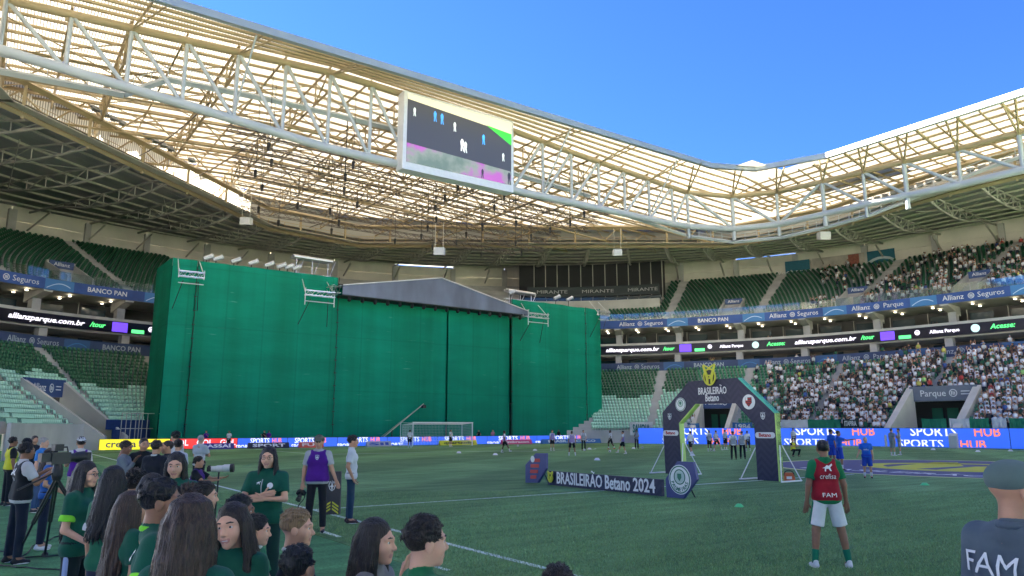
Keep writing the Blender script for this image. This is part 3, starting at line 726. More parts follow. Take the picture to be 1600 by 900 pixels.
# ---- catwalk round the edge of the deck
cw = empty('catwalk', P(0, 84, 29), label='cream catwalk with railings along the edge of the roof deck', cat='catwalk')
CW = [(-50, 36), (-43, 55), (-11.4, 82.6), (3, 84.5), (26.5, 68.4), (49.5, 52), (53, 38), (50, 20), (50, -20)]
def along(pts, step):
    out = []
    for (p, q) in zip(pts[:-1], pts[1:]):
        p, q = Vector(p), Vector(q); n = max(1, round((q - p).length / step))
        for k in range(n): out.append(p.lerp(q, k / n))
    out.append(Vector(pts[-1])); return out
for p, q in zip(CW[:-1], CW[1:]):
    member('lower_beam', P(*p, 29.35), P(*q, 29.35), .30, STEEL, cw, 4); member('upper_beam', P(*p, 32.3), P(*q, 32.3), .36, STEEL, cw, 4)
    for z in (29.95, 30.35, 30.75): member('rail', P(*p, z), P(*q, z), .035, STEEL, cw, 4)
    n_ = (Vector(q) - Vector(p)).normalized(); n_ = Vector((n_.y, -n_.x)) * 1.3
    mb = MB(); a, b = Vector(p), Vector(q); mb.hexa([P(*a, 29.5), P(*b, 29.5), P(*(b + n_), 29.5), P(*(a + n_), 29.5)], [P(*a, 29.56), P(*b, 29.56), P(*(b + n_), 29.56), P(*(a + n_), 29.56)]); mb.build('floor_grating', STEELD, cw)
for k, v in enumerate(along(CW, 2.4)):
    if k % 3 == 0: member('post', P(*v, 28.9), P(*v, 32.6), .17, STEEL, cw, 4)
    else: member('baluster', P(*v, 29.5), P(*v, 30.8), .05, STEEL, cw, 4)
# floodlights clamped along the catwalk
FL = MB(); FL.box((0, 0, 0), .7, .22, .55); FL.box((0, .2, 0), .5, .2, .35); FL.box((-.4, .05, .1), .05, .1, .8); FL.box((.4, .05, .1), .05, .1, .8)
FLm = FL.mesh('floodlight', mat('flood_grey', (.16, .17, .175), .4, .3))
cwp = along(CW, 1.25); fl_n = [0, 0]
for k, v in enumerate(cwp):
    x, y = pix(P(*v, 31.6))
    if not ((110 < x < 300 and k % 6 < 4) or (1190 < x < 1620)): continue
    d = -v.normalized(); rz = math.atan2((d.x * WV + d.y * LV).y, (d.x * WV + d.y * LV).x) + math.pi / 2
    w = P(*(v + d * .5), 33.05 if x < 400 else 31.4)
    M = Matrix.Translation(w) @ Matrix.Rotation(rz, 4, 'Z') @ Matrix.Rotation(math.radians(-35), 4, 'X')
    tag(link('floodlight', FLm, None, M), ('%s grey floodlight from the left above the left catwalk' if x < 400 else '%s grey floodlight, counted from the corner, behind the right truss') % ORD[min(39, fl_n[x >= 400])], 'floodlight', 'floodlights on the left catwalk' if x < 400 else 'floodlights behind the right truss')
    fl_n[x >= 400] += 1
# white loudspeaker cabinets hung below the deck
def cabinet(px, py, lab, s=.72):
    w = dp(px, py, 78 if px < 800 else 92); t = empty('loudspeaker', w, -math.atan2(w.x, w.y), label=lab, cat='loudspeaker')
    o = MB(); o.v = []; o.hexa([w + Vector(c) * s for c in ((-.75, -.4, -.6), (.75, -.4, -.6), (.9, .5, -.45), (-.9, .5, -.45))], [w + Vector(c) * s for c in ((-.75, -.5, .55), (.75, -.5, .55), (.9, .5, .6), (-.9, .5, .6))]); o.build('cabinet', mat('speaker_grey', (.50, .50, .49), .6), t)
    for sx in (-.6, .6): member('hanger', w + Vector((sx * s, 0, .55)), w + Vector((sx * s, 0, 3.2)), .035, STEELD, t, 4)
cabinet(84, 217, 'white loudspeaker cabinet under the roof deck, far left'); cabinet(384, 346, 'white loudspeaker cabinet hanging above the left end of the green screen')
cabinet(686, 393, 'white loudspeaker cabinet hanging above the stage canopy'); cabinet(965, 395, 'white loudspeaker cabinet hanging above the restaurant front'); cabinet(1288, 369, 'white loudspeaker cabinet hanging under the right truss', .9)

# ---- translucent roof
def interp(x, xs, ys): return float(np.interp(x, xs, ys))
def z_roof(a, b):
    zc = interp(a, [-46, -17, 3, 30, 46], [34.3, 35.9, 35.2, 33.5, 33.15])
    return interp(max(abs(a) - 38.8, b - 39), [0, 5, 50], [34.3, zc, zc + .2])
troof = empty('translucent_roof', P(0, 60, 34), label='bright translucent roof sheets on cream steel purlins above the pitch end', cat='roof')
TR = bpy.data.materials.new('translucent_sheet'); TR.use_nodes = True
_n = TR.node_tree; _n.nodes.remove(_n.nodes['Principled BSDF'])
_d = _n.nodes.new('ShaderNodeBsdfDiffuse'); _t = _n.nodes.new('ShaderNodeBsdfTranslucent'); _m = _n.nodes.new('ShaderNodeMixShader'); _m.inputs[0].default_value = .68
_tc = _n.nodes.new('ShaderNodeTexCoord'); _mp = _n.nodes.new('ShaderNodeMapping'); _mp.inputs['Rotation'].default_value = (0, 0, -PHI); _w = _n.nodes.new('ShaderNodeTexWave')
_w.inputs['Scale'].default_value = 1.35; _w.bands_direction = 'X'; _w.inputs['Distortion'].default_value = .2
_no = _n.nodes.new('ShaderNodeTexNoise'); _no.inputs['Scale'].default_value = .35; _no.inputs['Detail'].default_value = 5
_r = _n.nodes.new('ShaderNodeMapRange'); _r.inputs[1].default_value = .05; _r.inputs[2].default_value = .4; _r.inputs[3].default_value = .17; _r.inputs[4].default_value = .66
_r2 = _n.nodes.new('ShaderNodeMapRange'); _r2.inputs[1].default_value = .3; _r2.inputs[2].default_value = .7; _r2.inputs[3].default_value = .84; _r2.inputs[4].default_value = .97
_mu = _n.nodes.new('ShaderNodeMath'); _mu.operation = 'MULTIPLY'
_n.links.new(_tc.outputs['Object'], _mp.inputs[0]); _n.links.new(_mp.outputs[0], _w.inputs[0]); _n.links.new(_tc.outputs['Object'], _no.inputs['Vector'])
_n.links.new(_w.outputs['Fac'], _r.inputs[0]); _n.links.new(_no.outputs[0], _r2.inputs[0]); _n.links.new(_r.outputs[0], _mu.inputs[0]); _n.links.new(_r2.outputs[0], _mu.inputs[1])
_cc = _n.nodes.new('ShaderNodeCombineColor')
for k, f_ in enumerate((1.0, .965, .885)):                 # slight cream tint of the sheets
    _q = _n.nodes.new('ShaderNodeMath'); _q.operation = 'MULTIPLY'; _q.inputs[1].default_value = f_; _n.links.new(_mu.outputs[0], _q.inputs[0]); _n.links.new(_q.outputs[0], _cc.inputs[k])
_n.links.new(_cc.outputs[0], _d.inputs[0]); _n.links.new(_cc.outputs[0], _t.inputs[0])
_n.links.new(_d.outputs[0], _m.inputs[1]); _n.links.new(_t.outputs[0], _m.inputs[2]); _n.links.new(_m.outputs[0], _n.nodes['Material Output'].inputs[0])
def inside(poly, p):
    ang = math.atan2(p[1], p[0]); return math.hypot(*p) < poly_ray(poly, ang)
OUT = [(Vector(p) + Vector(p).normalized() * 8.5) for p in DECK_IN]
SUN_STOP = [(Vector(p) + Vector(p).normalized() * 6.5) for p in DECK_IN]
def panel(a0, a1, b0, b1):
    q = [(a0 + .01, b0 + .01), (a1 - .01, b0 + .01), (a1 - .01, b1 - .01), (a0 + .01, b1 - .01)]
    mb = MB(); mb.hexa([P(a, b, z_roof(a, b)) for a, b in q], [P(a, b, z_roof(a, b) + .03) for a, b in q]); mb.build('roof_sheet', TR, troof)
A0 = -51.2
bs = [39, 41.5, 44] + [44 + 3.6 * k for k in range(1, 16)]
as_ = [38.8, 41.2, 43.6, 47.2, 50.8, 54.4]
al = [A0 - 4.2 + 4.2 * k for k in range(22)] + as_ + [58.6]
al = [x for x in al if x <= 35 or x >= 38.8]
bl0 = [-36.6 + 4.2 * k for k in range(18)] + bs
OUTL = [tuple(v) for v in OUT]
for a0, a1 in zip(al[:-1], al[1:]):
    for b0, b1 in zip(bl0[:-1], bl0[1:]):
        c = ((a0 + a1) / 2, (b0 + b1) / 2)
        if inside(OUTL, c) and not inside(EDGE, (c[0], c[1])): panel(a0, a1, b0, b1)
for i, (p, q) in enumerate(zip(SUN_STOP, SUN_STOP[1:] + SUN_STOP[:1])):      # added upright sheets that stop sun leaking in between roof and deck
    n = max(1, round((q - p).length / 6))
    for k in range(n):
        u, v = p.lerp(q, k / n), p.lerp(q, (k + 1) / n); o = p.normalized() * .03
        mb = MB(); mb.hexa([P(*u, 30.9), P(*v, 30.9), P(*(v + o), 30.9), P(*(u + o), 30.9)], [P(*u, 36), P(*v, 36), P(*(v + o), 36), P(*(u + o), 36)]); mb.build('sun_stop_sheet', TR if u.x < -8 else DECKM, troof)
# purlins and rafters under the sheets
for b0 in sorted(set(bs + [round((x + y) / 2, 3) for x, y in zip(bs[:-1], bs[1:])])):
    pts = [(a, b0) for a in np.arange(-51.2, 52, 4.2) if inside([tuple(v) for v in OUT], (a, b0 - .2)) and not (abs(a) > 40 and b0 < 39)]
    for (p, q) in list(zip(pts[:-1], pts[1:]))[::1]:
        pass
    if len(pts) > 1:
        mb = MB(); mb.tube([P(a, b, z_roof(a, b) - .2) for a, b in pts], .15, 4); mb.build('purlin', STEEL, troof)
for a0 in as_[1:]:
    mb = MB(); mb.tube([P(a0, b, z_roof(a0, b) - .2) for b in np.arange(-36, 48, 4.2)], .15, 4); mb.build('purlin', STEEL, troof)
for k, b0 in enumerate(np.arange(-36.6, 40, 2.1)):
    mb = MB(); mb.tube([P(a, b0, z_roof(a, b0) - .36) for a in (39, 43.6, 48, 53)], .10 if k % 2 else .16, 4); mb.build('cross_rafter', STEEL, troof)
for a0 in (40.0, 42.4, 45.4, 49.0, 52.6):
    mb = MB(); mb.tube([P(a0, b, z_roof(a0, b) - .16) for b in np.arange(-36, 48, 4.2)], .10, 4); mb.build('purlin', STEEL, troof)
nodeA = [-43 + 4.2 * k for k in range(18)]
for k, a0 in enumerate(nodeA):                             # lattice rafters running back from the ring truss
    bmax = max([b for b in np.arange(44, 92, 1.2) if inside([tuple(v) for v in OUT], (a0, b))], default=None)
    if bmax is None or bmax < 50: continue
    n = max(2, int((bmax - 44) / 3.6)); up_ = [P(a0, 44 + (bmax - 44) * i / n, z_roof(a0, 44 + (bmax - 44) * i / n) - .45) for i in range(n + 1)]
    if k % 2 == 0:
        lo_ = [p - Vector((0, 0, 2.3)) for p in up_]
        for i in range(n):
            member('rafter_chord', up_[i], up_[i + 1], .13, STEEL, troof, 4); member('rafter_chord', lo_[i], lo_[i + 1], .13, STEEL, troof, 4)
            member('rafter_web', lo_[i] if i % 2 else up_[i], up_[i + 1] if i % 2 else lo_[i + 1], .09, STEEL, troof, 4); member('rafter_web', up_[i + 1], lo_[i + 1], .08, STEEL, troof, 4)
    else:
        mb = MB(); mb.tube(up_, .11, 4); mb.build('secondary_rafter', STEEL, troof)
for b0 in (53.5, 63.0, 72.0):                               # lattice girders running across under the sheets
    aa_ = [a for a in np.arange(-47.2, 50, 2.8) if inside(OUTL, (a, b0 + 1))]
    for i, (a0, a1) in enumerate(zip(aa_[:-1], aa_[1:])):
        u0, u1 = (P(x, b0, z_roof(x, b0) - .7) for x in (a0, a1)); l0, l1 = (p - Vector((0, 0, 2.6)) for p in (u0, u1))
        member('girder_chord', u0, u1, .12, STEEL, troof, 4); member('girder_chord', l0, l1, .14, STEEL, troof, 4)
        member('girder_web', u0 if i % 2 else l0, l1 if i % 2 else u1, .085, STEEL, troof, 4)
for k in range(0, 16, 2):                                  # wind bracing under the sheets
    for b0 in (47.6, 54.8, 62, 69.2):
        a0 = nodeA[k]
        if inside([tuple(v) for v in OUT], (a0, b0 + 8)) and inside([tuple(v) for v in OUT], (a0 + 8.4, b0 + 8)):
            member('wind_brace', P(a0, b0, z_roof(a0, b0) - .7), P(a0 + 8.4, b0 + 7.2, z_roof(a0 + 8.4, b0 + 7.2) - .7), .07, STEEL, troof, 4)
            member('wind_brace', P(a0 + 8.4, b0, z_roof(a0 + 8.4, b0) - .85), P(a0, b0 + 7.2, z_roof(a0, b0 + 7.2) - .85), .07, STEEL, troof, 4)
# gutter beam along the inner edge of the roof
gut = empty('gutter_beam', P(0, 39, 34), label='long gutter beam edging the roof opening against the sky', cat='beam')
GUT = mat('gutter_shade_grey', (.30, .33, .34), .45, var=.06, vscale=.5)
for p, q in zip(EDGE, EDGE[1:] + EDGE[:1]):
    if Vector(p).length < 1: continue
    a, b = Vector(p), Vector(q); d = (b - a); n = max(1, round(d.length / 8.4))
    for k in range(n):
        u, v = a.lerp(b, k / n), a.lerp(b, (k + 1) / n); w = d.normalized(); inn = Vector((-w.y, w.x)) * .5
        mb = MB(); mb.hexa([P(*x, 33.85) for x in (u, v, v + inn, u + inn)], [P(*x, 34.5) for x in (u, v, v + inn, u + inn)]); mb.build('gutter_length', GUT if abs(a.y - b.y) < 4 else STEELW, gut)  # light painted in: greyer shaded ends, paler sunlit sides
# little roof-light box above the right corner
mb = MB(); mb.hexa([P(*c, 34.6) for c in ((45, 27), (48, 27), (48, 38), (45, 38))], [P(*c, z) for c, z in (((45.6, 29), 36.6), ((47.4, 29), 36.6), ((47.4, 37), 35.3), ((45.6, 37), 35.3))]); mb.build('roof_lantern', TR, label='pale sloping roof lantern rising above the right corner', cat='roof lantern')

# ---- the ring truss with its big tubes
def chord_z(a): return interp(a, [-44, -30, -17.5, 6, 30], [29.4, 28.4, 27.4, 27.35, 27.6]), interp(a, [-44, -30, -17, -10, 3, 12, 30], [33.3, 34.1, 34.95, 34.8, 34.2, 33.5, 32.4])
tr = empty('ring_truss', P(-10, 44, 27), label='long white tubular truss carrying the big screen over the pitch end', cat='truss')
nodes = [(a, 44.0, *chord_z(a)) for a in nodeA if a < 31]
nodes += [(31.2, 43.9, 27.7, 32.3)]
for i in range(len(nodes) - 1):
    a, b = nodes[i], nodes[i + 1]
    member('lower_chord', P(a[0], a[1], a[2]), P(b[0], b[1], b[2]), .40, STEELW, tr, 14); member('upper_chord', P(a[0], a[1], a[3]), P(b[0], b[1], b[3]), .34, STEEL, tr, 12)
    member('vertical', P(a[0], a[1], a[2]), P(a[0], a[1], a[3]), .17, STEELW, tr, 8)
    if a[0] < -2: p, q = P(a[0], a[1], a[3]), P(b[0], b[1], b[2])
    else: p, q = P(a[0], a[1], a[2]), P(b[0], b[1], b[3])
    member('diagonal', p, q, .17, STEELW, tr, 8)
    if i % 2 == 0 and not -12 < a[0] < 4:
        for da in (-.25, .25): member('edge_strut', P(a[0], 44, a[3] - .2), P(a[0] + da * 2 + 1.2, 39.2, 34.0), .10, STEEL, tr, 4)
        member('edge_strut', P(a[0], 44, a[2] + .6), P(a[0] + .2, 39.3, 33.9), .09, STEELW, tr, 6) if i % 4 == 0 and not -14 < a[0] < 5 else None
    mb = MB(); mb.box(P(a[0], 44, a[3] - .25), .75, .08, .8, RZ_A); mb.build('gusset', STEEL, tr)
tr2 = empty('ring_truss', P(43, 20, 27), label='cream tubular truss along the right side of the roof opening', cat='truss')
n2 = [(31.2, 43.9, 27.7, 32.3), (37.4, 41.6, 27.8, 32.3), (40.6, 37.0, 27.9, 32.3), (41.8, 31.2, 28.1, 32.3), (42.4, 26.2, 28.2, 32.3), (43, 21.6, 28.2, 32.25), (43.5, 16, 28.1, 32.15), (43.5, 10, 28, 32), (43.5, 4, 28, 32), (43.5, -2, 28, 32), (43.5, -8, 28, 32)]
for i in range(len(n2) - 1):
    a, b = n2[i], n2[i + 1]
    member('lower_chord', P(*a[:2], a[2]), P(*b[:2], b[2]), .40, STEELW, tr2, 14); member('upper_chord', P(*a[:2], a[3]), P(*b[:2], b[3]), .34, STEEL, tr2, 12)
    member('vertical', P(*a[:2], a[2] - (1.6 if i < 6 else 0)), P(*a[:2], a[3]), .26 if i % 2 else .2, STEELW, tr2, 8)
    p, q = (P(*a[:2], a[3]), P(*b[:2], b[2])) if i not in (2, ) else (P(*a[:2], a[2]), P(*b[:2], b[3]))
    member('diagonal', p, q, .2, STEELW, tr2, 8)
    o = Vector(a[:2]); e = poly_ray(EDGE, math.atan2(o.y, o.x)); d = o.normalized() * e
    for s2 in (-.6, .6): member('edge_strut', P(*o, a[3] - .3), P(d.x, d.y + s2, 34.0), .11, STEEL, tr2, 4)
# lower gangway with railings hung below the right truss
gw = empty('gangway', P(40, 36, 26), label='narrow white gangway slung under the right roof truss', cat='catwalk')
gpts = [(22, 47, 28.6), (31.5, 44.4, 26.6), (37.6, 41.9, 26.1), (41, 37, 26.2), (42.2, 31, 26.5), (42.8, 26, 26.9), (44, 21, 28.1), (46, 14, 30.0), (47, 4, 31.2), (47, -8, 31.5)]
for a, b in zip(gpts[:-1], gpts[1:]):
    member('deck_beam', P(*a), P(*b), .22, STEELW, gw, 4); member('rail', P(a[0], a[1], a[2] + 1.1), P(b[0], b[1], b[2] + 1.1), .05, STEELW, gw, 4); member('rail', P(a[0], a[1], a[2] + .6), P(b[0], b[1], b[2] + .6), .035, STEELW, gw, 4)
    for k in range(4):
        f = k / 4; v = Vector(a).lerp(Vector(b), f); member('baluster', P(*v), P(v.x, v.y, v.z + 1.1), .05, STEELW, gw, 4)
gw2 = empty('gangway', P(-30, 47, 29), label='grey gangway with a short stair behind the big truss', cat='catwalk')
gpts = [(-48, 47, 28.7), (-34.4, 47, 29.3), (-31.2, 47, 31.6), (-22, 47, 32.1), (-9, 47, 32.3), (5.3, 47, 30.6), (17, 47, 30.0)]
for a, b in zip(gpts[:-1], gpts[1:]):
    member('deck_beam', P(*a), P(*b), .30, STEELW, gw2, 4); member('rail', P(a[0], a[1], a[2] + 1.2), P(b[0], b[1], b[2] + 1.2), .04, STEELW, gw2, 4)
    for k in range(5):
        v = Vector(a).lerp(Vector(b), k / 5); member('baluster', P(*v), P(v.x, v.y, v.z + 1.2), .035, STEELW, gw2, 4)
# ---- the concert rigging under the translucent roof
RIG = mat('rig_truss', (.10, .085, .08), .5, .3, var=.2); 
rigl = ['first', 'second', 'third', 'fourth', 'fifth', 'sixth', 'seventh']
for j in range(7):
    b0 = 46.5 + 3.4 * j; z = 28.3 - .22 * j; a0, a1 = (-26 + 1.1 * j, 20 + 1.2 * (j % 3))
    mb = MB(); n = int((a1 - a0) / .62)
    cs = [(-.3, -.3), (.3, -.3), (.3, .3), (-.3, .3)]
    for (db, dz) in cs: mb.tube([P(a0, b0 + db, z + dz), P(a1, b0 + db, z + dz)], .045, 4)
    for i in range(n):
        x0, x1 = a0 + .62 * i, a0 + .62 * (i + 1)
        for (c, d) in ((0, 1), (1, 2), (2, 3), (3, 0)):
            p, q = cs[c], cs[d]
            if i % 2: p, q = q, p
            mb.tube([P(x0, b0 + p[0], z + p[1]), P(x1, b0 + q[0], z + q[1])], .026, 3)
    mb.build('lighting_truss', RIG, label='%s lighting truss from the pitch in the rig under the bright roof' % rigl[j], cat='truss', group='dark box trusses of the stage rig')
    for k in range(5):
        a = a0 + (a1 - a0) * (k + .5 + .3 * rnd.uniform(-1, 1)) / 5
        w = P(a, b0, z); t = empty('chain_hoist', w - Vector((0, 0, 1.2)), label='%s chain hoist from the left on the %s lighting truss' % (ORD[k], rigl[j]), cat='hoist', group='chain hoists of the stage rig')
        member('chain', w - Vector((0, 0, .9)), P(a, b0, z_roof(a, b0) - .5), .03, BLACK, t, 4)
        mb = MB(); mb.hexa([w + Vector(c) for c in ((-.10, -.10, -1.4), (.10, -.10, -1.4), (.10, .10, -1.4), (-.10, .10, -1.4))], [w + Vector(c) for c in ((-.14, -.12, -.75), (.14, -.12, -.75), (.14, .12, -.75), (-.14, .12, -.75))]); mb.lathe([(.06, -.1), (.17, 0), (.17, .18), (.06, .25)], w - Vector((0, 0, .85)), 8); mb.build('motor', BLACK, t)
for k in range(9):                                          # slack steel guys across the rig
    a = -28 + 6.3 * k; w0, w1 = P(a, 45, 29.6 - .05 * k), P(a - 2.5, 84 - abs(a + 4) * .75, 30.6)
    mb = MB(); mb.tube([w0.lerp(w1, i / 8) - Vector((0, 0, 2.0 * math.sin(math.pi * i / 8) * .25)) for i in range(9)], .05, 4); mb.build('guy_cable', RIG, label='%s thin dark cable from the left under the bright roof' % ORD[k], cat='cable', group='cables across the stage rig')

# ---- the big screen
scr = empty('big_screen', P(-4.2, 43.3, 26.6), RZ_A, label='large video screen hung on the long roof truss showing a match', cat='screen')
def sp(a, z, d=0.0): return P(a, 42.6 - d, z)
SA0, SA1, SZ0, SZ1 = -10.75, 2.35, 26.5, 34.55
mb = MB(); mb.box(P((SA0 + SA1) / 2, 43.25, (SZ0 + SZ1) / 2), SA1 - SA0, 1.3, SZ1 - SZ0, RZ_A); mb.build('cabinet', mat('screen_case', (.62, .64, .65), .4, var=.05), scr)
def scr_mat(name, c, e=.75): return mat(name, c, .4, emit=e)
def flat(nm, pts, mt, d, th=.01):
    mb = MB(); mb.prism([sp(a, z, d) for a, z in pts], LV.to_3d() * -th); return mb.build(nm, mt, scr)
def rect(nm, a0, a1, z0, z1, mt, d): return flat(nm, [(a0, z0), (a1, z0), (a1, z1), (a0, z1)], mt, d)
I0, I1, J0, J1 = SA0 + .38, SA1 - .3, SZ0 + .75, SZ1 - .25
rect('display', I0, I1, J0, J1, scr_mat('scr_dark', (.030, .032, .037), .9), .02)
flat('picture_band', [(I0, J1 - .55), (I1, J1 - 1.3), (I1, J1), (I0, J1)], scr_mat('scr_cream', (.50, .46, .30)), .035)
flat('picture_turf', [(I1 - 3.2, J1 - 1.05), (I1, J1 - 2.6), (I1, J1 - 1.31)], scr_mat('scr_green', (.03, .42, .04)), .036)
def crowd_scr():
    m = bpy.data.materials.new('scr_crowd'); m.use_nodes = True; nt = m.node_tree; b = nt.nodes['Principled BSDF']; tc = nt.nodes.new('ShaderNodeTexCoord')
    n = nt.nodes.new('ShaderNodeTexNoise'); n.inputs['Scale'].default_value = .35; n.inputs['Detail'].default_value = 7; nt.links.new(tc.outputs['Object'], n.inputs['Vector'])
    r = nt.nodes.new('ShaderNodeValToRGB'); e = r.color_ramp.elements; e[0].position = .4; e[0].color = (.07, .10, .085, 1); e[1].position = .6; e[1].color = (.22, .06, .22, 1)
    e2 = r.color_ramp.elements.new(.5); e2.color = (.13, .15, .13, 1)
    nt.links.new(n.outputs[0], r.inputs[0]); nt.links.new(r.outputs[0], b.inputs['Base Color']); nt.links.new(r.outputs[0], b.inputs['Emission Color']); b.inputs['Emission Strength'].default_value = .09; return m
flat('picture_crowd', [(I0, J0), (I1, J0), (I1, J0 + 1.5), (I0, J0 + 1.95)], crowd_scr(), .035)
def scr_man(a, z, h, c):
    mt = scr_mat('scr_man_%d' % int(c[2] * 100 + c[0] * 10), c)
    flat('picture_player', [(a - h * .12, z + h * .45), (a + h * .12, z + h * .45), (a + h * .15, z + h * .8), (a + h * .05, z + h), (a - h * .05, z + h), (a - h * .15, z + h * .8)], mt, .045)
    flat('picture_player', [(a - h * .12, z), (a - h * .04, z), (a, z + h * .44), (a - h * .1, z + h * .44)], mt, .045); flat('picture_player', [(a + h * .1, z), (a + h * .17, z + .02), (a + h * .1, z + h * .44), (a, z + h * .44)], mt, .046)
for a, z, h, c in ((-9.6, 32.1, .9, (.5, .55, .5)), (-7.3, 32.1, 1.1, (.05, .25, .6)), (-6.5, 32.0, 1.15, (.05, .25, .6)), (-5.0, 31.6, 1.0, (.5, .5, .5)), (-4.1, 29.7, 1.3, (.65, .65, .62)), (-3.7, 29.6, 1.2, (.55, .55, .5)), (-1.5, 31.0, 1.1, (.05, .3, .7)), (1.0, 29.7, .9, (.5, .52, .5)), (-1.6, 27.3, 1.0, (.02, .02, .025)), (1.75, 27.3, 1.3, (.02, .02, .025))): scr_man(a, z, h, c)
for a in (SA0 + .4, SA1 - .4): member('bracket', P(a, 43.9, SZ1 - .2), P(a, 44, 35.2), .08, BLACK, scr, 6)
# ================================================================== THE GREEN SCREEN AND STAGE
def at_b(px, py, b):
    """(a, z) on the vertical plane b = const seen at photo pixel"""
    u = (px - 800) / FPX; v = (450 - py) / FPX; c, s = math.cos(PITCH), math.sin(PITCH); d = Vector((u, c - v * s, s + v * c))
    t = (b + CV @ LV) / (d.xy @ LV); w = d * t; return (w.xy - CV) @ WV, CAMH + w.z
def at_a(px, py, a):
    u = (px - 800) / FPX; v = (450 - py) / FPX; c, s = math.cos(PITCH), math.sin(PITCH); d = Vector((u, c - v * s, s + v * c))
    t = (a + CV @ WV) / (d.xy @ WV); w = d * t; return (w.xy - CV) @ LV, CAMH + w.z
def cloth_green():
    m = bpy.data.materials.new('green_mesh_cloth'); m.use_nodes = True; nt = m.node_tree; b = nt.nodes['Principled BSDF']; b.inputs['Roughness'].default_value = .75; b.inputs['Specular IOR Level'].default_value = .2
    tc = nt.nodes.new('ShaderNodeTexCoord')
    def nz(scale, sc, det=5):
        mp = nt.nodes.new('ShaderNodeMapping'); mp.inputs['Scale'].default_value = sc; mp.inputs['Rotation'].default_value = (0, 0, -PHI); nt.links.new(tc.outputs['Object'], mp.inputs[0])
        n = nt.nodes.new('ShaderNodeTexNoise'); n.inputs['Scale'].default_value = scale; n.inputs['Detail'].default_value = det; nt.links.new(mp.outputs[0], n.inputs['Vector']); return n
    n1 = nz(.5, (1, 1, .06)); n2 = nz(.25, (.25, 1, 2.2)); n3 = nz(.7, (.35, 1, 6), 7)
    r = nt.nodes.new('ShaderNodeValToRGB'); e = r.color_ramp.elements; e[0].position = .35; e[0].color = (.0006, .180, .100, 1); e[1].position = .68; e[1].color = (.001, .235, .142, 1); nt.links.new(n1.outputs[0], r.inputs[0])
    mx = nt.nodes.new('ShaderNodeMix'); mx.data_type = 'RGBA'; mx.blend_type = 'MULTIPLY'; mx.inputs[0].default_value = 1; nt.links.new(r.outputs[0], mx.inputs[6])
    mr = nt.nodes.new('ShaderNodeMapRange'); mr.inputs[1].default_value = .35; mr.inputs[2].default_value = .65; mr.inputs[3].default_value = .9; mr.inputs[4].default_value = 1.1; nt.links.new(n2.outputs[0], mr.inputs[0]); nt.links.new(mr.outputs[0], mx.inputs[7])
    # rubbed pale scuffs
    mr2 = nt.nodes.new('ShaderNodeMapRange'); mr2.inputs[1].default_value = .69; mr2.inputs[2].default_value = .76; mr2.inputs[4].default_value = .30; nt.links.new(n3.outputs[0], mr2.inputs[0])
    m2 = nt.nodes.new('ShaderNodeMix'); m2.data_type = 'RGBA'; nt.links.new(mr2.outputs[0], m2.inputs[0]); nt.links.new(mx.outputs[2], m2.inputs[6]); m2.inputs[7].default_value = (.20, .42, .34, 1)
    # woven panel joins: faint lines at the width of the cloth rolls
    mp = nt.nodes.new('ShaderNodeMapping'); mp.inputs['Rotation'].default_value = (0, 0, -PHI); nt.links.new(tc.outputs['Object'], mp.inputs[0]); sp = nt.nodes.new('ShaderNodeSeparateXYZ'); nt.links.new(mp.outputs[0], sp.inputs[0]); cur = m2.outputs[2]
    for o, per, dk in ((0, 3.7, .86), (2, 5.9, .90)):
        pp = nt.nodes.new('ShaderNodeMath'); pp.operation = 'PINGPONG'; pp.inputs[1].default_value = per / 2; nt.links.new(sp.outputs[o], pp.inputs[0]); rr = nt.nodes.new('ShaderNodeMapRange'); rr.inputs[1].default_value = .02; rr.inputs[2].default_value = .12; rr.inputs[3].default_value = dk; rr.inputs[4].default_value = 1; nt.links.new(pp.outputs[0], rr.inputs[0])
        mm = nt.nodes.new('ShaderNodeMix'); mm.data_type = 'RGBA'; mm.blend_type = 'MULTIPLY'; mm.inputs[0].default_value = 1; nt.links.new(cur, mm.inputs[6]); nt.links.new(rr.outputs[0], mm.inputs[7]); cur = mm.outputs[2]
    bn = nt.nodes.new('ShaderNodeBump'); bn.inputs['Strength'].default_value = .5; bn.inputs['Distance'].default_value = .25; nt.links.new(n2.outputs[0], bn.inputs['Height']); nt.links.new(bn.outputs[0], b.inputs['Normal'])
    nt.links.new(cur, b.inputs['Base Color']); MATS['green_mesh_cloth'] = m; return m
GCL = cloth_green()
gs = empty('green_screen', P(0, 58, 0), label='huge green mesh screen wrapped round the stage behind the goal', cat='screen')
def sheet(nm, p0, p1, z0, z1, seed, nx=20, nz_=14, amp=.05, tapertop=0.0):
    """hanging cloth between two plan points, with its own soft folds and thickness"""
    p0, p1 = Vector(p0), Vector(p1); d = (p1 - p0); n = Vector((d.y, -d.x)).normalized(); mb = MB(); rows = []
    for side in (0, 1):
        for i in range(nx + 1):
            for j in range(nz_ + 1):
                f, g = i / nx, j / nz_; v = p0.lerp(p1, f); z = z0 + (z1 - z0) * g
                w = amp * (mnoise.noise(Vector((v.x * .35 + seed, z * .05, seed))) * 1.6 + .5 * mnoise.noise(Vector((v.x * 1.1, z * .12 + seed, 2.0))))
                w *= min(1, (1 - g) * 3 + .15)
                if j == nz_: z += .10 * mnoise.noise(Vector((v.x * .8, seed, 7)))
                q = v + n * (w - .04 * side); mb.v.append(tuple(P(q.x, q.y, z)))
    m = nz_ + 1; off = (nx + 1) * m
    for i in range(nx):
        for j in range(nz_):
            a = i * m + j; mb.f.append((a, a + m, a + m + 1, a + 1)); a += off; mb.f.append((a, a + 1, a + m + 1, a + m))
    mb.mi = [0] * len(mb.f); return mb.build(nm, GCL, gs, smooth=True)
GT = 18.35
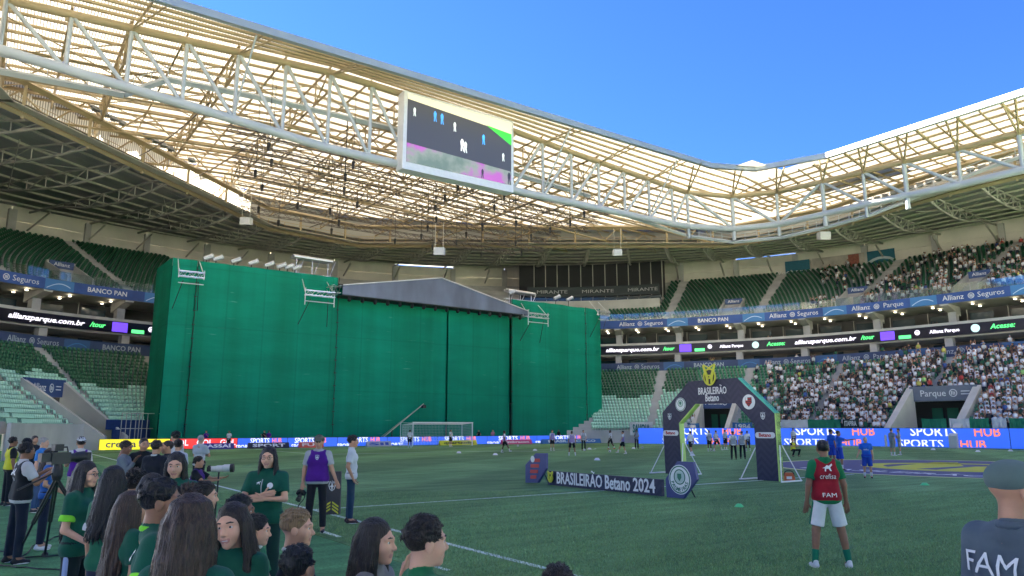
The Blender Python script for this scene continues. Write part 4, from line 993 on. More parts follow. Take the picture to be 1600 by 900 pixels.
cuts = [-27.6, at_b(298, 550, 58)[0], at_b(524, 550, 58)[0], at_b(680, 550, 58)[0], at_b(702, 550, 58)[0], at_b(799, 560, 58)[0], at_b(915, 560, 58)[0], 28.2]
for k, (x0, x1) in enumerate(zip(cuts[:-1], cuts[1:])):
    dz = -.9 if 2 <= k <= 4 else 0; db = .35 if k in (2, 4) else (.6 if k == 3 else 0)
    sheet('mesh_sheet', (x0 + .03, 58 + db), (x1 - .03, 58 + db), .05, GT + dz - .015 * k, 3.1 * k, nx=max(6, int((x1 - x0) * 1.6)))
sheet('mesh_sheet', (-27.9, 64.6), (-27.65, 58.05), .05, GT, 31, nx=16)
sheet('mesh_sheet', (28.25, 58.05), (28.6, 67.5), .05, GT, 37, nx=16)
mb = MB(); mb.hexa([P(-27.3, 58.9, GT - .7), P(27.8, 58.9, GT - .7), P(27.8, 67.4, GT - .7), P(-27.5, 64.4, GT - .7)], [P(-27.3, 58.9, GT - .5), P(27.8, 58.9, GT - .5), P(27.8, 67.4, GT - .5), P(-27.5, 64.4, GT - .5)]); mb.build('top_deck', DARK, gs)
mb = MB(); mb.hexa([P(-27.6, 64.6, 0), P(28.3, 67.6, 0), P(28.3, 67.8, 0), P(-27.6, 64.8, 0)], [P(-27.6, 64.6, GT), P(28.3, 67.6, GT), P(28.3, 67.8, GT), P(-27.6, 64.8, GT)]); mb.build('rear_cloth', GCL, gs)
for x in (cuts[1], cuts[2], cuts[5], cuts[6]):             # laced seams
    mb = MB(); pts = [P(x + .05 * math.sin(j * 2.1), 57.84 + .05 * math.cos(j), j * GT / 40) for j in range(41)]; mb.tube(pts, .03, 5)
    for j in range(2, 40, 3): mb.box(P(x, 57.82, j * GT / 40), .28, .06, .07, RZ_A)
    mb.build('laced_seam', BLACK, gs)
mb = MB(); mb.hexa([P(-24.5, 57.9, 1.6), P(-24, 57.9, 1.6), P(-24, 57.92, 1.6), P(-24.5, 57.92, 1.6)], [P(-24.4, 57.9, 2.6), P(-24.2, 57.9, 2.6), P(-24.2, 57.92, 2.6), P(-24.4, 57.92, 2.6)]);
# stage canopy
can = empty('stage_canopy', P(3, 56.3, 16.5), label='dark grey gabled canopy front above the green screen', cat='canopy')
TARP = mat('grey_tarpaulin', (.105, .125, .175), .45, var=.45, vscale=.30, bump=.25, bscale=.9, stretch=(1, 1, .35))
cb = 56.2; L0 = at_b(536, 446, cb); Pk = at_b(690, 435, cb); R0 = at_b(826, 487, cb); Lb = at_b(538, 460, cb); Rb = at_b(826, 492, cb)
xs = np.linspace(L0[0], R0[0], 9)
def top_z(a): return interp(a, [L0[0], Pk[0], R0[0]], [L0[1], Pk[1], R0[1]])
def bot_z(a): return interp(a, [Lb[0], Rb[0]], [Lb[1], Rb[1]])
for x0, x1 in zip(xs[:-1], xs[1:]):
    seg = [x0, x1] if not (x0 < Pk[0] < x1) else [x0, Pk[0], x1]; mb = MB()
    lo = [P(x, cb, bot_z(x)) for x in seg] + [P(x, cb, top_z(x)) for x in seg[::-1]]
    mb.prism(lo, LV.to_3d() * .08); mb.build('tarpaulin', TARP, can)
    mb = MB(); mb.hexa([P(x0, cb + .1, top_z(x0)), P(x1, cb + .1, top_z(x1)), P(x1, 66, top_z(x1)), P(x0, 66, top_z(x0))], [P(x0, cb + .1, top_z(x0) + .06), P(x1, cb + .1, top_z(x1) + .06), P(x1, 66, top_z(x1) + .06), P(x0, 66, top_z(x0) + .06)]); mb.build('roof_sheet', TARP, can)
for p, q in ((L0, Pk), (Pk, R0)): member('ridge_tube', P(p[0], cb - .06, p[1] + .05), P(q[0], cb - .06, q[1] + .05), .07, ALU, can)
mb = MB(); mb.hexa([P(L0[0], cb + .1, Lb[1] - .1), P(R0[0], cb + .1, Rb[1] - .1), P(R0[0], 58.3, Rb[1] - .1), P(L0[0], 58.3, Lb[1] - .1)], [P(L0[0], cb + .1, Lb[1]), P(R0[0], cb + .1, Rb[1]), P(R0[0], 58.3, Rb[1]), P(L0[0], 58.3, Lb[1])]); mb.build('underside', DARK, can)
for k in range(16):
    a = L0[0] + 1 + (R0[0] - L0[0] - 2) * k / 15; z = bot_z(a) - .35; mb = MB(); mb.lathe([(.10, -.3), (.2, -.22), (.2, .15), (.1, .2)], P(a, cb + .5, z), 8, (0, .4, 1)); mb.box(P(a, cb + .5, z + .22), .4, .08, .1, RZ_A); mb.build('stage_lamp', BLACK, can)
def lattice(mb, p, q, w=.35, n=None, r=.035):
    p, q = Vector(p), Vector(q); d = q - p; n = n or max(2, int(d.length / (w * 1.4))); t = d.normalized(); u = t.cross(Vector((0, 0, 1)))
    u = u.normalized() if u.length > .1 else Vector((1, 0, 0)); v = t.cross(u); C4 = [(u * a + v * b) * w / 2 for a, b in ((-1, -1), (1, -1), (1, 1), (-1, 1))]
    for c in C4: mb.tube([p + c, q + c], r, 4)
    for i in range(n):
        for k in range(4):
            a, b = C4[k], C4[(k + 1) % 4]
            if i % 2: a, b = b, a
            mb.tube([p + d * (i / n) + a, p + d * ((i + 1) / n) + b], r * .7, 3)
for nm, (px, py) in (('left', (530, 452)), ('right', (824, 489))):
    a, z = at_b(px, py, cb); mb = MB(); lattice(mb, P(a - .3, cb - .2, z), P(a - .3, 62, z), .8, 8, .06); mb.build('corner_truss', ALU, can)
outl = ['silver outrigger frame at the left corner of the green screen', 'silver outrigger frame left of the stage canopy', 'silver outrigger frame right of the stage canopy', 'silver outrigger frame at the right end of the green screen']
for k, (px, py, w) in enumerate(((298, 430, 2.3), (498, 460, 3.2), (838, 494, 3.2), (940, 490, 2.0))):
    a, z = at_b(px, py, 56.6); t = empty('outrigger_frame', P(a, 56.6, z), label=outl[k], cat='scaffold')
    for da in (-w / 2, w / 2):
        member('arm', P(a + da * .85, 58.2, z + 1.9), P(a + da, 56.2, z), .05, ALU, t); member('hanger', P(a + da, 56.2, z + .5), P(a + da, 56.2, z - 1.3 if k in (1, 2) else z - .4), .05, ALU, t)
        member('brace', P(a + da, 58, z - 3.2), P(a + da * .6, 56.3, z - .6), .035, BLACK, t)
    mb = MB(); lattice(mb, P(a - w / 2, 56.2, z), P(a + w / 2, 56.2, z), .5, 6, .05); mb.build('lattice_beam', ALU, t)
    member('lower_tube', P(a - w / 2, 56.2, z - .9), P(a + w / 2, 56.2, z - .9), .05, ALU, t)
for k, (px, py) in enumerate(((490, 404), (815, 456))):
    a, z = at_b(px, py, 59); t = empty('scaffold_tower', P(a, 59, GT - .5), label=['silver scaffold bundle on top of the screen left of the canopy', 'silver scaffold bundle on top of the screen right of the canopy'][k], cat='scaffold')
    for j, (db, dz) in enumerate(((0, 0), (.5, .15), (1.0, .05))): member('tube_bundle', P(a - 2.2, 59 + db, z + dz), P(a + 2.2, 59 + db, z + dz - .1), .19, ALU, t, 8)
    for da in (-1.8, 0, 1.8):
        member('leg', P(a + da, 59.3, GT - .6), P(a + da, 59.3, z), .06, ALU, t); member('brace', P(a + da, 59.3, GT - .4), P(a + da + .9, 59.4, z), .045, ALU, t)
    mb = MB(); lattice(mb, P(a - 2.4, 59.5, GT), P(a + 2.4, 59.5, GT), .45, 8, .05); mb.build('lattice_beam', ALU, t)
for k in range(11):
    px = (326, 341, 369, 396, 421, 440, 452, 464, 800, 870, 890)[k]; py = 402 + (px - 326) * .115
    a, z = at_b(px, py, 59); z = max(z, GT + .25); t = empty('stage_spotlight', P(a, 59, z - .5), label='pale spotlight %s on the top edge of the green screen' % ['first', 'second', 'third', 'fourth', 'fifth', 'sixth', 'seventh', 'eighth', 'right of the canopy, first', 'right of the canopy, second', 'right of the canopy, third'][k], cat='spotlight', group='spotlights along the screen top')
    mb = MB(); mb.lathe([(.12, -.55), (.2, -.5), (.24, .4), (.28, .5), (.24, .45)], P(a, 59, z), 10, (WV.x + .2, WV.y, .55)); mb.build('can', mat('lamp_can', (.55, .57, .6), .4, .4), t); member('stand', P(a - .2, 59, GT - .6), P(a - .2, 59, z - .05), .05, BLACK, t)

# ================================================================== BOARDS ROUND THE PITCH
def led_mat(nm, c, e): return mat(nm, c, .35, emit=e)
BBLUE = led_mat('led_board_blue', (.028, .105, .62), .55); BYEL = led_mat('led_board_yellow', (.85, .72, .02), .5); BRED = led_mat('led_board_red', (.75, .035, .03), .5)
TW = led_mat('led_text_white', (.82, .84, .9), .55); TO = led_mat('led_text_orange', (.9, .20, .09), .6); TNAVY = mat('text_navy', (.02, .03, .16), .4)
CASE = mat('board_case', (.03, .03, .033), .5)
BN = 0
def board(p, q, h, mt, lab, z0=0.05):
    """LED board from plan point p (left as seen from the pitch) to q"""
    global BN; BN += 1
    p, q = Vector(p), Vector(q); d = (q - p).normalized(); out = Vector((-d.y, d.x))       # away from the pitch
    t = empty('led_board', P(*((p + q) / 2), 0), label=lab, cat='led board', group='boards round the pitch')
    w3 = (d.x * WV + d.y * LV).to_3d(); n3 = (out.x * WV + out.y * LV).to_3d()
    mb = MB(); a, b = P(*p, z0), P(*q, z0); mb.hexa([a, b, b + n3 * .16, a + n3 * .16], [v + Vector((0, 0, h)) for v in (a, b, b + n3 * .16, a + n3 * .16)]); mb.build('cabinet', CASE, t)
    mb = MB(); u = w3 * .03; mb.hexa([a + u - n3 * .012, b - u - n3 * .012, b - u - n3 * .002, a + u - n3 * .002], [v + Vector((0, 0, h - .04)) for v in (a + u - n3 * .012, b - u - n3 * .012, b - u - n3 * .002, a + u - n3 * .002)]); mb.build('led_face', mt, t)
    for k in range(max(1, int((q - p).length / 4))):
        c = P(*(p + d * (2 + 4 * k)), 0) + n3 * .2; member('prop', c + Vector((0, 0, h * .8)), c + n3 * .6, .03, CASE, t, 4)
    def lettering(txt, f, zc, size, mt2, clip=None, width=None, bold=.014):
        c = P(*(p.lerp(q, f)), z0 + zc) - n3 * .02
        return text_mb(txt, size, mt2, frame(c, w3, (0, 0, 1)), t, depth=.012, bold=bold, clip=clip, width=width)
    return t, lettering, (q - p).length
gb = 56.4
gseg = [(155, 266, BYEL, 'y'), (266, 371, BRED, 'r')] + [(371 + 78 * k, 371 + 78 * (k + 1), BBLUE, 'b%d' % k) for k in range(8)]
bl = ['blue LED board next to the red one', 'blue LED board left of the goal', 'blue LED board at the left goal post', 'blue LED board behind the goal net', 'blue LED board right of the goal', 'blue LED board behind the kicking player', 'blue LED board behind the warming-up players', 'last blue LED board of the goal end']
for x0, x1, mt, k in gseg:
    p, q = at_b(x0, 690, gb)[0], at_b(x1, 690, gb)[0]
    if k == 'y':
        t, tx, ln = board((p, gb), (q, gb), .95, mt, 'yellow LED board in the far left corner'); tx('crefisa', .3, .47, .85, TNAVY, width=ln * .42); tx('crefisa', .8, .47, .85, TNAVY, width=ln * .36)
    elif k == 'r':
        t, tx, ln = board((p, gb), (q, gb), .95, mt, 'red LED board beside the yellow one')
        for f in (.14, .5, .85): tx('GOL', f, .52, .75, TW, width=ln * .24)
    else:
        t, tx, ln = board((p, gb), (q, gb), .95, mt, bl[int(k[1])]); o = (.08, -.03, .05)[int(k[1]) % 3]
        tx('SPORTS', .36 + o, .62, .72, TW, clip=(-.5, .30), width=ln * .38); tx('HUB', .70 + o, .62, .72, TO, clip=(-.5, .30), width=ln * .19)
        tx('SPORTS', .22 - o, .02, .66, TW, clip=(.02, .5), width=ln * .34)
bp = [(at_b(371 + 78 * 8, 690, gb)[0], gb), (24.5, 47.5), (32.0, 34.0), (36.4, 22.5), (37.6, 12), (37.8, 0), (37.8, -12)]
el = ['tall blue LED board beyond the arch, far corner', 'tall blue LED board seen through the arch', 'tall blue LED board right of the arch', 'tall blue LED board behind the two coaches in blue', 'tall blue LED board behind the centre circle', 'tall blue LED board at the right edge']
for k, (p, q) in enumerate(zip(bp[:-1], bp[1:])):
    h = .95 if k == 0 else 1.9; t, tx, ln = board(p, q, h, BBLUE, el[k])
    if k == 0: tx('SPORTS', .35, .55, .7, TW, width=3.4); tx('HUB', .75, .55, .7, TO, width=1.7); continue
    n = 2 if ln > 17 else 1
    for j in range(n):
        f = (j + .5) / n; w = 2.6
        tx('SPORTS', f - .5 * w / ln, 1.50, 1.25, TW, clip=(-.6, .30), width=4.3); tx('HUB', f + 1.32 * w / ln, 1.50, 1.25, TO, clip=(-.6, .30), width=2.2)
        tx('SPORTS', f - 1.0 * w / ln, .30, 1.2, TW, clip=(-.22, .4), width=4.3); tx('HUB', f + .82 * w / ln, .30, 1.2, TO, clip=(-.22, .4), width=2.2)
# slanting cloth ads lying on the grass in front of the boards
for px0, px1, py, txt, c, tc_, lab in ((688, 746, 697, 'quartzolit', (.62, .60, .03), (.02, .04, .02), 'yellow slanting ad mat beside the goal'), (785, 832, 694, 'Embracon', (.50, .05, .16), (.7, .6, .6), 'crimson slanting ad mat right of the goal'), (848, 940, 693, 'BRASIL TÉCNICO', (.02, .12, .34), (.6, .7, .7), 'navy slanting ad mat behind the players'),
        (574, 612, 699, 'Sil', (.35, .37, .42), (.02, .06, .35), 'pale grey slanting ad mat left of the goal'), (318, 366, 706, 'ASSAÍ', (.03, .03, .22), (.8, .8, .85), 'dark blue slanting ad mat in front of the red board'), (388, 452, 704, 'SPORT', (.012, .014, .03), (.7, .7, .75), 'black slanting ad mat on the far touchline grass'), (468, 506, 703, 'FUT', (.55, .08, .05), (.7, .6, .55), 'red slanting ad mat on the far grass')):
    b0 = 54.6; a0, a1 = at_b(px0, py, b0)[0], at_b(px1, py, b0)[0]; t = empty('ad_mat', P((a0 + a1) / 2, b0, 0), label=lab, cat='ad mat', group='slanting ad mats on the grass')
    m1 = mat('mat_' + txt[:5], c, .6, var=.06); mb = MB(); mb.hexa([P(a0, b0, .01), P(a1, b0, .01), P(a1, b0 + .5, .01), P(a0, b0 + .5, .01)], [P(a0, b0 + .25, .55), P(a1, b0 + .25, .55), P(a1, b0 + .3, .55), P(a0, b0 + .3, .55)]); mb.build('cloth', m1, t)
    up = P(0, b0 + .25, .54) - P(0, b0, 0); text_mb(txt, .42, mat('mat_text_' + txt[:4], tc_, .6), frame(P((a0 + a1) / 2, b0 + .125, .275) - LV.to_3d() * .012 + Vector((0, 0, .006)), WV.to_3d(), up), t, width=(a1 - a0) * .8, bold=.03)

# ================================================================== GOAL
goal = empty('football_goal', P(0, 52.5, 0), label='white goal with net in front of the green screen', cat='goal')
for sx in (-1, 1):
    member('post', P(3.72 * sx, 52.5, 0), P(3.72 * sx, 52.5, 2.5), .06, WHITE, goal, 12)
    member('net_support', P(3.9 * sx, 55.0, 0), P(3.9 * sx, 55.0, 2.55), .035, WHITE, goal, 8)
    member('tie_rope', P(3.72 * sx, 52.5, 2.5), P(3.9 * sx, 55.0, 2.5), .012, WHITE, goal, 4)
member('crossbar', P(-3.78, 52.5, 2.5), P(3.78, 52.5, 2.5), .06, WHITE, goal, 12)
mb = MB()
def net(p00, p10, p11, p01, nu, nv):
    q = [Vector(x) for x in (p00, p10, p11, p01)]
    g = lambda u, v: q[0].lerp(q[1], u).lerp(q[3].lerp(q[2], u), v)
    for i in range(nu + 1): mb.tube([g(i / nu, 0), g(i / nu, 1)], .007, 3)
    for j in range(nv + 1): mb.tube([g(0, j / nv), g(1, j / nv)], .007, 3)
net(P(-3.72, 55.0, .03), P(3.72, 55.0, .03), P(3.72, 54.9, 2.3), P(-3.72, 54.9, 2.3), 40, 13)
net(P(-3.72, 52.55, 2.46), P(3.72, 52.55, 2.46), P(3.72, 54.9, 2.3), P(-3.72, 54.9, 2.3), 40, 12)
for sx in (-1, 1): net(P(3.74 * sx, 52.55, .03), P(3.74 * sx, 55.0, .03), P(3.74 * sx, 54.9, 2.3), P(3.74 * sx, 52.55, 2.46), 13, 13)
mb.build('net', mat('net_cord', (.75, .75, .75), .7), goal)
# camera jib behind the goal
w0 = P(at_b(612, 690, 57.3)[0], 57.3, 0); a1, z1 = at_b(662, 631, 57.3); jib = empty('camera_jib', w0, label='long thin camera jib raised in front of the green screen', cat='camera crane')
mid = w0 + Vector((0, 0, 1.7)); tip = P(a1, 57.3, z1); back = mid + (mid - tip).normalized() * 1.8
member('boom', back, tip, .055, STEELD, jib, 6); member('boom_stay', back + Vector((0, 0, .25)), tip, .015, STEELD, jib, 4); member('column', w0, mid, .07, BLACK, jib, 8)
mb = MB(); mb.box(back, .5, .35, .4, RZ_A); mb.build('counterweight', BLACK, jib)
mb = MB(); mb.box(tip + Vector((0, 0, -.3)), .35, .5, .35, RZ_A); mb.lathe([(.1, 0), (.1, .3)], tip + Vector((0, -.3, -.3)), 8, (0, -1, 0)); mb.tube([tip, tip + Vector((0, 0, -.2))], .05, 6); mb.build('camera_head', BLACK, jib)
for k in range(3): ang = 2.1 * k; member('foot', w0 + Vector((0, 0, .5)), w0 + Vector((.6 * math.cos(ang), .6 * math.sin(ang), 0)), .03, BLACK, jib, 4)

# ================================================================== ARCH, SIGNS
AA = -15.9
def A(px, py): return at_a(px, py, AA)
arch = empty('entrance_arch', P(AA, 2.7, 0), label='tall navy fabric arch with yellow emblem on the halfway line', cat='arch')
def chev():
    m = bpy.data.materials.new('arch_fabric'); m.use_nodes = True; nt = m.node_tree; b = nt.nodes['Principled BSDF']; b.inputs['Roughness'].default_value = .55
    tc = nt.nodes.new('ShaderNodeTexCoord'); mp = nt.nodes.new('ShaderNodeMapping'); mp.inputs['Rotation'].default_value = (0, 0, -PHI); sep = nt.nodes.new('ShaderNodeSeparateXYZ'); L = nt.links
    L.new(tc.outputs['Object'], mp.inputs[0]); L.new(mp.outputs[0], sep.inputs[0])
    pp = nt.nodes.new('ShaderNodeMath'); pp.operation = 'PINGPONG'; pp.inputs[1].default_value = .45; L.new(sep.outputs[1], pp.inputs[0])
    ad = nt.nodes.new('ShaderNodeMath'); L.new(pp.outputs[0], ad.inputs[0]); L.new(sep.outputs[2], ad.inputs[1])
    p2 = nt.nodes.new('ShaderNodeMath'); p2.operation = 'PINGPONG'; p2.inputs[1].default_value = .14; L.new(ad.outputs[0], p2.inputs[0])
    r = nt.nodes.new('ShaderNodeMapRange'); r.inputs[1].default_value = .06; r.inputs[2].default_value = .08; L.new(p2.outputs[0], r.inputs[0])
    mx = nt.nodes.new('ShaderNodeMix'); mx.data_type = 'RGBA'; L.new(r.outputs[0], mx.inputs[0]); mx.inputs[6].default_value = (.020, .020, .052, 1); mx.inputs[7].default_value = (.030, .028, .066, 1); L.new(mx.outputs[2], b.inputs['Base Color'])
    n = nt.nodes.new('ShaderNodeTexNoise'); n.inputs['Scale'].default_value = 2.2; L.new(tc.outputs['Object'], n.inputs['Vector']); bp_ = nt.nodes.new('ShaderNodeBump'); bp_.inputs['Strength'].default_value = .25; bp_.inputs['Distance'].default_value = .05; L.new(n.outputs[0], bp_.inputs['Height']); L.new(bp_.outputs[0], b.inputs['Normal'])
    MATS['arch_fabric'] = m; return m
ARF = chev(); LIME = mat('lime_edge', (.42, .62, .16), .5, var=.06); MINT = mat('mint_edge', (.12, .62, .42), .5, var=.06)
O = [A(1040, 741), A(1035, 645), A(1076, 596), A(1154, 590), A(1212, 645), A(1219, 753)]; Iv = [A(1066, 738), A(1061, 661), A(1087, 631), A(1149, 630), A(1178, 662), A(1184, 752)]
O[0] = (O[0][0], 0); O[5] = (O[5][0], 0); Iv[0] = (Iv[0][0], 0); Iv[5] = (Iv[5][0], 0)
TH = .24
for k, nm in enumerate(('leg', 'shoulder', 'lintel', 'shoulder', 'leg')):
    q = [O[k], O[k + 1], Iv[k + 1], Iv[k]]; mb = MB(); mb.prism([P(AA, b, z) for b, z in q], WV.to_3d() * TH); mb.build(nm, ARF, arch)
def edge_strip(p, q, mt, off):
    """coloured piping along a side face"""
    mb = MB(); n = Vector((q[1] - p[1], -(q[0] - p[0]))).normalized() * off
    mb.hexa([P(AA - .01, p[0], p[1]), P(AA - .01, q[0], q[1]), P(AA + TH + .01, q[0], q[1]), P(AA + TH + .01, p[0], p[1])], [P(AA - .01, p[0] + n.x, p[1] + n.y), P(AA - .01, q[0] + n.x, q[1] + n.y), P(AA + TH + .01, q[0] + n.x, q[1] + n.y), P(AA + TH + .01, p[0] + n.x, p[1] + n.y)]); mb.build('edge_piping', mt, arch)
edge_strip(O[3], O[4], MINT, -.05); edge_strip(O[4], O[5], LIME, -.05); edge_strip(Iv[0], Iv[1], LIME, -.05); edge_strip(Iv[1], Iv[2], LIME, -.05)
def af(b, z, d=.02): return frame(P(AA - d, b, z), LV.to_3d() * -1, (0, 0, 1))
bc, zc = A(1113, 611); text_mb('BRASILEIRÃO', .42, WHITE, af(bc, zc), arch, bold=.012, width=1.5)
bc, zc = A(1113, 622); text_mb('Betano', .42, WHITE, af(bc, zc), arch, bold=.015, width=.72)
def disc_on(M, r, mt, par, nm, th=.012, n=24, r0=0.0, sx=1.0):
    mb = MB()
    if r0: 
        for k in range(n):
            a0, a1 = 2 * math.pi * k / n, 2 * math.pi * (k + 1) / n
            mb.prism([M @ Vector((rr * math.cos(t) * sx, rr * math.sin(t), 0)) for rr, t in ((r0, a0), (r, a0), (r, a1), (r0, a1))], M.to_3x3() @ Vector((0, 0, th)))
    else: mb.prism([M @ Vector((r * math.cos(2 * math.pi * k / n) * sx, r * math.sin(2 * math.pi * k / n), 0)) for k in range(n)], M.to_3x3() @ Vector((0, 0, th)))
    return mb.build(nm, mt, par)
def poly_on(M, pts, mt, par, nm, th=.012):
    mb = MB(); mb.prism([M @ Vector((x, y, 0)) for x, y in pts], M.to_3x3() @ Vector((0, 0, th))); return mb.build(nm, mt, par)
CG = mat('crest_green', (.02, .16, .10), .5); CR = mat('crest_red', (.50, .02, .02), .5); CK = mat('crest_black', (.02, .015, .015), .5); CW_ = mat('crest_white', (.75, .77, .76), .5)
def shield(M, s, par, th=.012):
    """small striped shield"""
    poly_on(M, [(-.5 * s, .6 * s), (-.5 * s, -.1 * s), (0, -.65 * s), (.5 * s, -.1 * s), (.5 * s, .6 * s)], CK, par, 'crest', th)
    for k in range(4):
        y = .42 * s - .27 * s * k; w = .46 * s if k < 3 else .24 * s; poly_on(M @ Matrix.Translation((0, 0, th)), [(-w, y - .075 * s), (w, y - .075 * s), (w, y + .075 * s), (-w, y + .075 * s)], CR, par, 'crest_stripe', .006)
    poly_on(M @ Matrix.Translation((-.22 * s, .4 * s, th * 1.5)), [(-.2 * s, -.2 * s), (.1 * s, -.2 * s), (.1 * s, .2 * s), (-.2 * s, .2 * s)], CW_, par, 'crest_canton', .006)
def round_crest(M, r, par, txt=True):
    """round green crest with ring, shield and club name"""
    disc_on(M, r, CW_, par, 'crest', .012); disc_on(M @ Matrix.Translation((0, 0, .012)), r * .94, CG, par, 'crest_ring', .006, r0=r * .86)
    Mi = M @ Matrix.Translation((0, r * .18, .014)); disc_on(Mi, r * .52, CG, par, 'crest_shield', .006, r0=r * .44); disc_on(Mi, r * .40, mat('crest_pale', (.45, .58, .52), .5), par, 'crest_centre', .006)
    poly_on(Mi @ Matrix.Translation((0, 0, .007)), [(-.18 * r, .22 * r), (-.18 * r, -.05 * r), (0, -.28 * r), (.18 * r, -.05 * r), (.18 * r, .22 * r)], CG, par, 'crest_letter', .006)
    if txt:
        for k, ch in enumerate('PALMEIRAS'):
            t = math.radians(198 + 18 * k); R = Matrix.Rotation(t + math.pi / 2, 4, 'Z'); text_mb(ch, r * .36, CG, M @ Matrix.Translation((.68 * r * math.cos(t), .68 * r * math.sin(t), .016)) @ R, par, depth=.006, bold=.02)
def cbf(M, s, par, mt):
    """outlined badge with stars"""
    for k in range(5): disc_on(M @ Matrix.Translation(((k - 2) * .24 * s, .72 * s - .05 * s * abs(k - 2), 0)), .07 * s, mt, par, 'badge_star', .01, 6)
    o = [(-.42, .48), (-.48, .05), (-.3, -.45), (0, -.68), (.3, -.45), (.48, .05), (.42, .48)]
    for (x0, y0), (x1, y1) in zip(o, o[1:] + o[:1]):
        d = Vector((x1 - x0, y1 - y0)).normalized() * .045; n = Vector((-d.y, d.x)); poly_on(M, [((x0 + n.x) * s, (y0 + n.y) * s), ((x0 - n.x) * s, (y0 - n.y) * s), ((x1 - n.x) * s, (y1 - n.y) * s), ((x1 + n.x) * s, (y1 + n.y) * s)][::-1], mt, par, 'badge_line', .01)
    poly_on(M, [(-.09 * s, .38 * s), (-.09 * s, -.5 * s), (.09 * s, -.5 * s), (.09 * s, .38 * s)], mt, par, 'badge_cross', .01); poly_on(M, [(-.34 * s, .04 * s), (-.34 * s, -.1 * s), (.34 * s, -.1 * s), (.34 * s, .04 * s)], mt, par, 'badge_cross', .012)
    disc_on(M @ Matrix.Translation((0, 0, .01)), .2 * s, mt, par, 'badge_disc', .008, 16, r0=.12 * s)
bc, zc = A(1064, 632); round_crest(af(bc, zc), .30, arch, False)
bc, zc = A(1170.5, 628); disc_on(af(bc, zc), .30, CW_, arch, 'crest_disc'); shield(af(bc, zc, .034), .30, arch)
for px, py in ((1047, 651), (1192.5, 650)): bc, zc = A(px, py); cbf(af(bc, zc), .2, arch, CW_)
for px, py in ((1048.5, 676.5), (1196, 680)):
    bc, zc = A(px, py); M = af(bc, zc); w, h = .34, .115
    poly_on(M, [(w * cx + h * math.cos(t), h * math.sin(t)) for cx, ts in ((1, np.linspace(-1.57, 1.57, 7)), (-1, np.linspace(1.57, 4.71, 7))) for t in ts], WHITE, arch, 'pill_label'); text_mb('Betano', .2, CR, M @ Matrix.Translation((0, 0, .02)), arch, width=.56, bold=.03, depth=.006)
def trophy(M, s, par, base):
    """yellow emblem: ring, two wings rising to points, ball"""
    disc_on(M, .60 * s, base, par, 'emblem_ground', .05, 28, sx=.9); M1 = M @ Matrix.Translation((0, 0, .055))
    disc_on(M1, .66 * s, YEL, par, 'emblem_ring', .03, 30, r0=.54 * s, sx=.9)
    for sx in (-1, 1):
        pts = [(.52 * sx * s, .98 * s), (.12 * sx * s, .10 * s), (.10 * sx * s, -.50 * s), (.26 * sx * s, -.50 * s), (.34 * sx * s, .02 * s), (.62 * sx * s, .86 * s)]
        poly_on(M1, pts if sx < 0 else pts[::-1], YEL, par, 'emblem_wing', .04)
        pts = [(.52 * sx * s, .98 * s), (0, .72 * s), (0, .62 * s), (.46 * sx * s, .86 * s)]; poly_on(M1, pts if sx < 0 else pts[::-1], YEL, par, 'emblem_wing', .04)
    disc_on(M1, .16 * s, YEL, par, 'emblem_ball', .05, 14); disc_on(M1 @ Matrix.Translation((0, 0, .051)), .06 * s, CK, par, 'emblem_ball_patch', .006, 5)
bc, zc = A(1111.5, 589); trophy(frame(P(AA - .06, bc, zc), LV.to_3d() * -1, (0, 0, 1)), .56, arch, CK)
for (b0, z0), sgn in ((O[0], 1), (Iv[0], -1), (Iv[5], 1), (O[5], -1)):
    bb = b0 + .25 * sgn; a_ = AA + (.0 if sgn > 0 else TH)
    member('stay', P(AA + .1, b0 + .02 * sgn, 1.35), P(AA - .5, b0 + .42 * sgn, .03), .022, WHITE, arch, 5); member('stay', P(AA + TH, b0 + .02 * sgn, 1.35), P(AA + TH + .5, b0 + .42 * sgn, .03), .022, WHITE, arch, 5)
    member('foot_bar', P(AA - .55, b0 + .44 * sgn, .03), P(AA + TH + .5, b0 + .44 * sgn, .03), .03, WHITE, arch, 4)
w = gp(1231, 751); t = empty('equipment_bag', w, .5, label='small orange bag on the grass at the foot of the arch', cat='bag')
mb = MB(); mb.hexa([w + Vector(c) for c in ((-.24, -.16, 0), (.24, -.16, 0), (.24, .16, 0), (-.24, .16, 0))], [w + Vector(c) for c in ((-.2, -.13, .3), (.2, -.13, .3), (.2, .13, .3), (-.2, .13, .3))]); mb.build('body', mat('orange_nylon', (.62, .12, .03), .5), t)
mb = MB(); mb.tube([w + Vector((.2 * math.cos(k * .35) , -.17, .2 + .2 * math.sin(k * .35))) for k in range(10)], .02, 5); mb.build('handle', BLACK, t); mb = MB(); mb.box(w + Vector((0, -.17, .12)), .2, .03, .1); mb.build('pocket', WHITE, t)
# the low board and the two hexagonal signs
SB = -24.3
def B_(px, py): return at_a(px, py, SB)
brd = empty('title_board', P(SB, 0, 0), label='long low navy board with championship title on the grass', cat='board')
q = [B_(856, 758), B_(856, 735), B_(1033, 750), B_(1033, 778)]; b0, b1 = q[0][0], q[2][0]; hgt = (q[1][1] + q[2][1]) / 2
mb = MB(); mb.prism([P(SB, b0, .02), P(SB, b0, hgt), P(SB, b1, hgt), P(SB, b1, .02)], WV.to_3d() * .12); mb.build('panel', ARF, brd)
zc = hgt / 2 + .02; bl_ = b0 - b1
def bf(f): return frame(P(SB - .012, b0 - bl_ * f, zc), LV.to_3d() * -1, (0, 0, 1))
text_mb('BRASILEIRÃO', .56, WHITE, bf(.31), brd, bold=.015, width=bl_ * .43); text_mb('Betano', .6, WHITE, bf(.655), brd, bold=.02, width=bl_ * .21); text_mb('2024', .56, WHITE, bf(.87), brd, bold=.018, width=bl_ * .17)
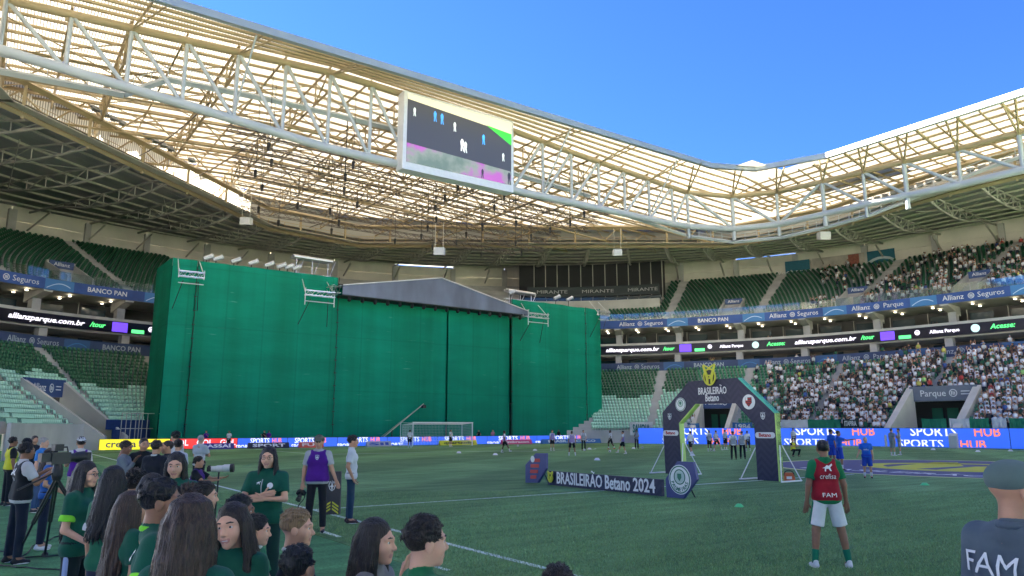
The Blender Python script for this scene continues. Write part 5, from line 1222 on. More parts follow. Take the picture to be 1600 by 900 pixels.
trophy(bf(.045), .24, brd, CK)
for f in (.2, .8): member('prop', P(SB + .12, b0 - bl_ * f, hgt * .8), P(SB + .6, b0 - bl_ * f, .02), .02, BLACK, brd, 5)
PURP = mat('purple_sign', (.055, .065, .20), .5, var=.05)
def hexsign(px, nm, lab):
    pts = [B_(*p) for p in px]; t = empty('hexagonal_sign', P(SB, pts[0][0], 0), label=lab, cat='sign'); zmin = min(z for _, z in pts)
    pts = [(b, z - zmin + .01) for b, z in pts]; mb = MB(); mb.prism([P(SB, b, z) for b, z in pts], WV.to_3d() * .1); mb.build('panel', PURP, t)
    cb_ = sum(b for b, _ in pts) / 6; cz = sum(z for _, z in pts) / 6; M = frame(P(SB - .012, cb_, cz), LV.to_3d() * -1, (0, 0, 1))
    member('prop', P(SB + .1, cb_, cz * 1.4), P(SB + .6, cb_, .02), .02, BLACK, t, 5); return t, M
t, M = hexsign([(821, 729), (837, 711), (853, 711), (853, 735), (840, 757), (821, 757)], '', 'purple hexagonal sign with red striped crest')
for k in range(4):
    y = .25 - .2 * k; w = .26 - .05 * (k > 2); poly_on(M, [(-w - .04 * k, y - .06), (w - .06 * k, y - .04), (w - .05 * k, y + .08), (-w - .03 * k, y + .06)], mat('sign_red', (.50, .045, .035), .5), t, 'crest_stripe', .012)
disc_on(M @ Matrix.Translation((-.16, .3, .012)), .12, CW_, t, 'crest_monogram', .01, 10)
t, M = hexsign([(1040, 752), (1058, 725), (1083, 726), (1089, 753), (1068, 783), (1042, 781)], '', 'purple hexagonal sign with round green crest')
round_crest(M, .42, t)
# small totem by the touchline
w = gp(518, 804); t = empty('totem_sign', w, -.05, label='dark brown upright sign with white badge beside the photographer', cat='sign'); BRN = mat('totem_brown', (.050, .042, .045), .5, var=.06)
mb = MB(); mb.hexa([w + Vector(c) for c in ((-.2, -.06, 0), (.2, -.06, 0), (.2, .06, 0), (-.2, .06, 0))], [w + Vector(c) for c in ((-.19, -.05, 1.0), (.19, -.05, 1.0), (.19, .05, 1.0), (-.19, .05, 1.0))]); mb.build('panel', BRN, t)
Mf = frame(w + Vector((0, -.065, .66)), (1, 0, 0), (0, 0, 1)); cbf(Mf, .16, t, CW_)
for k in range(3):
    y = .06 + .075 * k
    for sx in (-1, 1): poly_on(frame(w + Vector((0, -.068, 0)), (1, 0, 0), (0, 0, 1)), [(.02 * sx, y + .1), (.02 * sx, y + .06), (.17 * sx, y - .04), (.17 * sx, y)][::-sx], YEL, t, 'gold_chevron', .006)
# white cones and training balls
def cone(px, py, mt, lab, cat='marker cone', r=.13, h=.08):
    mb = MB(); mb.lathe([(r, 0), (r * .9, .012), (r * .45, h), (r * .2, h)], (0, 0, 0), 16); o = mb.build('marker_cone', mt, None, True); o.matrix_basis = Matrix.Translation(gp(px, py)); tag(o, lab, cat, 'marker cones on the grass')
WC = mat('white_cone', (.75, .75, .75), .5); GC = mat('green_cone', (.10, .62, .20), .5)
for px, py, lab in ((717, 708, 'white marker cone left of the kicking player'), (774, 711, 'white marker cone below the kicking player'), (836, 704, 'white marker cone near the rolling ball'), (933, 719, 'white marker cone above the title board'), (921, 702, 'white marker cone beside the far ball'), (990, 701, 'white marker cone near the far players'), (1082, 712, 'white marker cone just inside the left arch leg'), (1458, 703, 'white marker cone right of the two officials'), (1528, 706, 'white marker cone beyond the centre circle'), (1579, 705, 'white marker cone at the right edge')): cone(px, py, WC, lab, r=.22, h=.14)
cone(1155, 792, GC, 'green marker cone on the near grass below the arch'); cone(1445, 758, GC, 'green marker cone between the red bib and the capped man', r=.16)
bm = bmesh.new(); bmesh.ops.create_icosphere(bm, subdivisions=3, radius=.11); bme = bpy.data.meshes.new('ball'); bm.to_mesh(bme); bm.free()
bme.materials.append(WC); bme.materials.append(CK); _ic = [Vector(v).normalized() for v in ((0, 1, 1.618), (0, -1, 1.618), (0, 1, -1.618), (0, -1, -1.618), (1, 1.618, 0), (-1, 1.618, 0), (1, -1.618, 0), (-1, -1.618, 0), (1.618, 0, 1), (-1.618, 0, 1), (1.618, 0, -1), (-1.618, 0, -1))]
for p_ in bme.polygons: p_.material_index = int(max(p_.center.normalized() @ v for v in _ic) > .955); p_.use_smooth = True
for px, py, lab in ((809, 698, 'football rolling away from the kicking player'), (913, 705, 'football at the feet of the grey-bibbed player'), (953, 707, 'football in front of the kicking player by the arch'), (1004, 701, 'football near the far officials')):
    tag(link('football', bme, None, Matrix.Translation(gp(px, py) + Vector((0, 0, .11)))), lab, 'ball', 'footballs on the pitch')
# ================================================================== van in front of the tunnel, banners
def van(w, rz):
    t = empty('ambulance_van', w, rz, label='white van parked in front of the tunnel, seen through the arch', cat='van'); VW = mat('van_white', (.72, .74, .76), .3, var=.03); M = wm(t)
    prof = [(-2.7, .35), (-2.7, 2.35), (-2.3, 2.6), (1.1, 2.6), (1.9, 1.55), (2.75, 1.25), (2.8, .35)]
    mb = MB(); mb.prism([M @ Vector((x, -1.0, z)) for x, z in prof], M.to_3x3() @ Vector((0, 2.0, 0))); mb.build('body', VW, t)
    mb = MB(); mb.prism([M @ Vector((x, y, z)) for x, y, z in ((1.16, -.85, 2.52), (1.16, .85, 2.52), (1.88, .9, 1.6), (1.88, -.9, 1.6))], M.to_3x3() @ Vector((.04, 0, .03))); mb.build('windscreen', GLASS, t)
    for sy in (-1, 1):
        mb = MB(); mb.prism([M @ Vector((x, 1.005 * sy, z)) for x, z in ((.2, 1.6), (1.55, 1.6), (1.0, 2.35), (.2, 2.35))][::-sy], M.to_3x3() @ Vector((0, .01 * sy, 0))); mb.build('side_window', GLASS, t)
        mb = MB(); mb.prism([M @ Vector((x, 1.005 * sy, z)) for x, z in ((-2.6, .95), (1.9, .95), (1.9, 1.2), (-2.6, 1.2))][::-sy], M.to_3x3() @ Vector((0, .01 * sy, 0))); mb.build('blue_stripe', BBLUE if False else mat('van_blue', (.03, .10, .42), .4), t)
        for x in (-1.7, 1.75):
            mb = MB(); c = M @ Vector((x, .92 * sy, .36)); mb.lathe([(.2, -.1), (.36, -.1), (.36, .1), (.2, .1)], c, 16, M.to_3x3() @ Vector((0, 1, 0))); wh = mb.build('wheel', BLACK, t)
            mb = MB(); mb.lathe([(.2, -.08), (.2, .115)], c, 12, M.to_3x3() @ Vector((0, sy, 0))); mb.build('rim', ALU, wh)
        mb = MB(); mb.box(M @ Vector((2.8, .7 * sy, .95)), .06, .35, .2, rz); mb.build('headlight', ALU, t)
    mb = MB(); mb.box(M @ Vector((.9, 0, 2.68)), .35, 1.3, .16, rz); mb.build('light_bar', mat('red_lens', (.45, .03, .03), .3), t)
van(P(28.2, 44.8, 0), RZ_A + math.pi + .55)
def banner(px0, px1, q, z0, z1, mt, lab, txt=None, tmt=None, kind='banner'):
    s0, s1 = sorted((s_at_px(px0, q, 2), s_at_px(px1, q, 2))); t = empty(kind, S((s0 + s1) / 2, q, z0), label=lab, cat=kind, group='banners hung along the front of the lower tier')
    mb = MB(); n = 10; vs = []
    for d in (0, .03):
        for i in range(n + 1):
            for z in (z0, z1): vs.append(S(s0 + (s1 - s0) * i / n, q - d - .06 * math.sin(i * 1.9) * (z == z0) , z - .06 * math.sin(3.14 * i / n) ))
    m = 2 * (n + 1); fs = []
    for i in range(n): a = 2 * i; fs += [(a, a + 1, a + 3, a + 2), (m + a, m + a + 2, m + a + 3, m + a + 1), (a, a + 2, m + a + 2, m + a), (a + 1, m + a + 1, m + a + 3, a + 3)]
    mb._add(vs, fs); mb.build('cloth', mt, t)
    if txt: text_path(txt, (z1 - z0) * .85, tmt, (s0 + s1) / 2, q - .12, (z0 + z1) / 2 - .05, t, width=(s1 - s0) * .75, bold=.03)
BG = mat('banner_green', (.01, .20, .10), .7, var=.15, vscale=2); BWH = mat('banner_white', (.62, .64, .63), .7, var=.1, vscale=2); BDK = mat('banner_dark', (.015, .035, .03), .7); BLB = mat('banner_blue', (.03, .14, .32), .7)
banner(984, 1019, -19.6, 1.0, 2.7, BWH, 'pale banner with green lettering right of the green screen', 'SAVOIA', mat('banner_text_green', (.02, .16, .15), .6))
banner(1062, 1093, -19.4, 1.5, 2.5, BLB, 'blue banner with pale lettering framed by the left arch leg', 'FAMILIA', BWH); banner(1146, 1176, -19.4, 1.6, 2.6, BLB, 'blue banner with pale lettering beside the van', '1984', BWH)
banner(1316, 1342, -19.3, 2.0, 2.9, BDK, 'dark banner with white town name above the LED board', 'ITAPIRA', BWH)
for k, (x0, x1, m_, lab) in enumerate(((1222, 1262, BWH, 'white banner right of the arch'), (1264, 1314, BG, 'green banner left of the dark one'), (1440, 1482, BG, 'green banner beside the broad tunnel'), (1484, 1514, BWH, 'white banner under the seated crowd'), (1516, 1548, BG, 'green banner second from the right edge'), (1550, 1574, BWH, 'small white banner near the right edge'), (1576, 1606, BG, 'green banner cut by the right edge'))): banner(x0, x1, -19.3, 1.9, 2.9, m_, lab)
# ================================================================== FIGURES: smooth-union bodies turned into surfaces
def _prim_bounds(p):
    if p[0] in 'cC': r = max(p[3], p[4]); return np.minimum(p[1], p[2]) - r, np.maximum(p[1], p[2]) + r
    r = max(p[2]); return p[1] - r, p[1] + r
def _prim_d(p, X, Y, Z):
    if p[0] in 'cC':
        a, b = p[1], p[2]; d = b - a; L2 = float(d @ d) + 1e-12
        t = np.clip(((X - a[0]) * d[0] + (Y - a[1]) * d[1] + (Z - a[2]) * d[2]) / L2, 0, 1)
        D = np.sqrt((X - a[0] - t * d[0]) ** 2 + (Y - a[1] - t * d[1]) ** 2 + (Z - a[2] - t * d[2]) ** 2) - (p[3] + (p[4] - p[3]) * t)
        if len(p) > 6 and p[6]:                        # flat cut at the far end (hems, cuffs)
            n = d / math.sqrt(L2); D = np.maximum(D, (X - b[0]) * n[0] + (Y - b[1]) * n[1] + (Z - b[2]) * n[2])
        return D
    c, r = p[1], p[2]; R = p[4] if len(p) > 4 and p[4] is not None else None
    x, y, z = X - c[0], Y - c[1], Z - c[2]
    if R is not None: x, y, z = R[0][0] * x + R[1][0] * y + R[2][0] * z, R[0][1] * x + R[1][1] * y + R[2][1] * z, R[0][2] * x + R[1][2] * y + R[2][2] * z
    k0 = np.sqrt((x / r[0]) ** 2 + (y / r[1]) ** 2 + (z / r[2]) ** 2); k1 = np.sqrt((x / r[0] ** 2) ** 2 + (y / r[1] ** 2) ** 2 + (z / r[2] ** 2) ** 2) + 1e-9
    return k0 * (k0 - 1) / k1
def cone_(a, b, r0, r1, k=.03, cut=False): return ('c', np.array(a, float), np.array(b, float), r0, r1, k, cut)
def ell(c, r, k=.02, R=None): return ('e', np.array(c, float), tuple(r), k, R)
def sub(c, r, k=.02, R=None): return ('-', np.array(c, float), tuple(r), k, R)
def field(prims, pts):
    X, Y, Z = pts.T; D = np.full(len(pts), 9.0)
    for p in prims:
        k = p[5] if p[0] in 'cC' else p[3]; d = _prim_d(p, X, Y, Z)
        if p[0] == '-': h = np.clip(.5 - .5 * (D + d) / k, 0, 1); D = D * (1 - h) - d * h + k * h * (1 - h)
        else: h = np.clip(.5 + .5 * (D - d) / k, 0, 1); D = D * (1 - h) + d * h - k * h * (1 - h)
    return D
def surface(prims, vox):
    pos = [p for p in prims if p[0] != '-']; bb = [_prim_bounds(p) for p in pos]
    lo = np.min([b[0] for b in bb], 0) - vox * 3; hi = np.max([b[1] for b in bb], 0) + vox * 3
    n = np.ceil((hi - lo) / vox).astype(int) + 1
    ax = [lo[i] + vox * np.arange(n[i]) for i in range(3)]
    vol = np.full(tuple(n), .5, np.float32)
    for p in prims:
        k = p[5] if p[0] in 'cC' else p[3]; b0, b1 = _prim_bounds(p); m = k + vox * 2.5
        i0 = np.clip(((b0 - m - lo) / vox).astype(int), 0, n - 1); i1 = np.clip(np.ceil((b1 + m - lo) / vox).astype(int) + 1, 1, n)
        if np.any(i1 <= i0): continue
        sl = tuple(slice(a, b) for a, b in zip(i0, i1)); X, Y, Z = np.meshgrid(ax[0][sl[0]], ax[1][sl[1]], ax[2][sl[2]], indexing='ij', sparse=True)
        d = _prim_d(p, X, Y, Z); D = vol[sl]
        if p[0] == '-': h = np.clip(.5 - .5 * (D + d) / k, 0, 1); vol[sl] = D * (1 - h) - d * h + k * h * (1 - h)
        else: h = np.clip(.5 + .5 * (D - d) / k, 0, 1); vol[sl] = D * (1 - h) + d * h - k * h * (1 - h)
    s = vol < 0
    c = [vol[dx:n[0] - 1 + dx, dy:n[1] - 1 + dy, dz:n[2] - 1 + dz] for dx in (0, 1) for dy in (0, 1) for dz in (0, 1)]
    sg = sum((x < 0).astype(np.int8) for x in c); act = (sg > 0) & (sg < 8); idx = np.argwhere(act)
    if len(idx) == 0: return np.zeros((0, 3)), np.zeros((0, 4), int)
    cv = np.stack([x[act] for x in c], 1); acc = np.zeros((len(idx), 3)); cnt = np.zeros(len(idx))
    off = np.array([(dx, dy, dz) for dx in (0, 1) for dy in (0, 1) for dz in (0, 1)], float)
    for i, j in ((0, 1), (2, 3), (4, 5), (6, 7), (0, 2), (1, 3), (4, 6), (5, 7), (0, 4), (1, 5), (2, 6), (3, 7)):
        a, b = cv[:, i], cv[:, j]; m = (a < 0) != (b < 0); t = np.where(m, a / np.where(m, a - b, 1), 0)
        acc += np.where(m[:, None], off[i] + t[:, None] * (off[j] - off[i]), 0); cnt += m
    V = lo + vox * (idx + acc / cnt[:, None]); ids = np.full(act.shape, -1); ids[act] = np.arange(len(idx)); F = []
    for axis in range(3):
        u, v = (axis + 1) % 3, (axis + 2) % 3
        sl0 = [slice(1, -1)] * 3; sl1 = [slice(1, -1)] * 3; sl0[axis] = slice(0, -1); sl1[axis] = slice(1, None)
        A, B = s[tuple(sl0)], s[tuple(sl1)]; e = np.argwhere(A != B)
        if len(e) == 0: continue
        flip = A[tuple(e.T)]; base = e.copy(); base[:, u] += 1; base[:, v] += 1
        q = []
        for du, dv in ((-1, -1), (0, -1), (0, 0), (-1, 0)):
            w = base.copy(); w[:, u] += du; w[:, v] += dv; q.append(ids[tuple(w.T)])
        q = np.stack(q, 1); q = np.where(flip[:, None], q, q[:, ::-1]); F.append(q)
    return V, np.concatenate(F)
def rotm(axis, ang): return np.array(Matrix.Rotation(ang, 3, axis))
def nrm(v): v = np.array(v, float); return v / (np.linalg.norm(v) + 1e-9)

SKINS = {'light': (.64, .36, .24), 'tan': (.50, .265, .16), 'brown': (.27, .135, .08), 'dark': (.11, .055, .036)}
def skin_m(k): return mat('skin_' + k, SKINS[k], .48, var=.10, vscale=9, bump=.05, bscale=90, spec=.35)
def cloth_m(name, c, rough=.8, var=.14): return mat('cloth_' + name, c, rough, var=var, vscale=5, bump=.45, bscale=9, sheen=.1, spec=.2)
HAIRC = {'black': (.012, .010, .010), 'dark': (.018, .012, .009), 'brown': (.046, .026, .016), 'blond': (.30, .19, .095), 'grey': (.34, .33, .32)}
def hair_m(k):
    n = 'hair_' + k
    if n in MATS: return MATS[n]
    return mat(n, HAIRC[k], .40, var=.75 if k not in ('blond', 'grey') else .3, vscale=120, bump=.8, bscale=140, stretch=(1, 1, .05), spec=.4)  # high-contrast colour streaks stand in for glossy strand highlights
LIP = mat('lips', (.46, .20, .165), .4); EYEW = mat('eye_white', (.62, .60, .57), .25); IRIS = mat('iris', (.03, .018, .012), .15)
def arm(up, fo): return (nrm(up), nrm(fo))
POSES = {
 'stand': dict(R=arm((.16, -.02, -1), (.05, .18, -1)), L=arm((-.16, -.02, -1), (-.05, .18, -1)), lR=arm((.07, 0, -1), (.03, -.02, -1)), lL=arm((-.07, 0, -1), (-.03, -.02, -1))),
 'wide': dict(R=arm((.28, -.05, -1), (.12, .16, -1)), L=arm((-.28, -.05, -1), (-.12, .16, -1)), lR=arm((.20, .05, -1), (.14, -.08, -1)), lL=arm((-.20, .03, -1), (-.12, -.06, -1))),
 'crossed': dict(R=arm((.22, .46, -.92), (-.97, .12, .20)), L=arm((-.22, .46, -.92), (.97, .20, .02)), lR=arm((.06, 0, -1), (.02, -.02, -1)), lL=arm((-.06, 0, -1), (-.02, -.02, -1))),
 'pocket': dict(R=arm((.22, -.20, -1), (-.05, .42, -.9)), L=arm((-.22, -.20, -1), (.05, .42, -.9)), lR=arm((.06, .04, -1), (.02, -.02, -1)), lL=arm((-.06, -.03, -1), (-.02, -.05, -1))),
 'face': dict(R=arm((.15, .40, -.9), (-.35, .40, .85)), L=arm((-.2, .25, -1), (.8, .5, -.05)), lR=arm((.06, 0, -1), (.02, -.02, -1)), lL=arm((-.06, 0, -1), (-.02, -.02, -1))),
 'camera': dict(R=arm((.22, .45, -.9), (-.25, .75, .6)), L=arm((-.22, .45, -.9), (.25, .8, .55)), lR=arm((.08, .05, -1), (.04, -.04, -1)), lL=arm((-.08, -.05, -1), (-.04, -.04, -1))),
 'walk': dict(R=arm((.14, -.35, -1), (.05, .10, -1)), L=arm((-.14, .35, -1), (-.05, .55, -.9)), lR=arm((.05, .42, -1), (.03, -.12, -1)), lL=arm((-.05, -.32, -1), (-.03, -.55, -.9))),
 'kick': dict(R=arm((.6, -.25, -.8), (.4, .1, -.8)), L=arm((-.7, .2, -.6), (-.4, .4, -.6)), lR=arm((.1, .55, -.9), (.05, .45, -.9)), lL=arm((-.06, -.15, -1), (-.03, -.32, -1))),
 'reach': dict(R=arm((.25, .55, -.55), (.05, 1, .02)), L=arm((-.2, .1, -1), (.1, .55, -.7)), lR=arm((.08, .05, -1), (.04, -.04, -1)), lL=arm((-.08, -.05, -1), (-.04, -.04, -1))),
 'kneel': dict(R=arm((.2, .65, -.6), (-.15, .95, .12)), L=arm((-.2, .75, -.5), (.2, .95, .1)), lR=arm((.12, .95, -.15), (.0, -.10, -1)), lL=arm((-.12, .35, -.95), (-.05, -1, -.08))),
 'squat': dict(R=arm((.25, .6, -.7), (-.3, .6, .2)), L=arm((-.25, .6, -.7), (.3, .6, .2)), lR=arm((.3, .85, .05), (.05, -.45, -.9)), lL=arm((-.3, .85, .05), (-.05, -.45, -.9))),
 'point': dict(R=arm((.55, .6, -.25), (.3, .9, .15)), L=arm((-.18, .05, -1), (-.05, .3, -1)), lR=arm((.1, .05, -1), (.05, -.04, -1)), lL=arm((-.1, -.05, -1), (-.05, -.04, -1))),
 'mouth': dict(R=arm((.16, .50, -.85), (-.28, .30, .95)), L=arm((-.16, .1, -1), (.2, .5, -.8)), lR=arm((.06, 0, -1), (.02, -.02, -1)), lL=arm((-.06, 0, -1), (-.02, -.02, -1))),
 'lean': dict(R=arm((.2, .3, -.95), (.1, .95, -.3)), L=arm((-.2, .3, -.95), (-.1, .95, -.3)), lR=arm((.07, 0, -1), (.03, -.02, -1)), lL=arm((-.07, 0, -1), (-.03, -.02, -1))),
}
def head_prims(fine=True, female=False):
    p = [ell((0, -.012, .034), (.074, .093, .084), .03), ell((0, .030, -.030), (.056, .060, .078), .04), ell((0, .066, -.094), (.022, .02, .018), .035), cone_((0, -.02, -.06), (0, -.035, -.19), .050 if not female else .044, .054 if not female else .047, .03)]
    for s in (-1, 1): p += [ell((.036 * s, .056, -.028), (.026, .026, .03), .03), ell((.076 * s, -.006, -.012), (.010, .020, .031), .012)]
    if fine:
        p += [sub((.032 * s, .108, .004), (.024, .024, .015), .018) for s in (-1, 1)]
        p += [cone_((0, .086, .006), (0, .107, -.030), .0075, .0115, .014), ell((.010, .098, -.036), (.008, .009, .007), .008), ell((-.010, .098, -.036), (.008, .009, .007), .008)]
        p += [cone_((-.048, .070, .024), (0, .088, .022), .010, .010, .016), cone_((.048, .070, .024), (0, .088, .022), .010, .010, .016)]
        p += [cone_((-.020, .084, -.062), (.020, .084, -.062), .006, .006, .010), cone_((-.016, .083, -.071), (.016, .083, -.071), .0065, .0065, .008), ell((0, .085, -.052), (.013, .01, .008), .01)]
    else: p += [cone_((0, .086, .006), (0, .105, -.030), .010, .013, .014)]
    return p
def hair_prims(style, rg, H=1.0):
    cap = [ell((0, -.016, .034), (.080, .098, .103), .02)]
    face = sub((0, .116, -.034), (.080, .080, .110), .012)
    def scalp(n, zmin=-.2, back=False):
        out = []
        while len(out) < n:
            v = nrm(rg.normal(size=3))
            if v[2] < zmin or (v[1] > .55 and v[2] < .55): continue
            out.append(v)
        return out
    if style == 'bald': return []
    if style in ('short', 'buzz', 'fade', 'curly'):
        p = [ell((0, -.016, .036), (.080, .098, .090 if style != 'buzz' else .087), .015), face, sub((0, .035, -.155), (.13, .13, .125), .012)]
        if style == 'fade': p.append(sub((0, -.05, -.085), (.12, .14, .085), .015))
        q = []
        if style != 'buzz':
            for v in scalp({'short': 130, 'fade': 110, 'curly': 170}[style], -.15 if style != 'fade' else .25):
                b = np.array((v[0] * .080, v[1] * .098 - .016, v[2] * .090 + .036)); t = nrm(np.cross(np.cross(v, (0, .9, -.25)), v)); L = rg.uniform(.018, .036)
                if style == 'curly': t = nrm(t + rg.normal(size=3) * .9); L *= .7
                q.append(cone_(b - v * .006, b + t * L + v * (.010 if style != 'curly' else .016), .010, .0035 if style != 'curly' else .008, .006))
        return p + q
    # long styles: a cap and many hanging locks
    L = {'long': .46, 'xlong': .60, 'mid': .30, 'pony': .10, 'bob': .20}[style]
    p = cap + [face]; q = []
    N = 84 if style != 'pony' else 40
    for i in range(N):
        a = math.radians(62 + (360 - 124) * (i + rg.uniform(-.4, .4)) / N) + math.pi / 2     # round the head, leaving the face free
        x, y = math.cos(a), math.sin(a); up = rg.uniform(-.02, .06); w = rg.uniform(.92, 1.08); ln = L * rg.uniform(.84, 1.04)
        wr_ = rg.uniform(.75, 1.2); ph = rg.uniform(0, 6)
        pts = [np.array((x * .020, y * .026 - .014, .119)), np.array((x * .054, y * .066 - .014, .090)), np.array((x * .083 * w, y * .101 * w - .014, up - .03)), np.array((x * .092 * w, y * .112 * w - .020, -.10))]
        m = 5
        for j in range(1, m + 1):
            f = j / m; spread = 1 + .16 * f * (1 - .6 * f); wob = .022 * math.sin(ph + j * 1.5) * f
            pts.append(np.array((x * .094 * spread * w + wob, (y * .112 - (.045 * f if y < .3 else -.01 * f)) * w - .022 + wob * .6, -.10 - (ln - .10) * f)))
        for j in range(len(pts) - 1):
            f0 = j / (len(pts) - 1); r0 = (.011 if j == 0 else .017) * (1 - .45 * f0) * wr_; q.append(cone_(pts[j], pts[j + 1], r0, .017 * wr_ * (1 - .45 * (j + 1) / (len(pts) - 1)) if j < len(pts) - 2 else .004, .007))
    if style == 'pony':
        q = [c for c in q if c[1][2] > -.06]
        for i in range(26):
            dx, dy = rg.normal(size=2) * .014; q += [cone_((dx, -.115 + dy, .03), (dx * 1.6, -.16 + dy, -.10), .016, .016, .008), cone_((dx * 1.6, -.16 + dy, -.10), (dx * 2, -.15 + dy, -.28 + rg.uniform(-.05, .05)), .016, .006, .008)]
    return p + q
def person(loc, face, H, pose, label, cat='person', group=None, skin='tan', hair='short', hairc='dark', shirt='white', shirtc=(.7, .7, .7), sleeve='short', legs='long', legc=(.03, .035, .06),
           shoe=(.03, .03, .035), sock=None, vox=.016, lean=0.0, yaw=0.0, nod=0.0, tilt=0.0, build=1.0, hs=1.0, bib=None, cap=None, glasses=False, collar=None, cuff=None, female=False, seed=1, detail=True, smile=False, extra=None, twist=0.0, stripe=None, headset=False, vest=None, waist=None):
    """a figure standing at loc and facing the plan direction `face` (world angle); returns its root and a mapper for things it wears"""
    rg = np.random.default_rng(seed); s = H / 1.75; P_ = dict(POSES[pose]) if isinstance(pose, str) else dict(POSES['stand'], **pose)
    if extra: P_.update(extra)
    hl = hs * (1.02 / s ** .32 if H < 1.6 else 1.04)                                     # children have larger heads
    T = rotm('Z', twist) @ rotm('X', -lean)
    pel = np.array((0, 0, .95))
    U = lambda p: pel + T @ (np.array(p, float) - pel)
    B = build
    J = {}
    for sd, sg in (('R', 1), ('L', -1)):
        sh = U((.163 * sg * B, -.005, 1.395)); u, f = P_[sd]; el = sh + T @ u * .285; wr = el + T @ f * .245
        hip = np.array((.088 * sg, 0, .93)); u2, f2 = P_['l' + sd]; kn = hip + u2 * .43; an = kn + f2 * .42
        J[sd] = (sh, el, wr, T @ f, hip, kn, an)
    if pose == 'kneel': low = min(J['R'][6][2] - .08, J['L'][5][2] - .06)
    else: low = min(J['R'][6][2], J['L'][6][2]) - .08
    hc = U((0, .008, 1.612))
    HR = T @ rotm('Z', yaw) @ rotm('X', nod) @ rotm('Y', tilt)
    root = empty('person', loc, face - math.pi / 2, label=label, cat=cat, group=group)
    G = np.array((0, 0, -low))
    def put(name, prims_or_mesh, mt, parent, v=None, mi=None, smooth=True):
        V, F = surface(prims_or_mesh, v or vox) if isinstance(prims_or_mesh, list) else prims_or_mesh
        if len(V) == 0: return None
        V = (V + G) * s
        return link(name, np_mesh(name, V, F, mt, smooth=smooth, mi=mi), parent)
    # ---- body
    body = [cone_(U((-.075 * B, 0, .95)), U((.075 * B, 0, .95)), .100 * B, .100 * B, .05), cone_(U((-.055 * B, .005, 1.10)), U((.055 * B, .005, 1.10)), .090 * B, .090 * B, .06), cone_(U((-.08 * B, .005, 1.28)), U((.08 * B, .005, 1.28)), .102, .102, .06), cone_(U((-.06 * B, -.012, 1.425)), U((-.145 * B, -.01, 1.385)), .050, .046, .05), cone_(U((.06 * B, -.012, 1.425)), U((.145 * B, -.01, 1.385)), .050, .046, .05), cone_(U((0, -.018, 1.42)), U((0, 0, 1.57)), .052, .048, .03)]
    hands = []
    for sd, sg in (('R', 1), ('L', -1)):
        sh, el, wr, fd, hip, kn, an = J[sd]; k_ = 1.0 if not female else .88
        body += [cone_(sh, el, .050 * k_ * B, .040 * k_, .03), cone_(el, wr, .041 * k_, .027 * k_, .02), cone_(hip, kn, .078 * B, .056, .03), cone_(kn, an, .056, .036, .02), cone_(kn + (an - kn) * .15 + np.array((0, -.012, 0)), kn + (an - kn) * .45 + np.array((0, -.014, 0)), .046, .040, .03), cone_(an, an + np.array((0, .10, -.045)), .036, .03, .02)]
        # hand: palm, four fingers in two joints, thumb from the side of the palm
        side = nrm(np.cross(fd, T @ np.array((0, 1, 0)))) if abs(fd[1]) < .8 else nrm(np.cross(fd, T @ np.array((0, 0, 1))))
        th = nrm(np.cross(side, fd)); pm = wr + fd * .085
        hp = [cone_(wr + side * .012, pm + side * .020, .020, .017, .012), cone_(wr - side * .012, pm - side * .020, .020, .017, .012)]
        curl = .5
        for q in range(4):
            o = side * (-.028 + .0187 * q); L1 = (.042, .050, .046, .036)[q]; d1 = nrm(fd + th * curl * .5); d2 = nrm(fd + th * curl * 1.5)
            a = pm + o; b = a + d1 * L1; hp += [cone_(a - fd * .02, b, .0095, .0085, .003), cone_(b, b + d2 * L1 * .9, .0085, .007, .003)]
        tb = wr + fd * .03 + side * .026 * -sg * 1; td = nrm(fd * .7 - side * sg * .75 + th * .35); hp += [cone_(tb, tb + td * .045, .012, .0105, .008), cone_(tb + td * .045, tb + td * .045 + nrm(td + fd * .8) * .032, .0105, .008, .003)]
        hands.append(hp)
    Vs, Fs, Ms = [], [], []; off = 0
    def addm(V, F, m):
        nonlocal off
        Vs.append(V); Fs.append(F + off); Ms.append(np.full(len(F), m) if np.isscalar(m) else m); off += len(V)
    fine = vox < .02
    if fine:
        addm(*surface(body, vox), 0)
        for hp in hands: addm(*surface(hp, .0065), 0)
        hp = head_prims(True, female); V, F = surface(hp, .0055); C = V[F].mean(1); mi = np.zeros(len(F), int)
        lipd = field([cone_((-.021, .087, -.0615), (.021, .087, -.0615), .0055, .0055, .004), cone_((-.017, .086, -.0705), (.017, .086, -.0705), .006, .006, .004)], C); mi[lipd < .0018] = 1
        V2 = [V * hl]; F2 = [F]; M2 = [mi]; o2 = len(V)
        for sg in (-1, 1):                              # eyes, lids and brows
            for pr, m in (([ell((.031 * sg, .0735, .0045), (.0145, .012, .0095), .004)], 2), ([ell((.0315 * sg, .0835, .0045), (.0065, .004, .0065), .002)], 3),
                          ([cone_((.016 * sg, .0845, .0125), (.044 * sg, .0755, .0125), .0032, .0026, .003)], 3), ([cone_((.014 * sg, .0925, .0265), (.036 * sg, .0885, .0305), .0040, .0042, .003), cone_((.036 * sg, .0885, .0305), (.052 * sg, .0745, .0255), .0042, .0025, .003)], 4)):
                v_, f_ = surface(pr, .0022); V2.append(v_ * hl); F2.append(f_ + o2); M2.append(np.full(len(f_), m)); o2 += len(v_)
        if smile:
            v_, f_ = surface([cone_((-.015, .0905, -.0660), (.015, .0905, -.0660), .0030, .0030, .002)], .002); V2.append(v_ * hl); F2.append(f_ + o2); M2.append(np.full(len(f_), 2)); o2 += len(v_)
        V = np.concatenate(V2) @ HR.T + hc; addm(V, np.concatenate(F2), np.concatenate(M2))
    else:
        hp = []
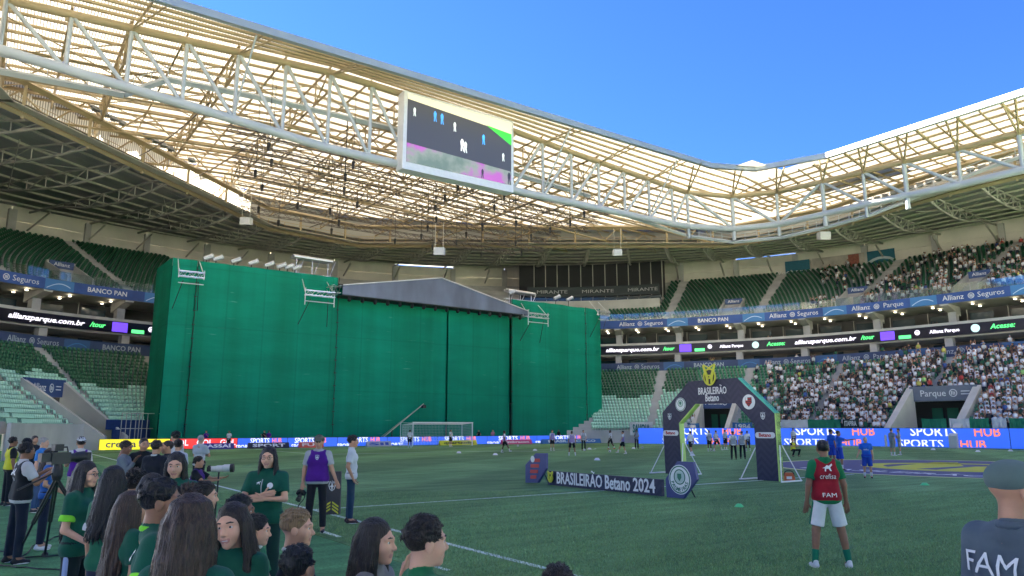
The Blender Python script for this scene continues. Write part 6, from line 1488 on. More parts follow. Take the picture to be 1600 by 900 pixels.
        for p in head_prims(False, female):
            if p[0] == 'c': hp.append(cone_(HR @ (p[1] * hl) + hc, HR @ (p[2] * hl) + hc, p[3] * hl, p[4] * hl, p[5]))
            else: hp.append(ell(HR @ (p[1] * hl) + hc, [x * hl for x in p[2]], p[3], HR))
        pal = [cone_(J[sd][2], J[sd][2] + J[sd][3] * .13, .032, .022, .02) for sd in 'RL']
        addm(*surface(body + hp + pal, vox), 0)
    put('body', (np.concatenate(Vs), np.concatenate(Fs)), [skin_m(skin), LIP, EYEW, IRIS, hair_m(hairc)], root, mi=np.concatenate(Ms))
    # ---- hair / cap
    toH = lambda V: (V * hl) @ HR.T + hc
    if hair != 'bald' :
        hpz = hair_prims(hair, rg)
        if not fine: hpz = [p for i, p in enumerate(hpz) if i < 4 or i % 3 == 0]
        V, F = surface(hpz, .0075 if fine else .02)
        if fine and hair in ('long', 'xlong', 'mid'): V += rg.normal(size=V.shape) * .0006
        if fine:                                        # loose strands over the mass
            cs = [p for p in hpz if p[0] == 'c']; n = 900 if hair in ('long', 'xlong', 'mid') else 420; pk = rg.integers(0, len(cs), n) if cs else []
            sv, sf = [], []; o = len(V)
            for q_ in pk:
                p = cs[q_]; d = p[2] - p[1]; ctr = np.array((0, -.016, p[1][2])); out = nrm(p[1] - ctr) if p[1][2] < .09 else nrm(p[1] - np.array((0, -.016, 0)))
                a = p[1] + out * p[3] * rg.uniform(.7, 1.05) + rg.normal(size=3) * .004; b = p[2] + d * rg.uniform(.0, .35) + out * p[4] * rg.uniform(.6, 1.3) + rg.normal(size=3) * .006
                m_ = (a + b) / 2 + out * .003; u = nrm(np.cross(d, out)) * .0011; w_ = out * .0011
                sv += [a - u, a + u, a + w_, m_ - u, m_ + u, m_ + w_, b]; sf += [(o, o + 1, o + 4, o + 3), (o + 1, o + 2, o + 5, o + 4), (o + 2, o, o + 3, o + 5), (o + 3, o + 4, o + 6, o + 6), (o + 4, o + 5, o + 6, o + 6)]; o += 7
            if sv:
                sf = [f if f[2] != f[3] else (f[0], f[1], f[2], f[2]) for f in sf]; quads = [f for f in sf if f[2] != f[3]]
                V = np.concatenate([V, np.array(sv)]); F = np.concatenate([F, np.array(quads)])
        put('hair', (toH(V), F), hair_m(hairc), root)
    if cap is not None:
        V, F = surface([ell((0, -.010, .052), (.089, .106, .078), .01), sub((0, .02, -.075), (.2, .2, .095), .006), cone_((0, .085, .035), (0, .15, .022), .052, .045, .01)], .0065 if fine else .012)
        V[:, 2] = np.where(V[:, 1] > .10, .028 + (V[:, 2] - .028) * .16, V[:, 2]); put('cap', (toH(V), F), cloth_m('cap_%d' % int(cap[0] * 999 + cap[1] * 99), cap), root)
    if headset:
        put('headset', (toH(surface([cone_((.088, -.01, 0), (.100, -.01, 0), .036, .034, .01), cone_((-.088, -.01, 0), (-.100, -.01, 0), .036, .034, .01)] + [cone_((.095 * math.cos(a), -.01, .10 * math.sin(a) + .03), (.095 * math.cos(a + .35), -.01, .10 * math.sin(a + .35) + .03), .009, .009, .004) for a in np.arange(0, 3.1, .35)], .007)[0]), surface([cone_((.088, -.01, 0), (.100, -.01, 0), .036, .034, .01), cone_((-.088, -.01, 0), (-.100, -.01, 0), .036, .034, .01)] + [cone_((.095 * math.cos(a), -.01, .10 * math.sin(a) + .03), (.095 * math.cos(a + .35), -.01, .10 * math.sin(a + .35) + .03), .009, .009, .004) for a in np.arange(0, 3.1, .35)], .007)[1]), BLACK, root)
    if glasses:
        mbp = []
        for sg in (-1, 1):
            for k in range(10):
                a0, a1 = 2 * math.pi * k / 10, 2 * math.pi * (k + 1) / 10; mbp.append(cone_((.032 * sg + .021 * math.cos(a0), .103, .002 + .017 * math.sin(a0)), (.032 * sg + .021 * math.cos(a1), .103, .002 + .017 * math.sin(a1)), .0022, .0022, .001))
            mbp.append(cone_((.053 * sg, .100, .006), (.080 * sg, .0, .010), .002, .002, .001))
        mbp.append(cone_((-.011, .105, .004), (.011, .105, .004), .002, .002, .001)); V, F = surface(mbp, .0022); put('glasses', (toH(V), F), BLACK, root)
    # ---- clothes
    e = .014 if fine else .010
    top = [cone_(U((-.078 * B, 0, .93)), U((.078 * B, 0, .93)), .104 * B + e, .104 * B + e, .05), cone_(U((-.060 * B, .005, 1.10)), U((.060 * B, .005, 1.10)), .094 * B + e, .094 * B + e, .06), cone_(U((-.085 * B, .005, 1.28)), U((.085 * B, .005, 1.28)), .104 + e, .104 + e, .06), cone_(U((-.06 * B, -.012, 1.425)), U((-.15 * B, -.01, 1.385)), .050 + e, .048 + e, .05), cone_(U((.06 * B, -.012, 1.425)), U((.15 * B, -.01, 1.385)), .050 + e, .048 + e, .05), cone_(U((0, -.020, 1.43)), U((0, -.012, 1.50)), .070, .062, .02, True)]
    if female: top += [ell(U((.06 * sg, .085, 1.27)), (.06, .055, .06), .05) for sg in (-1, 1)]
    f_up = {'short': .72, 'long': 1.0, 'none': .0}[sleeve]
    for sd in 'RL':
        sh, el, wr = J[sd][:3]; k_ = 1.0 if not female else .9
        if f_up: top.append(cone_(sh, sh + (el - sh) * f_up, (.052 * B + e) * k_, (.056 + e * .8) * k_ if sleeve == 'short' else .044 + e, .03, sleeve == 'short'))
        if sleeve == 'long': top.append(cone_(el, wr, .046 + e * .6, .034 + e * .5, .02, True))
    hem = sub(np.array((0, 0, -.14)), (3, 3, 1.0), .008); SM = cloth_m(shirt, shirtc)
    put('shirt', top + [hem], SM, root); root_prims = top + [hem]
    if collar is not None: put('collar', [cone_(U((.062 * math.cos(a), -.014 + .062 * math.sin(a), 1.472)), U((.062 * math.cos(a + .45), -.014 + .062 * math.sin(a + .45), 1.472)), .016, .016, .008) for a in np.arange(0, 6.28, .45)], cloth_m('collar_%d' % int(collar[0] * 900 + collar[1] * 90), collar), root, .009 if fine else .02)
    if cuff is not None:
        for sd in 'RL':
            sh, el = J[sd][:2]; c = sh + (el - sh) * .72; put('sleeve_cuff', [cone_(c - (el - sh) * .07, c + (el - sh) * .012, .058 + e, .058 + e, .004, True)], cloth_m('cuff_%d' % int(cuff[0] * 900 + cuff[1] * 90), cuff), root, .01 if fine else .02)
    if bib is not None:
        bp_ = [cone_(U((-.080 * B, 0, .96)), U((.080 * B, 0, .96)), .112 * B + e, .112 * B + e, .05), cone_(U((-.068 * B, .005, 1.10)), U((.068 * B, .005, 1.10)), .100 * B + e, .100 * B + e, .06), cone_(U((-.088 * B, .005, 1.28)), U((.088 * B, .005, 1.28)), .112 + e, .112 + e, .06), cone_(U((-.10 * B, -.01, 1.405)), U((.10 * B, -.01, 1.405)), .058 + e, .058 + e, .05), sub(np.array((0, 0, -.10)), (3, 3, 1.0), .008), sub(U((0, .03, 1.54)), (.085, .12, .09), .01)]
        for sg in (-1, 1): bp_.append(sub(U((.215 * sg * B, 0, 1.36)), (.07, .2, .12), .01))
        put('bib', bp_, cloth_m('bib_%d' % int(bib[0] * 900 + bib[2] * 90), bib), root); root_prims = bp_
    LM = cloth_m('leg_%d_%d' % (int(legc[0] * 999), int(legc[2] * 999)), legc); lo = [cone_((-.078 * B, 0, .94), (.078 * B, 0, .94), .108 * B + .006, .108 * B + .006, .05)]
    for sd in 'RL':
        hip, kn, an = J[sd][4:]
        if legs == 'long': lo += [cone_(hip, kn, .086 * B, .068, .03), cone_(kn, kn + (an - kn) * .96, .070, .058, .02, True)]
        else: lo += [cone_(hip, hip + (kn - hip) * (.86 if legs == 'short' else 1.0), .094 * B, .098, .03, True)]
    put('trousers' if legs == 'long' else 'shorts', lo, LM, root)
    fa = .10
    for sd, sg in (('R', 1), ('L', -1)):
        an = J[sd][6]; kn = J[sd][5]; sd_ = an - kn; fwd = nrm(np.array((fa * sg, 1, 0))) if abs(nrm(sd_)[2]) > .5 else np.array((0, -.2, -1.0))
        dn = np.array((0, 0, -1.0)) if abs(nrm(sd_)[2]) > .5 else np.array((0, 1.0, 0))
        a0 = an + dn * .045
        sp_ = [cone_(a0 - fwd * .045, a0 + fwd * .07, .036, .036, .02), cone_(a0 + fwd * .06 + dn * .006, a0 + fwd * .155 + dn * .010, .036, .026, .02), cone_(an - fwd * .02, a0, .036, .040, .02)]
        so = put('shoe', sp_, cloth_m('shoe_%d' % int(shoe[0] * 900 + shoe[1] * 90 + shoe[2] * 9), shoe, .5, .05), root, .012 if fine else .022)
        if fine and so is not None: put('sole', [ell(a0 + fwd * .055 + dn * .028, (.042, .118, .013), .004, np.array([(fwd[1], fwd[0], 0), (-fwd[0], fwd[1], 0), (0, 0, 1.0)]) if abs(dn[2]) > .5 else None)], WHITE, so, .008)
        if sock is not None: put('sock', [cone_(kn + (an - kn) * .66, an, .050, .042, .01)], cloth_m('sock_%d' % int(sock[0] * 900 + sock[1] * 90), sock), root)
    if stripe is not None:
        for sd, sg in (('R', 1), ('L', -1)):
            hip, kn, an = J[sd][4:]; put('side_stripe', [cone_(hip + np.array((.070 * sg, 0, .03)), kn + np.array((.050 * sg, 0, 0)), .034, .030, .01), cone_(kn + np.array((.050 * sg, 0, 0)), an + np.array((.040 * sg, 0, .05)), .030, .028, .01)], cloth_m('stripe_%d' % int(stripe[0] * 900), stripe), root, .012)
    info = dict(root=root, J=J, G=G, s=s, U=U, prims=root_prims, HR=HR, hc=hc, hl=hl, M=wm(root))
    return info
def decal(info, txt, size, at, mt, width=None, back=True, dx=0.0, M2=None, bold=.0, poly=None, name='print'):
    """flat print laid on the clothes: lettering or polygon points in a plane, pushed onto the cloth surface"""
    sg = -1 if back else 1
    if poly is None:
        o = text_mb(txt, size, mt, Matrix.Identity(4), None, name=name, depth=0.0, bold=bold, width=width); vs = np.array([v.co[:] for v in o.data.vertices]); me = o.data
    else:
        n = len(poly); me = bpy.data.meshes.new(name); me.from_pydata([(x, y, 0) for x, y in poly], [], [tuple(range(n))]); me.materials.append(mt); o = link(name, me); vs = np.array([v.co[:] for v in me.vertices])
    bm = bmesh.new(); bm.from_mesh(me); bmesh.ops.triangulate(bm, faces=bm.faces[:])
    for _ in range(4):
        le = [e for e in bm.edges if e.calc_length() > .022]
        if not le: break
        bmesh.ops.subdivide_edges(bm, edges=le, cuts=1); bmesh.ops.triangulate(bm, faces=bm.faces[:])
    bm.to_mesh(me); bm.free(); vs = np.array([v.co[:] for v in me.vertices])
    # plane coordinates: x to the viewer's right, y up
    X = vs[:, 0] * (1 if back else -1) + dx; Zc = vs[:, 1] + at; Y = np.full(len(X), .0)
    pts = np.stack([X, Y, Zc], 1)
    best = np.full(len(X), .02 * sg)
    ys = np.linspace(.02, .34, 65) * sg; D = np.stack([field(info['prims'], np.stack([X, np.full(len(X), y), Zc], 1)) for y in ys], 1)
    for i in range(len(X)):
        ins = np.where(D[i] < .006)[0]; best[i] = ys[ins[-1]] if len(ins) else .1 * sg
    pts[:, 1] = best + .010 * sg; pts = (pts + info['G']) * info['s']
    for v, p in zip(me.vertices, pts): v.co = p
    me.update(); o.parent = info['root']; return o
# ================================================================== SPECTATORS
def mini(arms=0):
    """small seated or standing spectator, origin at the step, facing -y"""
    mb = MB()
    mb.hexa([(-.17, -.10, .42), (.17, -.10, .42), (.17, .10, .42), (-.17, .10, .42)], [(-.21, -.09, .92), (.21, -.09, .92), (.21, .10, .92), (-.21, .10, .92)])
    mb.hexa([(-.21, -.09, .92), (.21, -.09, .92), (.21, .10, .92), (-.21, .10, .92)], [(-.07, -.05, 1.02), (.07, -.05, 1.02), (.07, .06, 1.02), (-.07, .06, 1.02)])
    nb = len(mb.f)
    for sx in (-1, 1):
        if arms == 1: mb.tube([(.22 * sx, 0, .9), (.30 * sx, -.06, 1.15), (.20 * sx, -.08, 1.38)], .05, 4)
        else: mb.tube([(.22 * sx, 0, .9), (.26 * sx, -.06, .64), (.14 * sx, -.22, .60)], .05, 4)
    na = len(mb.f)
    mb.lathe([(.05, 0), (.10, .06), (.105, .14), (.06, .23)], (0, -.01, 1.0), 7); nh = len(mb.f)
    mb.lathe([(.108, 0), (.112, .06), (.05, .11)], (0, .012, 1.14), 7); nk = len(mb.f)
    mb.hexa([(-.17, -.42, .38), (.17, -.42, .38), (.17, .08, .38), (-.17, .08, .38)], [(-.17, -.44, .50), (.17, -.44, .50), (.17, .10, .50), (-.17, .10, .50)])
    mb.hexa([(-.16, -.44, .0), (.16, -.44, .0), (.16, -.32, .0), (-.16, -.32, .0)], [(-.16, -.46, .48), (.16, -.46, .48), (.16, -.32, .48), (-.16, -.32, .48)])
    part = np.array([0] * nb + [1] * (na - nb) + [1] * (nh - na) + [2] * (nk - nh) + [3] * (len(mb.f) - nk)); return mb, part
MINIS = [mini(0), mini(0), mini(1)]
def tri(mb, part):
    T, Q = [], []
    for f, p in zip(mb.f, part):
        for k in range(1, len(f) - 1): T.append((f[0], f[k], f[k + 1])); Q.append(p)
    return np.array(mb.v), np.array(T), np.array(Q)
MT = [tri(*m) for m in MINIS]
PAL = [((.86, .86, .86), .52), ((.55, .57, .56), .14), ((.02, .13, .06), .16), ((.02, .06, .04), .08), ((.03, .03, .035), .10), ((.35, .55, .45), .05), ((.60, .58, .12), .008), ((.35, .65, .18), .008), ((.55, .06, .05), .006), ((.06, .12, .35), .023)]
cr = np.random.default_rng(11)
def crowd(rows, q0, z0, dq, dz, s0, s1, prob):
    out = []
    for r in range(rows):
        for i in range(int((s1 - s0) / .56)):
            s = s0 + .56 * (i + (r * .382) % 1)
            if (s % 13.5) < 1.35 and cr.random() > .12: continue
            w, x3, y3 = seat_frame(s, q0 + (r + .5) * dq, z0 + r * dz); px, py = pix(w)
            if cr.random() < prob(s, r, px, py): out.append((w.x + cr.normal() * .05, w.y + cr.normal() * .05, w.z, x3.x, x3.y, y3.x, y3.y))
    return out
def crowd_style(n):
    p = np.array([w for _, w in PAL]); c = cr.choice(len(PAL), n, p=p / p.sum()); return c
def crowd_mesh(lst, name, label):
    Vs, Fs, Ts = [], [], []; off = 0; cs = crowd_style(len(lst))
    for a, ci in zip(lst, cs):
        V, T, Q = MT[cr.integers(0, 3) if cr.random() < .5 else 0]; h = cr.uniform(.92, 1.1); st = cr.random() < .35
        v = V.copy() * h
        if st: v[:, 2] += .32
        tw = cr.normal() * .3; c, s_ = math.cos(tw), math.sin(tw); x = v[:, 0] * c - v[:, 1] * s_; y = v[:, 0] * s_ + v[:, 1] * c
        Vs.append(np.stack([a[0] + x * a[3] + y * a[5], a[1] + x * a[4] + y * a[6], a[2] + v[:, 2]], 1)); Fs.append(T + off); off += len(v)
        sk = np.array(SKINS[('light', 'tan', 'tan', 'brown', 'brown', 'dark')[cr.integers(0, 6)]]); hc = np.array((.015, .012, .011) if cr.random() < .8 else (.5, .5, .5)); lg = np.array(((.02, .025, .04), (.05, .06, .09), (.4, .4, .4))[cr.integers(0, 3)]); sh = np.array(PAL[ci][0]) * cr.uniform(.85, 1.1)
        tab = np.stack([sh, sk, hc, lg]); Ts.append(tab[Q])
    me = np_mesh(name, np.concatenate(Vs), np.concatenate(Fs), MATS.get('crowd_cloth') or attr_mat('crowd_cloth'), tint=np.clip(np.concatenate(Ts), 0, 1))
    return tag(link(name, me), label, 'crowd', kind='stuff')
def p_low(s, r, px, py):
    if px < 1165 or px > 1720 or in_vom(s, r): return 0
    if any(abs(s - v[0]) < v[1] + .6 and r < v[2] + 1 for v in VOM): return 0
    base = interp(px, [1165, 1200, 1250, 1330, 1420], [.06, .36, .62, .80, .95])
    return base * interp(r, [0, 11, 16, 20], [1.0, 1.0, .62 if px < 1400 else .9, .35 if px < 1400 else .85])
lowc = crowd(LROWS, LQ0, LZ0, LDQ, LDZ, VIS0, s_at_px(1150, -8, 6), p_low)
lowc += crowd(8, LQ0, LZ0, LDQ, LDZ, s_at_px(1110, -15, 4) - 6, s_at_px(1060, -15, 4), lambda s, r, px, py: .45 if not in_vom(s, r) and 1050 < px < 1120 else 0)
dist = sorted(range(len(lowc)), key=lambda i: math.hypot(lowc[i][0], lowc[i][1])); nearc = set(dist[:300])
crowd_mesh([c for i, c in enumerate(lowc) if i not in nearc], 'crowd', 'dense crowd mostly in white shirts filling the lower tier')
def p_up(s, r, px, py):
    if px < 1270 or px > 1720 or any(abs(s - v[0]) < v[1] + .4 and r < 8 for v in UVOM): return 0
    return interp(r, [0, 3, 5, 30], [.72, .55, .22, .20]) * interp(px, [1270, 1300, 1400, 1600], [.15, .5, .75, 1.25])
crowd_mesh(crowd(UROWS, UQ0, UZ0, UDQ, UDZ, UV0, s_at_px(1250, 10, 22), p_up), 'upper_crowd', 'scattered spectators among the seats of the upper tier')
crowd_mesh(crowd(3, 1.0, 13.4, 1.3, .35, VIS0, s_at_px(960, 0, 14), lambda s, r, px, py: .35 if px > 1390 else (.06 if px > 1150 else .02)), 'balcony_crowd', 'few spectators on the balconies of the box level')
crowd_mesh(crowd(1, QL + .6, ZL + .4, 1, .3, VIS0, s_at_px(960, 0, 14), lambda s, r, px, py: .25 if px > 1390 else .05), 'lounge_crowd', 'few spectators in the lounges behind the lower ribbon')
_var = {}
for i in sorted(nearc):
    a = lowc[i]; ci = int(crowd_style(1)[0]); k = (ci, int(cr.integers(0, 3)), ('light', 'tan', 'brown')[cr.integers(0, 3)])
    if k not in _var:
        V, T, Q = MT[k[1]]; tab = np.stack([np.array(PAL[ci][0]), np.array(SKINS[k[2]]), np.array((.015, .012, .011)), np.array((.03, .035, .05))]); _var[k] = np_mesh('spectator', V, T, MATS['crowd_cloth'], tint=tab[Q])
    st = .32 if cr.random() < .35 else 0; M = Matrix(((a[3], a[5], 0, a[0]), (a[4], a[6], 0, a[1]), (0, 0, 1, a[2] + st), (0, 0, 0, 1)))
    tag(link('person', _var[k], None, M), {0: 'spectator in white shirt in the front of the packed tier', 1: 'spectator in pale grey shirt in the packed tier', 2: 'spectator in green shirt in the packed tier', 3: 'spectator in dark green shirt in the packed tier', 4: 'spectator in black shirt in the packed tier', 5: 'spectator in mint shirt in the packed tier', 6: 'spectator in yellow shirt in the packed tier', 7: 'spectator in lime shirt in the packed tier', 8: 'spectator in red shirt in the packed tier', 9: 'spectator in blue shirt in the packed tier'}[ci], 'person', 'nearest spectators of the lower tier')

# ================================================================== PEOPLE ON AND BESIDE THE PITCH
PLAT = .30
plat = MB(); plat.box((-1.2, 3.6, PLAT / 2 - .02), 6.4, 6.0, PLAT - .04); plat.build('viewing_platform', CONC, label='low concrete step the nearest children stand on', cat='platform')
DG = (.007, .085, .052); MG = (.010, .115, .055); NEON = (.22, .72, .04); BLK = (.012, .013, .016)
def near_loc(px, top, d, ground=0.0):
    w = dp(px, top, d); return Vector((w.x, w.y, ground)), w.z - ground
def near(px, top, d, face, pose, label, ground=0.0, **kw):
    loc, H = near_loc(px, top, d, ground); kw.setdefault('vox', .013); return person(loc, face, H, pose, label, **kw)
def far(px, feet, top, face, pose, label, **kw):
    loc = gp(px, feet); w = dp(px, top, loc.y); kw.setdefault('vox', .016 if loc.y < 22 else .026); return person(loc, face, kw.pop('H', None) or max(1.5, min(1.95, w.z)), pose, label, **kw)
NC = 'children waiting by the touchline'
fwd_arms = dict(R=arm((.14, -.05, -1), (-.1, .85, -.45)), L=arm((-.14, -.05, -1), (.1, .85, -.45)))
back_arms = dict(R=arm((.42, -.25, -1), (-.35, .5, -.8)), L=arm((-.42, -.25, -1), (.35, .5, -.8)))
# nearest row
i = near(137, 719, 7.4, -.05, 'stand', 'woman in glasses with waist-long black hair and lime cuffs', hair='xlong', hairc='black', skin='light', shirt='pine', shirtc=DG, cuff=NEON, legc=(.008, .016, .018), stripe=(.30, .38, .62), female=True, glasses=True, seed=2, extra=fwd_arms, build=1.08)
i = near(180, 728, 5.7, 1.25, 'stand', 'girl seen from behind in green polo with white collar', PLAT, hair='long', hairc='black', skin='tan', shirt='polo', shirtc=MG, collar=(.6, .6, .58), cuff=(.55, .57, .56), female=True, seed=3, group=NC)
i = near(207, 768, 4.9, .8, 'stand', 'girl with long brown hair behind the lime-collared boy', PLAT, hair='xlong', hairc='brown', skin='tan', shirt='pine', shirtc=DG, female=True, seed=4, group=NC)
i = near(252, 745, 3.75, .42, 'stand', 'boy with dark hair in green jersey with lime collar', PLAT, hair='short', hairc='black', skin='brown', shirt='jersey', shirtc=DG, collar=NEON, cuff=NEON, seed=5, extra=back_arms, group=NC)
PUMA = [(-.05, .0), (-.02, .012), (.0, .03), (.02, .022), (.05, .045), (.055, .03), (.03, .005), (.04, -.03), (.025, -.028), (.012, -.005), (-.012, -.008), (-.02, -.035), (-.03, -.03), (-.025, -.002)]
decal(i, '', 0, 1.34, CW_, poly=PUMA, dx=.06); decal(i, '', 0, 1.16, CW_, poly=[(.05 * math.cos(t), .05 * math.sin(t)) for t in np.linspace(0, 6.28, 14, endpoint=False)], dx=.10)
i = near(302, 775, 2.9, 1.40, 'stand', 'girl with very long brown hair, back turned, nearest of all', PLAT, hair='xlong', hairc='brown', skin='tan', shirt='pine', shirtc=DG, female=True, seed=6, hs=1.06, group=NC)
i = near(366, 786, 3.75, -1.45, 'stand', 'smiling girl turning back beside the long brown hair', PLAT, hair='long', hairc='dark', skin='light', shirt='pine', shirtc=DG, female=True, seed=7, smile=True, yaw=-.25, tilt=.12, group=NC)
i = near(402, 805, 4.9, .12, 'lean', 'boy with cropped black hair and white collar in profile', PLAT, hair='short', hairc='black', skin='light', shirt='kit', shirtc=(.008, .15, .055), collar=(.62, .64, .63), seed=8, group=NC, nod=-.05)
decal(i, '', 0, 1.33, YEL, poly=PUMA, dx=.02)
i = near(464, 795, 4.2, .12, 'reach', 'blond boy in black shirt stretching out one arm', PLAT, hair='fade', hairc='blond', skin='light', shirt='black_tee', shirtc=BLK, collar=(.5, .52, .5), seed=9, group=NC, extra=dict(R=arm((.2, .65, -.55), (-.1, 1, -.06))))
i = near(467, 853, 3.5, 1.2, 'stand', 'child with glossy black hair at the bottom edge', PLAT, hair='short', hairc='black', skin='tan', shirt='black_tee', shirtc=BLK, seed=10, group=NC)
i = near(588, 811, 3.6, -.25, 'mouth', 'girl with dark hair holding her hand to her mouth', PLAT, hair='long', hairc='dark', skin='light', shirt='grey_tee', shirtc=(.16, .16, .17), female=True, seed=11, yaw=.1, group=NC, extra=dict(R=arm((.05, .62, -.6), (-.18, .16, .95))))
i = near(664, 805, 3.25, .42, 'stand', 'boy with short dark hair seen from behind, right of the girl', PLAT, hair='short', hairc='dark', skin='light', shirt='kit', shirtc=(.006, .10, .05), seed=12, group=NC)
i = near(872, 883, 3.3, 1.4, 'stand', 'child showing only dark hair at the bottom edge', PLAT, hair='short', hairc='dark', skin='tan', shirt='pine', shirtc=DG, seed=13, group=NC)
# second row of children
i = near(214, 734, 7.0, 1.3, 'stand', 'boy with tousled dark hair behind the girl in polo', 0, hair='curly', hairc='dark', skin='tan', shirt='kit', shirtc=(.006, .10, .05), collar=(.6, .6, .6), seed=14, group=NC)
i = near(241, 739, 6.4, .45, 'stand', 'girl with parted dark hair looking up the pitch', 0, hair='mid', hairc='dark', skin='light', shirt='pine', shirtc=DG, female=True, seed=15, group=NC)
i = near(297, 757, 5.9, 1.0, 'stand', 'boy with curly brown hair behind the jersey boy', 0, hair='curly', hairc='brown', skin='tan', shirt='pine', shirtc=DG, seed=16, group=NC)
i = near(320, 751, 6.3, .35, 'stand', 'boy with dark fringe in the second row', 0, hair='short', hairc='dark', skin='light', shirt='pine', shirtc=DG, seed=17, group=NC)
i = near(376, 772, 5.6, .25, 'stand', 'boy with black crew cut behind the smiling girl', 0, hair='short', hairc='black', skin='brown', shirt='pine', shirtc=DG, seed=18, group=NC)
# staff
def club_badge(i, dx, z, r=.04): decal(i, '', 0, z, CW_, back=False, dx=dx, poly=[(r * math.cos(t), r * math.sin(t)) for t in np.linspace(0, 6.28, 16, endpoint=False)])
i = near(277, 706, 8.0, -1.45, 'stand', 'woman in dark green polo with hair tied back, eyes lowered', hair='mid', hairc='black', skin='light', shirt='pine', shirtc=DG, legc=(.01, .02, .02), female=True, seed=20, nod=-.12, yaw=.12, build=1.12); club_badge(i, -.07, 1.28, .034)
i = near(421, 697, 9.4, -1.50, 'crossed', 'woman in glasses with folded arms in dark green polo', hair='long', hairc='black', skin='light', shirt='pine', shirtc=DG, legc=(.007, .035, .03), female=True, seed=21, glasses=True, build=1.12); club_badge(i, -.07, 1.30, .034); decal(i, '', 0, 1.33, CW_, back=False, poly=[(x * .5, y * .5) for x, y in PUMA], dx=.07)
decal(i, '', 0, 1.24, mat('lanyard', (.35, .40, .40), .6), back=False, poly=[(-.006, -.12), (.006, -.12), (.006, .13), (-.006, .13)], dx=.03)
i = far(492, 832, 679, -1.45, 'stand', 'bearded man in purple bib and cap holding a camera down', hair='short', hairc='dark', skin='tan', shirt='greytee', shirtc=(.36, .37, .38), legc=(.014, .014, .018), bib=(.075, .012, .22), cap=(.10, .10, .08), seed=22, build=1.08, extra=dict(L=arm((-.3, .1, -1), (-.35, .30, -.75)), R=arm((.24, -.02, -1), (.06, .12, -1))))
cbf(frame(i['M'] @ Vector((-.0, .175 * i['s'], 1.34 * i['s'])), i['M'].to_3x3() @ Vector((-1, 0, 0)), (0, 0, 1)), .07, i['root'], CW_)
def hand_pt(i, sd, k=.10): J = i['J'][sd]; return i['M'] @ Vector(((J[2] + J[3] * k) + i['G']) * i['s'])
def photo_camera(w, d, lens=.10, r=.04, lab='', white=False, rz=None):
    """stills camera: body, prism hump, grip and stepped lens"""
    d = Vector(d).normalized(); t = empty('photo_camera', w, 0, label=lab, cat='camera'); u = Vector((0, 0, 1)) if abs(d.z) < .9 else Vector((0, 1, 0)); sd = d.cross(u).normalized(); u = sd.cross(d); R = Matrix((sd, d, u)).transposed()
    mb = MB(); mb.box(w, .15, .07, .10, m=R); mb.box(w + u * .06, .06, .06, .04, m=R); mb.box(w + sd * .065 + d * .02, .035, .06, .10, m=R); mb.build('camera_body', BLACK, t)
    mb = MB(); n = 5; prof = [(r * .8, 0), (r * .8, lens * .25), (r * .95, lens * .3), (r * .95, lens * .6), (r * 1.15, lens * .68), (r * 1.15, lens)]; mb.lathe(prof, w + d * .035, 16, d); mb.build('lens', mat('lens_white', (.62, .62, .58), .4) if white else BLACK, t, smooth=False)
    if white: mb = MB(); mb.lathe([(r * 1.2, 0), (r * 1.25, .07), (r * 1.0, .07)], w + d * (.035 + lens), 16, d); mb.build('lens_hood', BLACK, t)
    return t
w = hand_pt(i, 'R'); t = photo_camera(w + Vector((0, -.03, -.07)), (-.2, -.5, -.8), .14, .045, 'black camera hanging from the hand of the man in purple bib')
mb = MB(); mb.tube([w + Vector((.06 * math.sin(k * .7), 0, -.05 - .045 * k)) for k in range(11)], .01, 4); mb.build('strap', BLACK, t)
i = far(546, 817, 679, .15, 'pocket', 'man in white polo and jeans with hand in pocket', hair='short', hairc='black', skin='tan', shirt='white_polo', shirtc=(.62, .64, .66), legc=(.022, .05, .095), shoe=(.06, .03, .03), seed=23, build=1.06)
put_belt = None
i = far(303, 814, 716, .05, 'kneel', 'kneeling photographer in purple bib aiming a long white lens', hair='short', hairc='dark', skin='tan', shirt='black_tee', shirtc=BLK, bib=(.075, .012, .22), legc=BLK, seed=24, H=1.78)
w = i['M'] @ Vector((0, .42, 1.10)); t = photo_camera(dp(327, 733, i['M'].translation.y - .1), (1, .12, .04), .42, .075, 'long white telephoto camera of the kneeling photographer', True)
member('monopod', t.location + Vector((.22, 0, -.06)), Vector((t.location.x + .2, t.location.y, .0)), .018, BLACK, t, 8)
i = far(307, 776, 679, 1.45, 'crossed', 'man in pale grey shirt with back turned, above the photographer', hair='short', hairc='grey', skin='tan', shirt='palegrey', shirtc=(.40, .43, .46), legc=BLK, seed=25, vox=.02)
i = far(183, 838, 688, .15, 'face', 'man in grey shirt resting chin on hand', hair='short', hairc='dark', skin='brown', shirt='steelgrey', shirtc=(.16, .19, .21), sleeve='long', legc=BLK, seed=26, nod=-.2)
i = far(212, 832, 683, -.75, 'pocket', 'bald bearded man in black among the talking group', hair='buzz', hairc='dark', skin='tan', shirt='black_tee', shirtc=BLK, legc=BLK, seed=27, build=1.1)
i = far(232, 842, 687, 1.35, 'stand', 'man in dark suit jacket seen from behind', hair='short', hairc='dark', skin='tan', shirt='suit', shirtc=(.012, .014, .022), sleeve='long', collar=(.6, .6, .6), legc=(.012, .014, .022), seed=28, build=1.1)
i = far(250, 838, 687, -2.4, 'crossed', 'man in black tee with folded arms in the group', hair='buzz', hairc='dark', skin='tan', shirt='black_tee', shirtc=BLK, legc=BLK, seed=29, build=1.1)
i = far(269, 815, 686, 1.5, 'stand', 'man in white shirt with back to the camera', hair='short', hairc='dark', skin='tan', shirt='palewhite', shirtc=(.52, .55, .60), legc=BLK, seed=30)
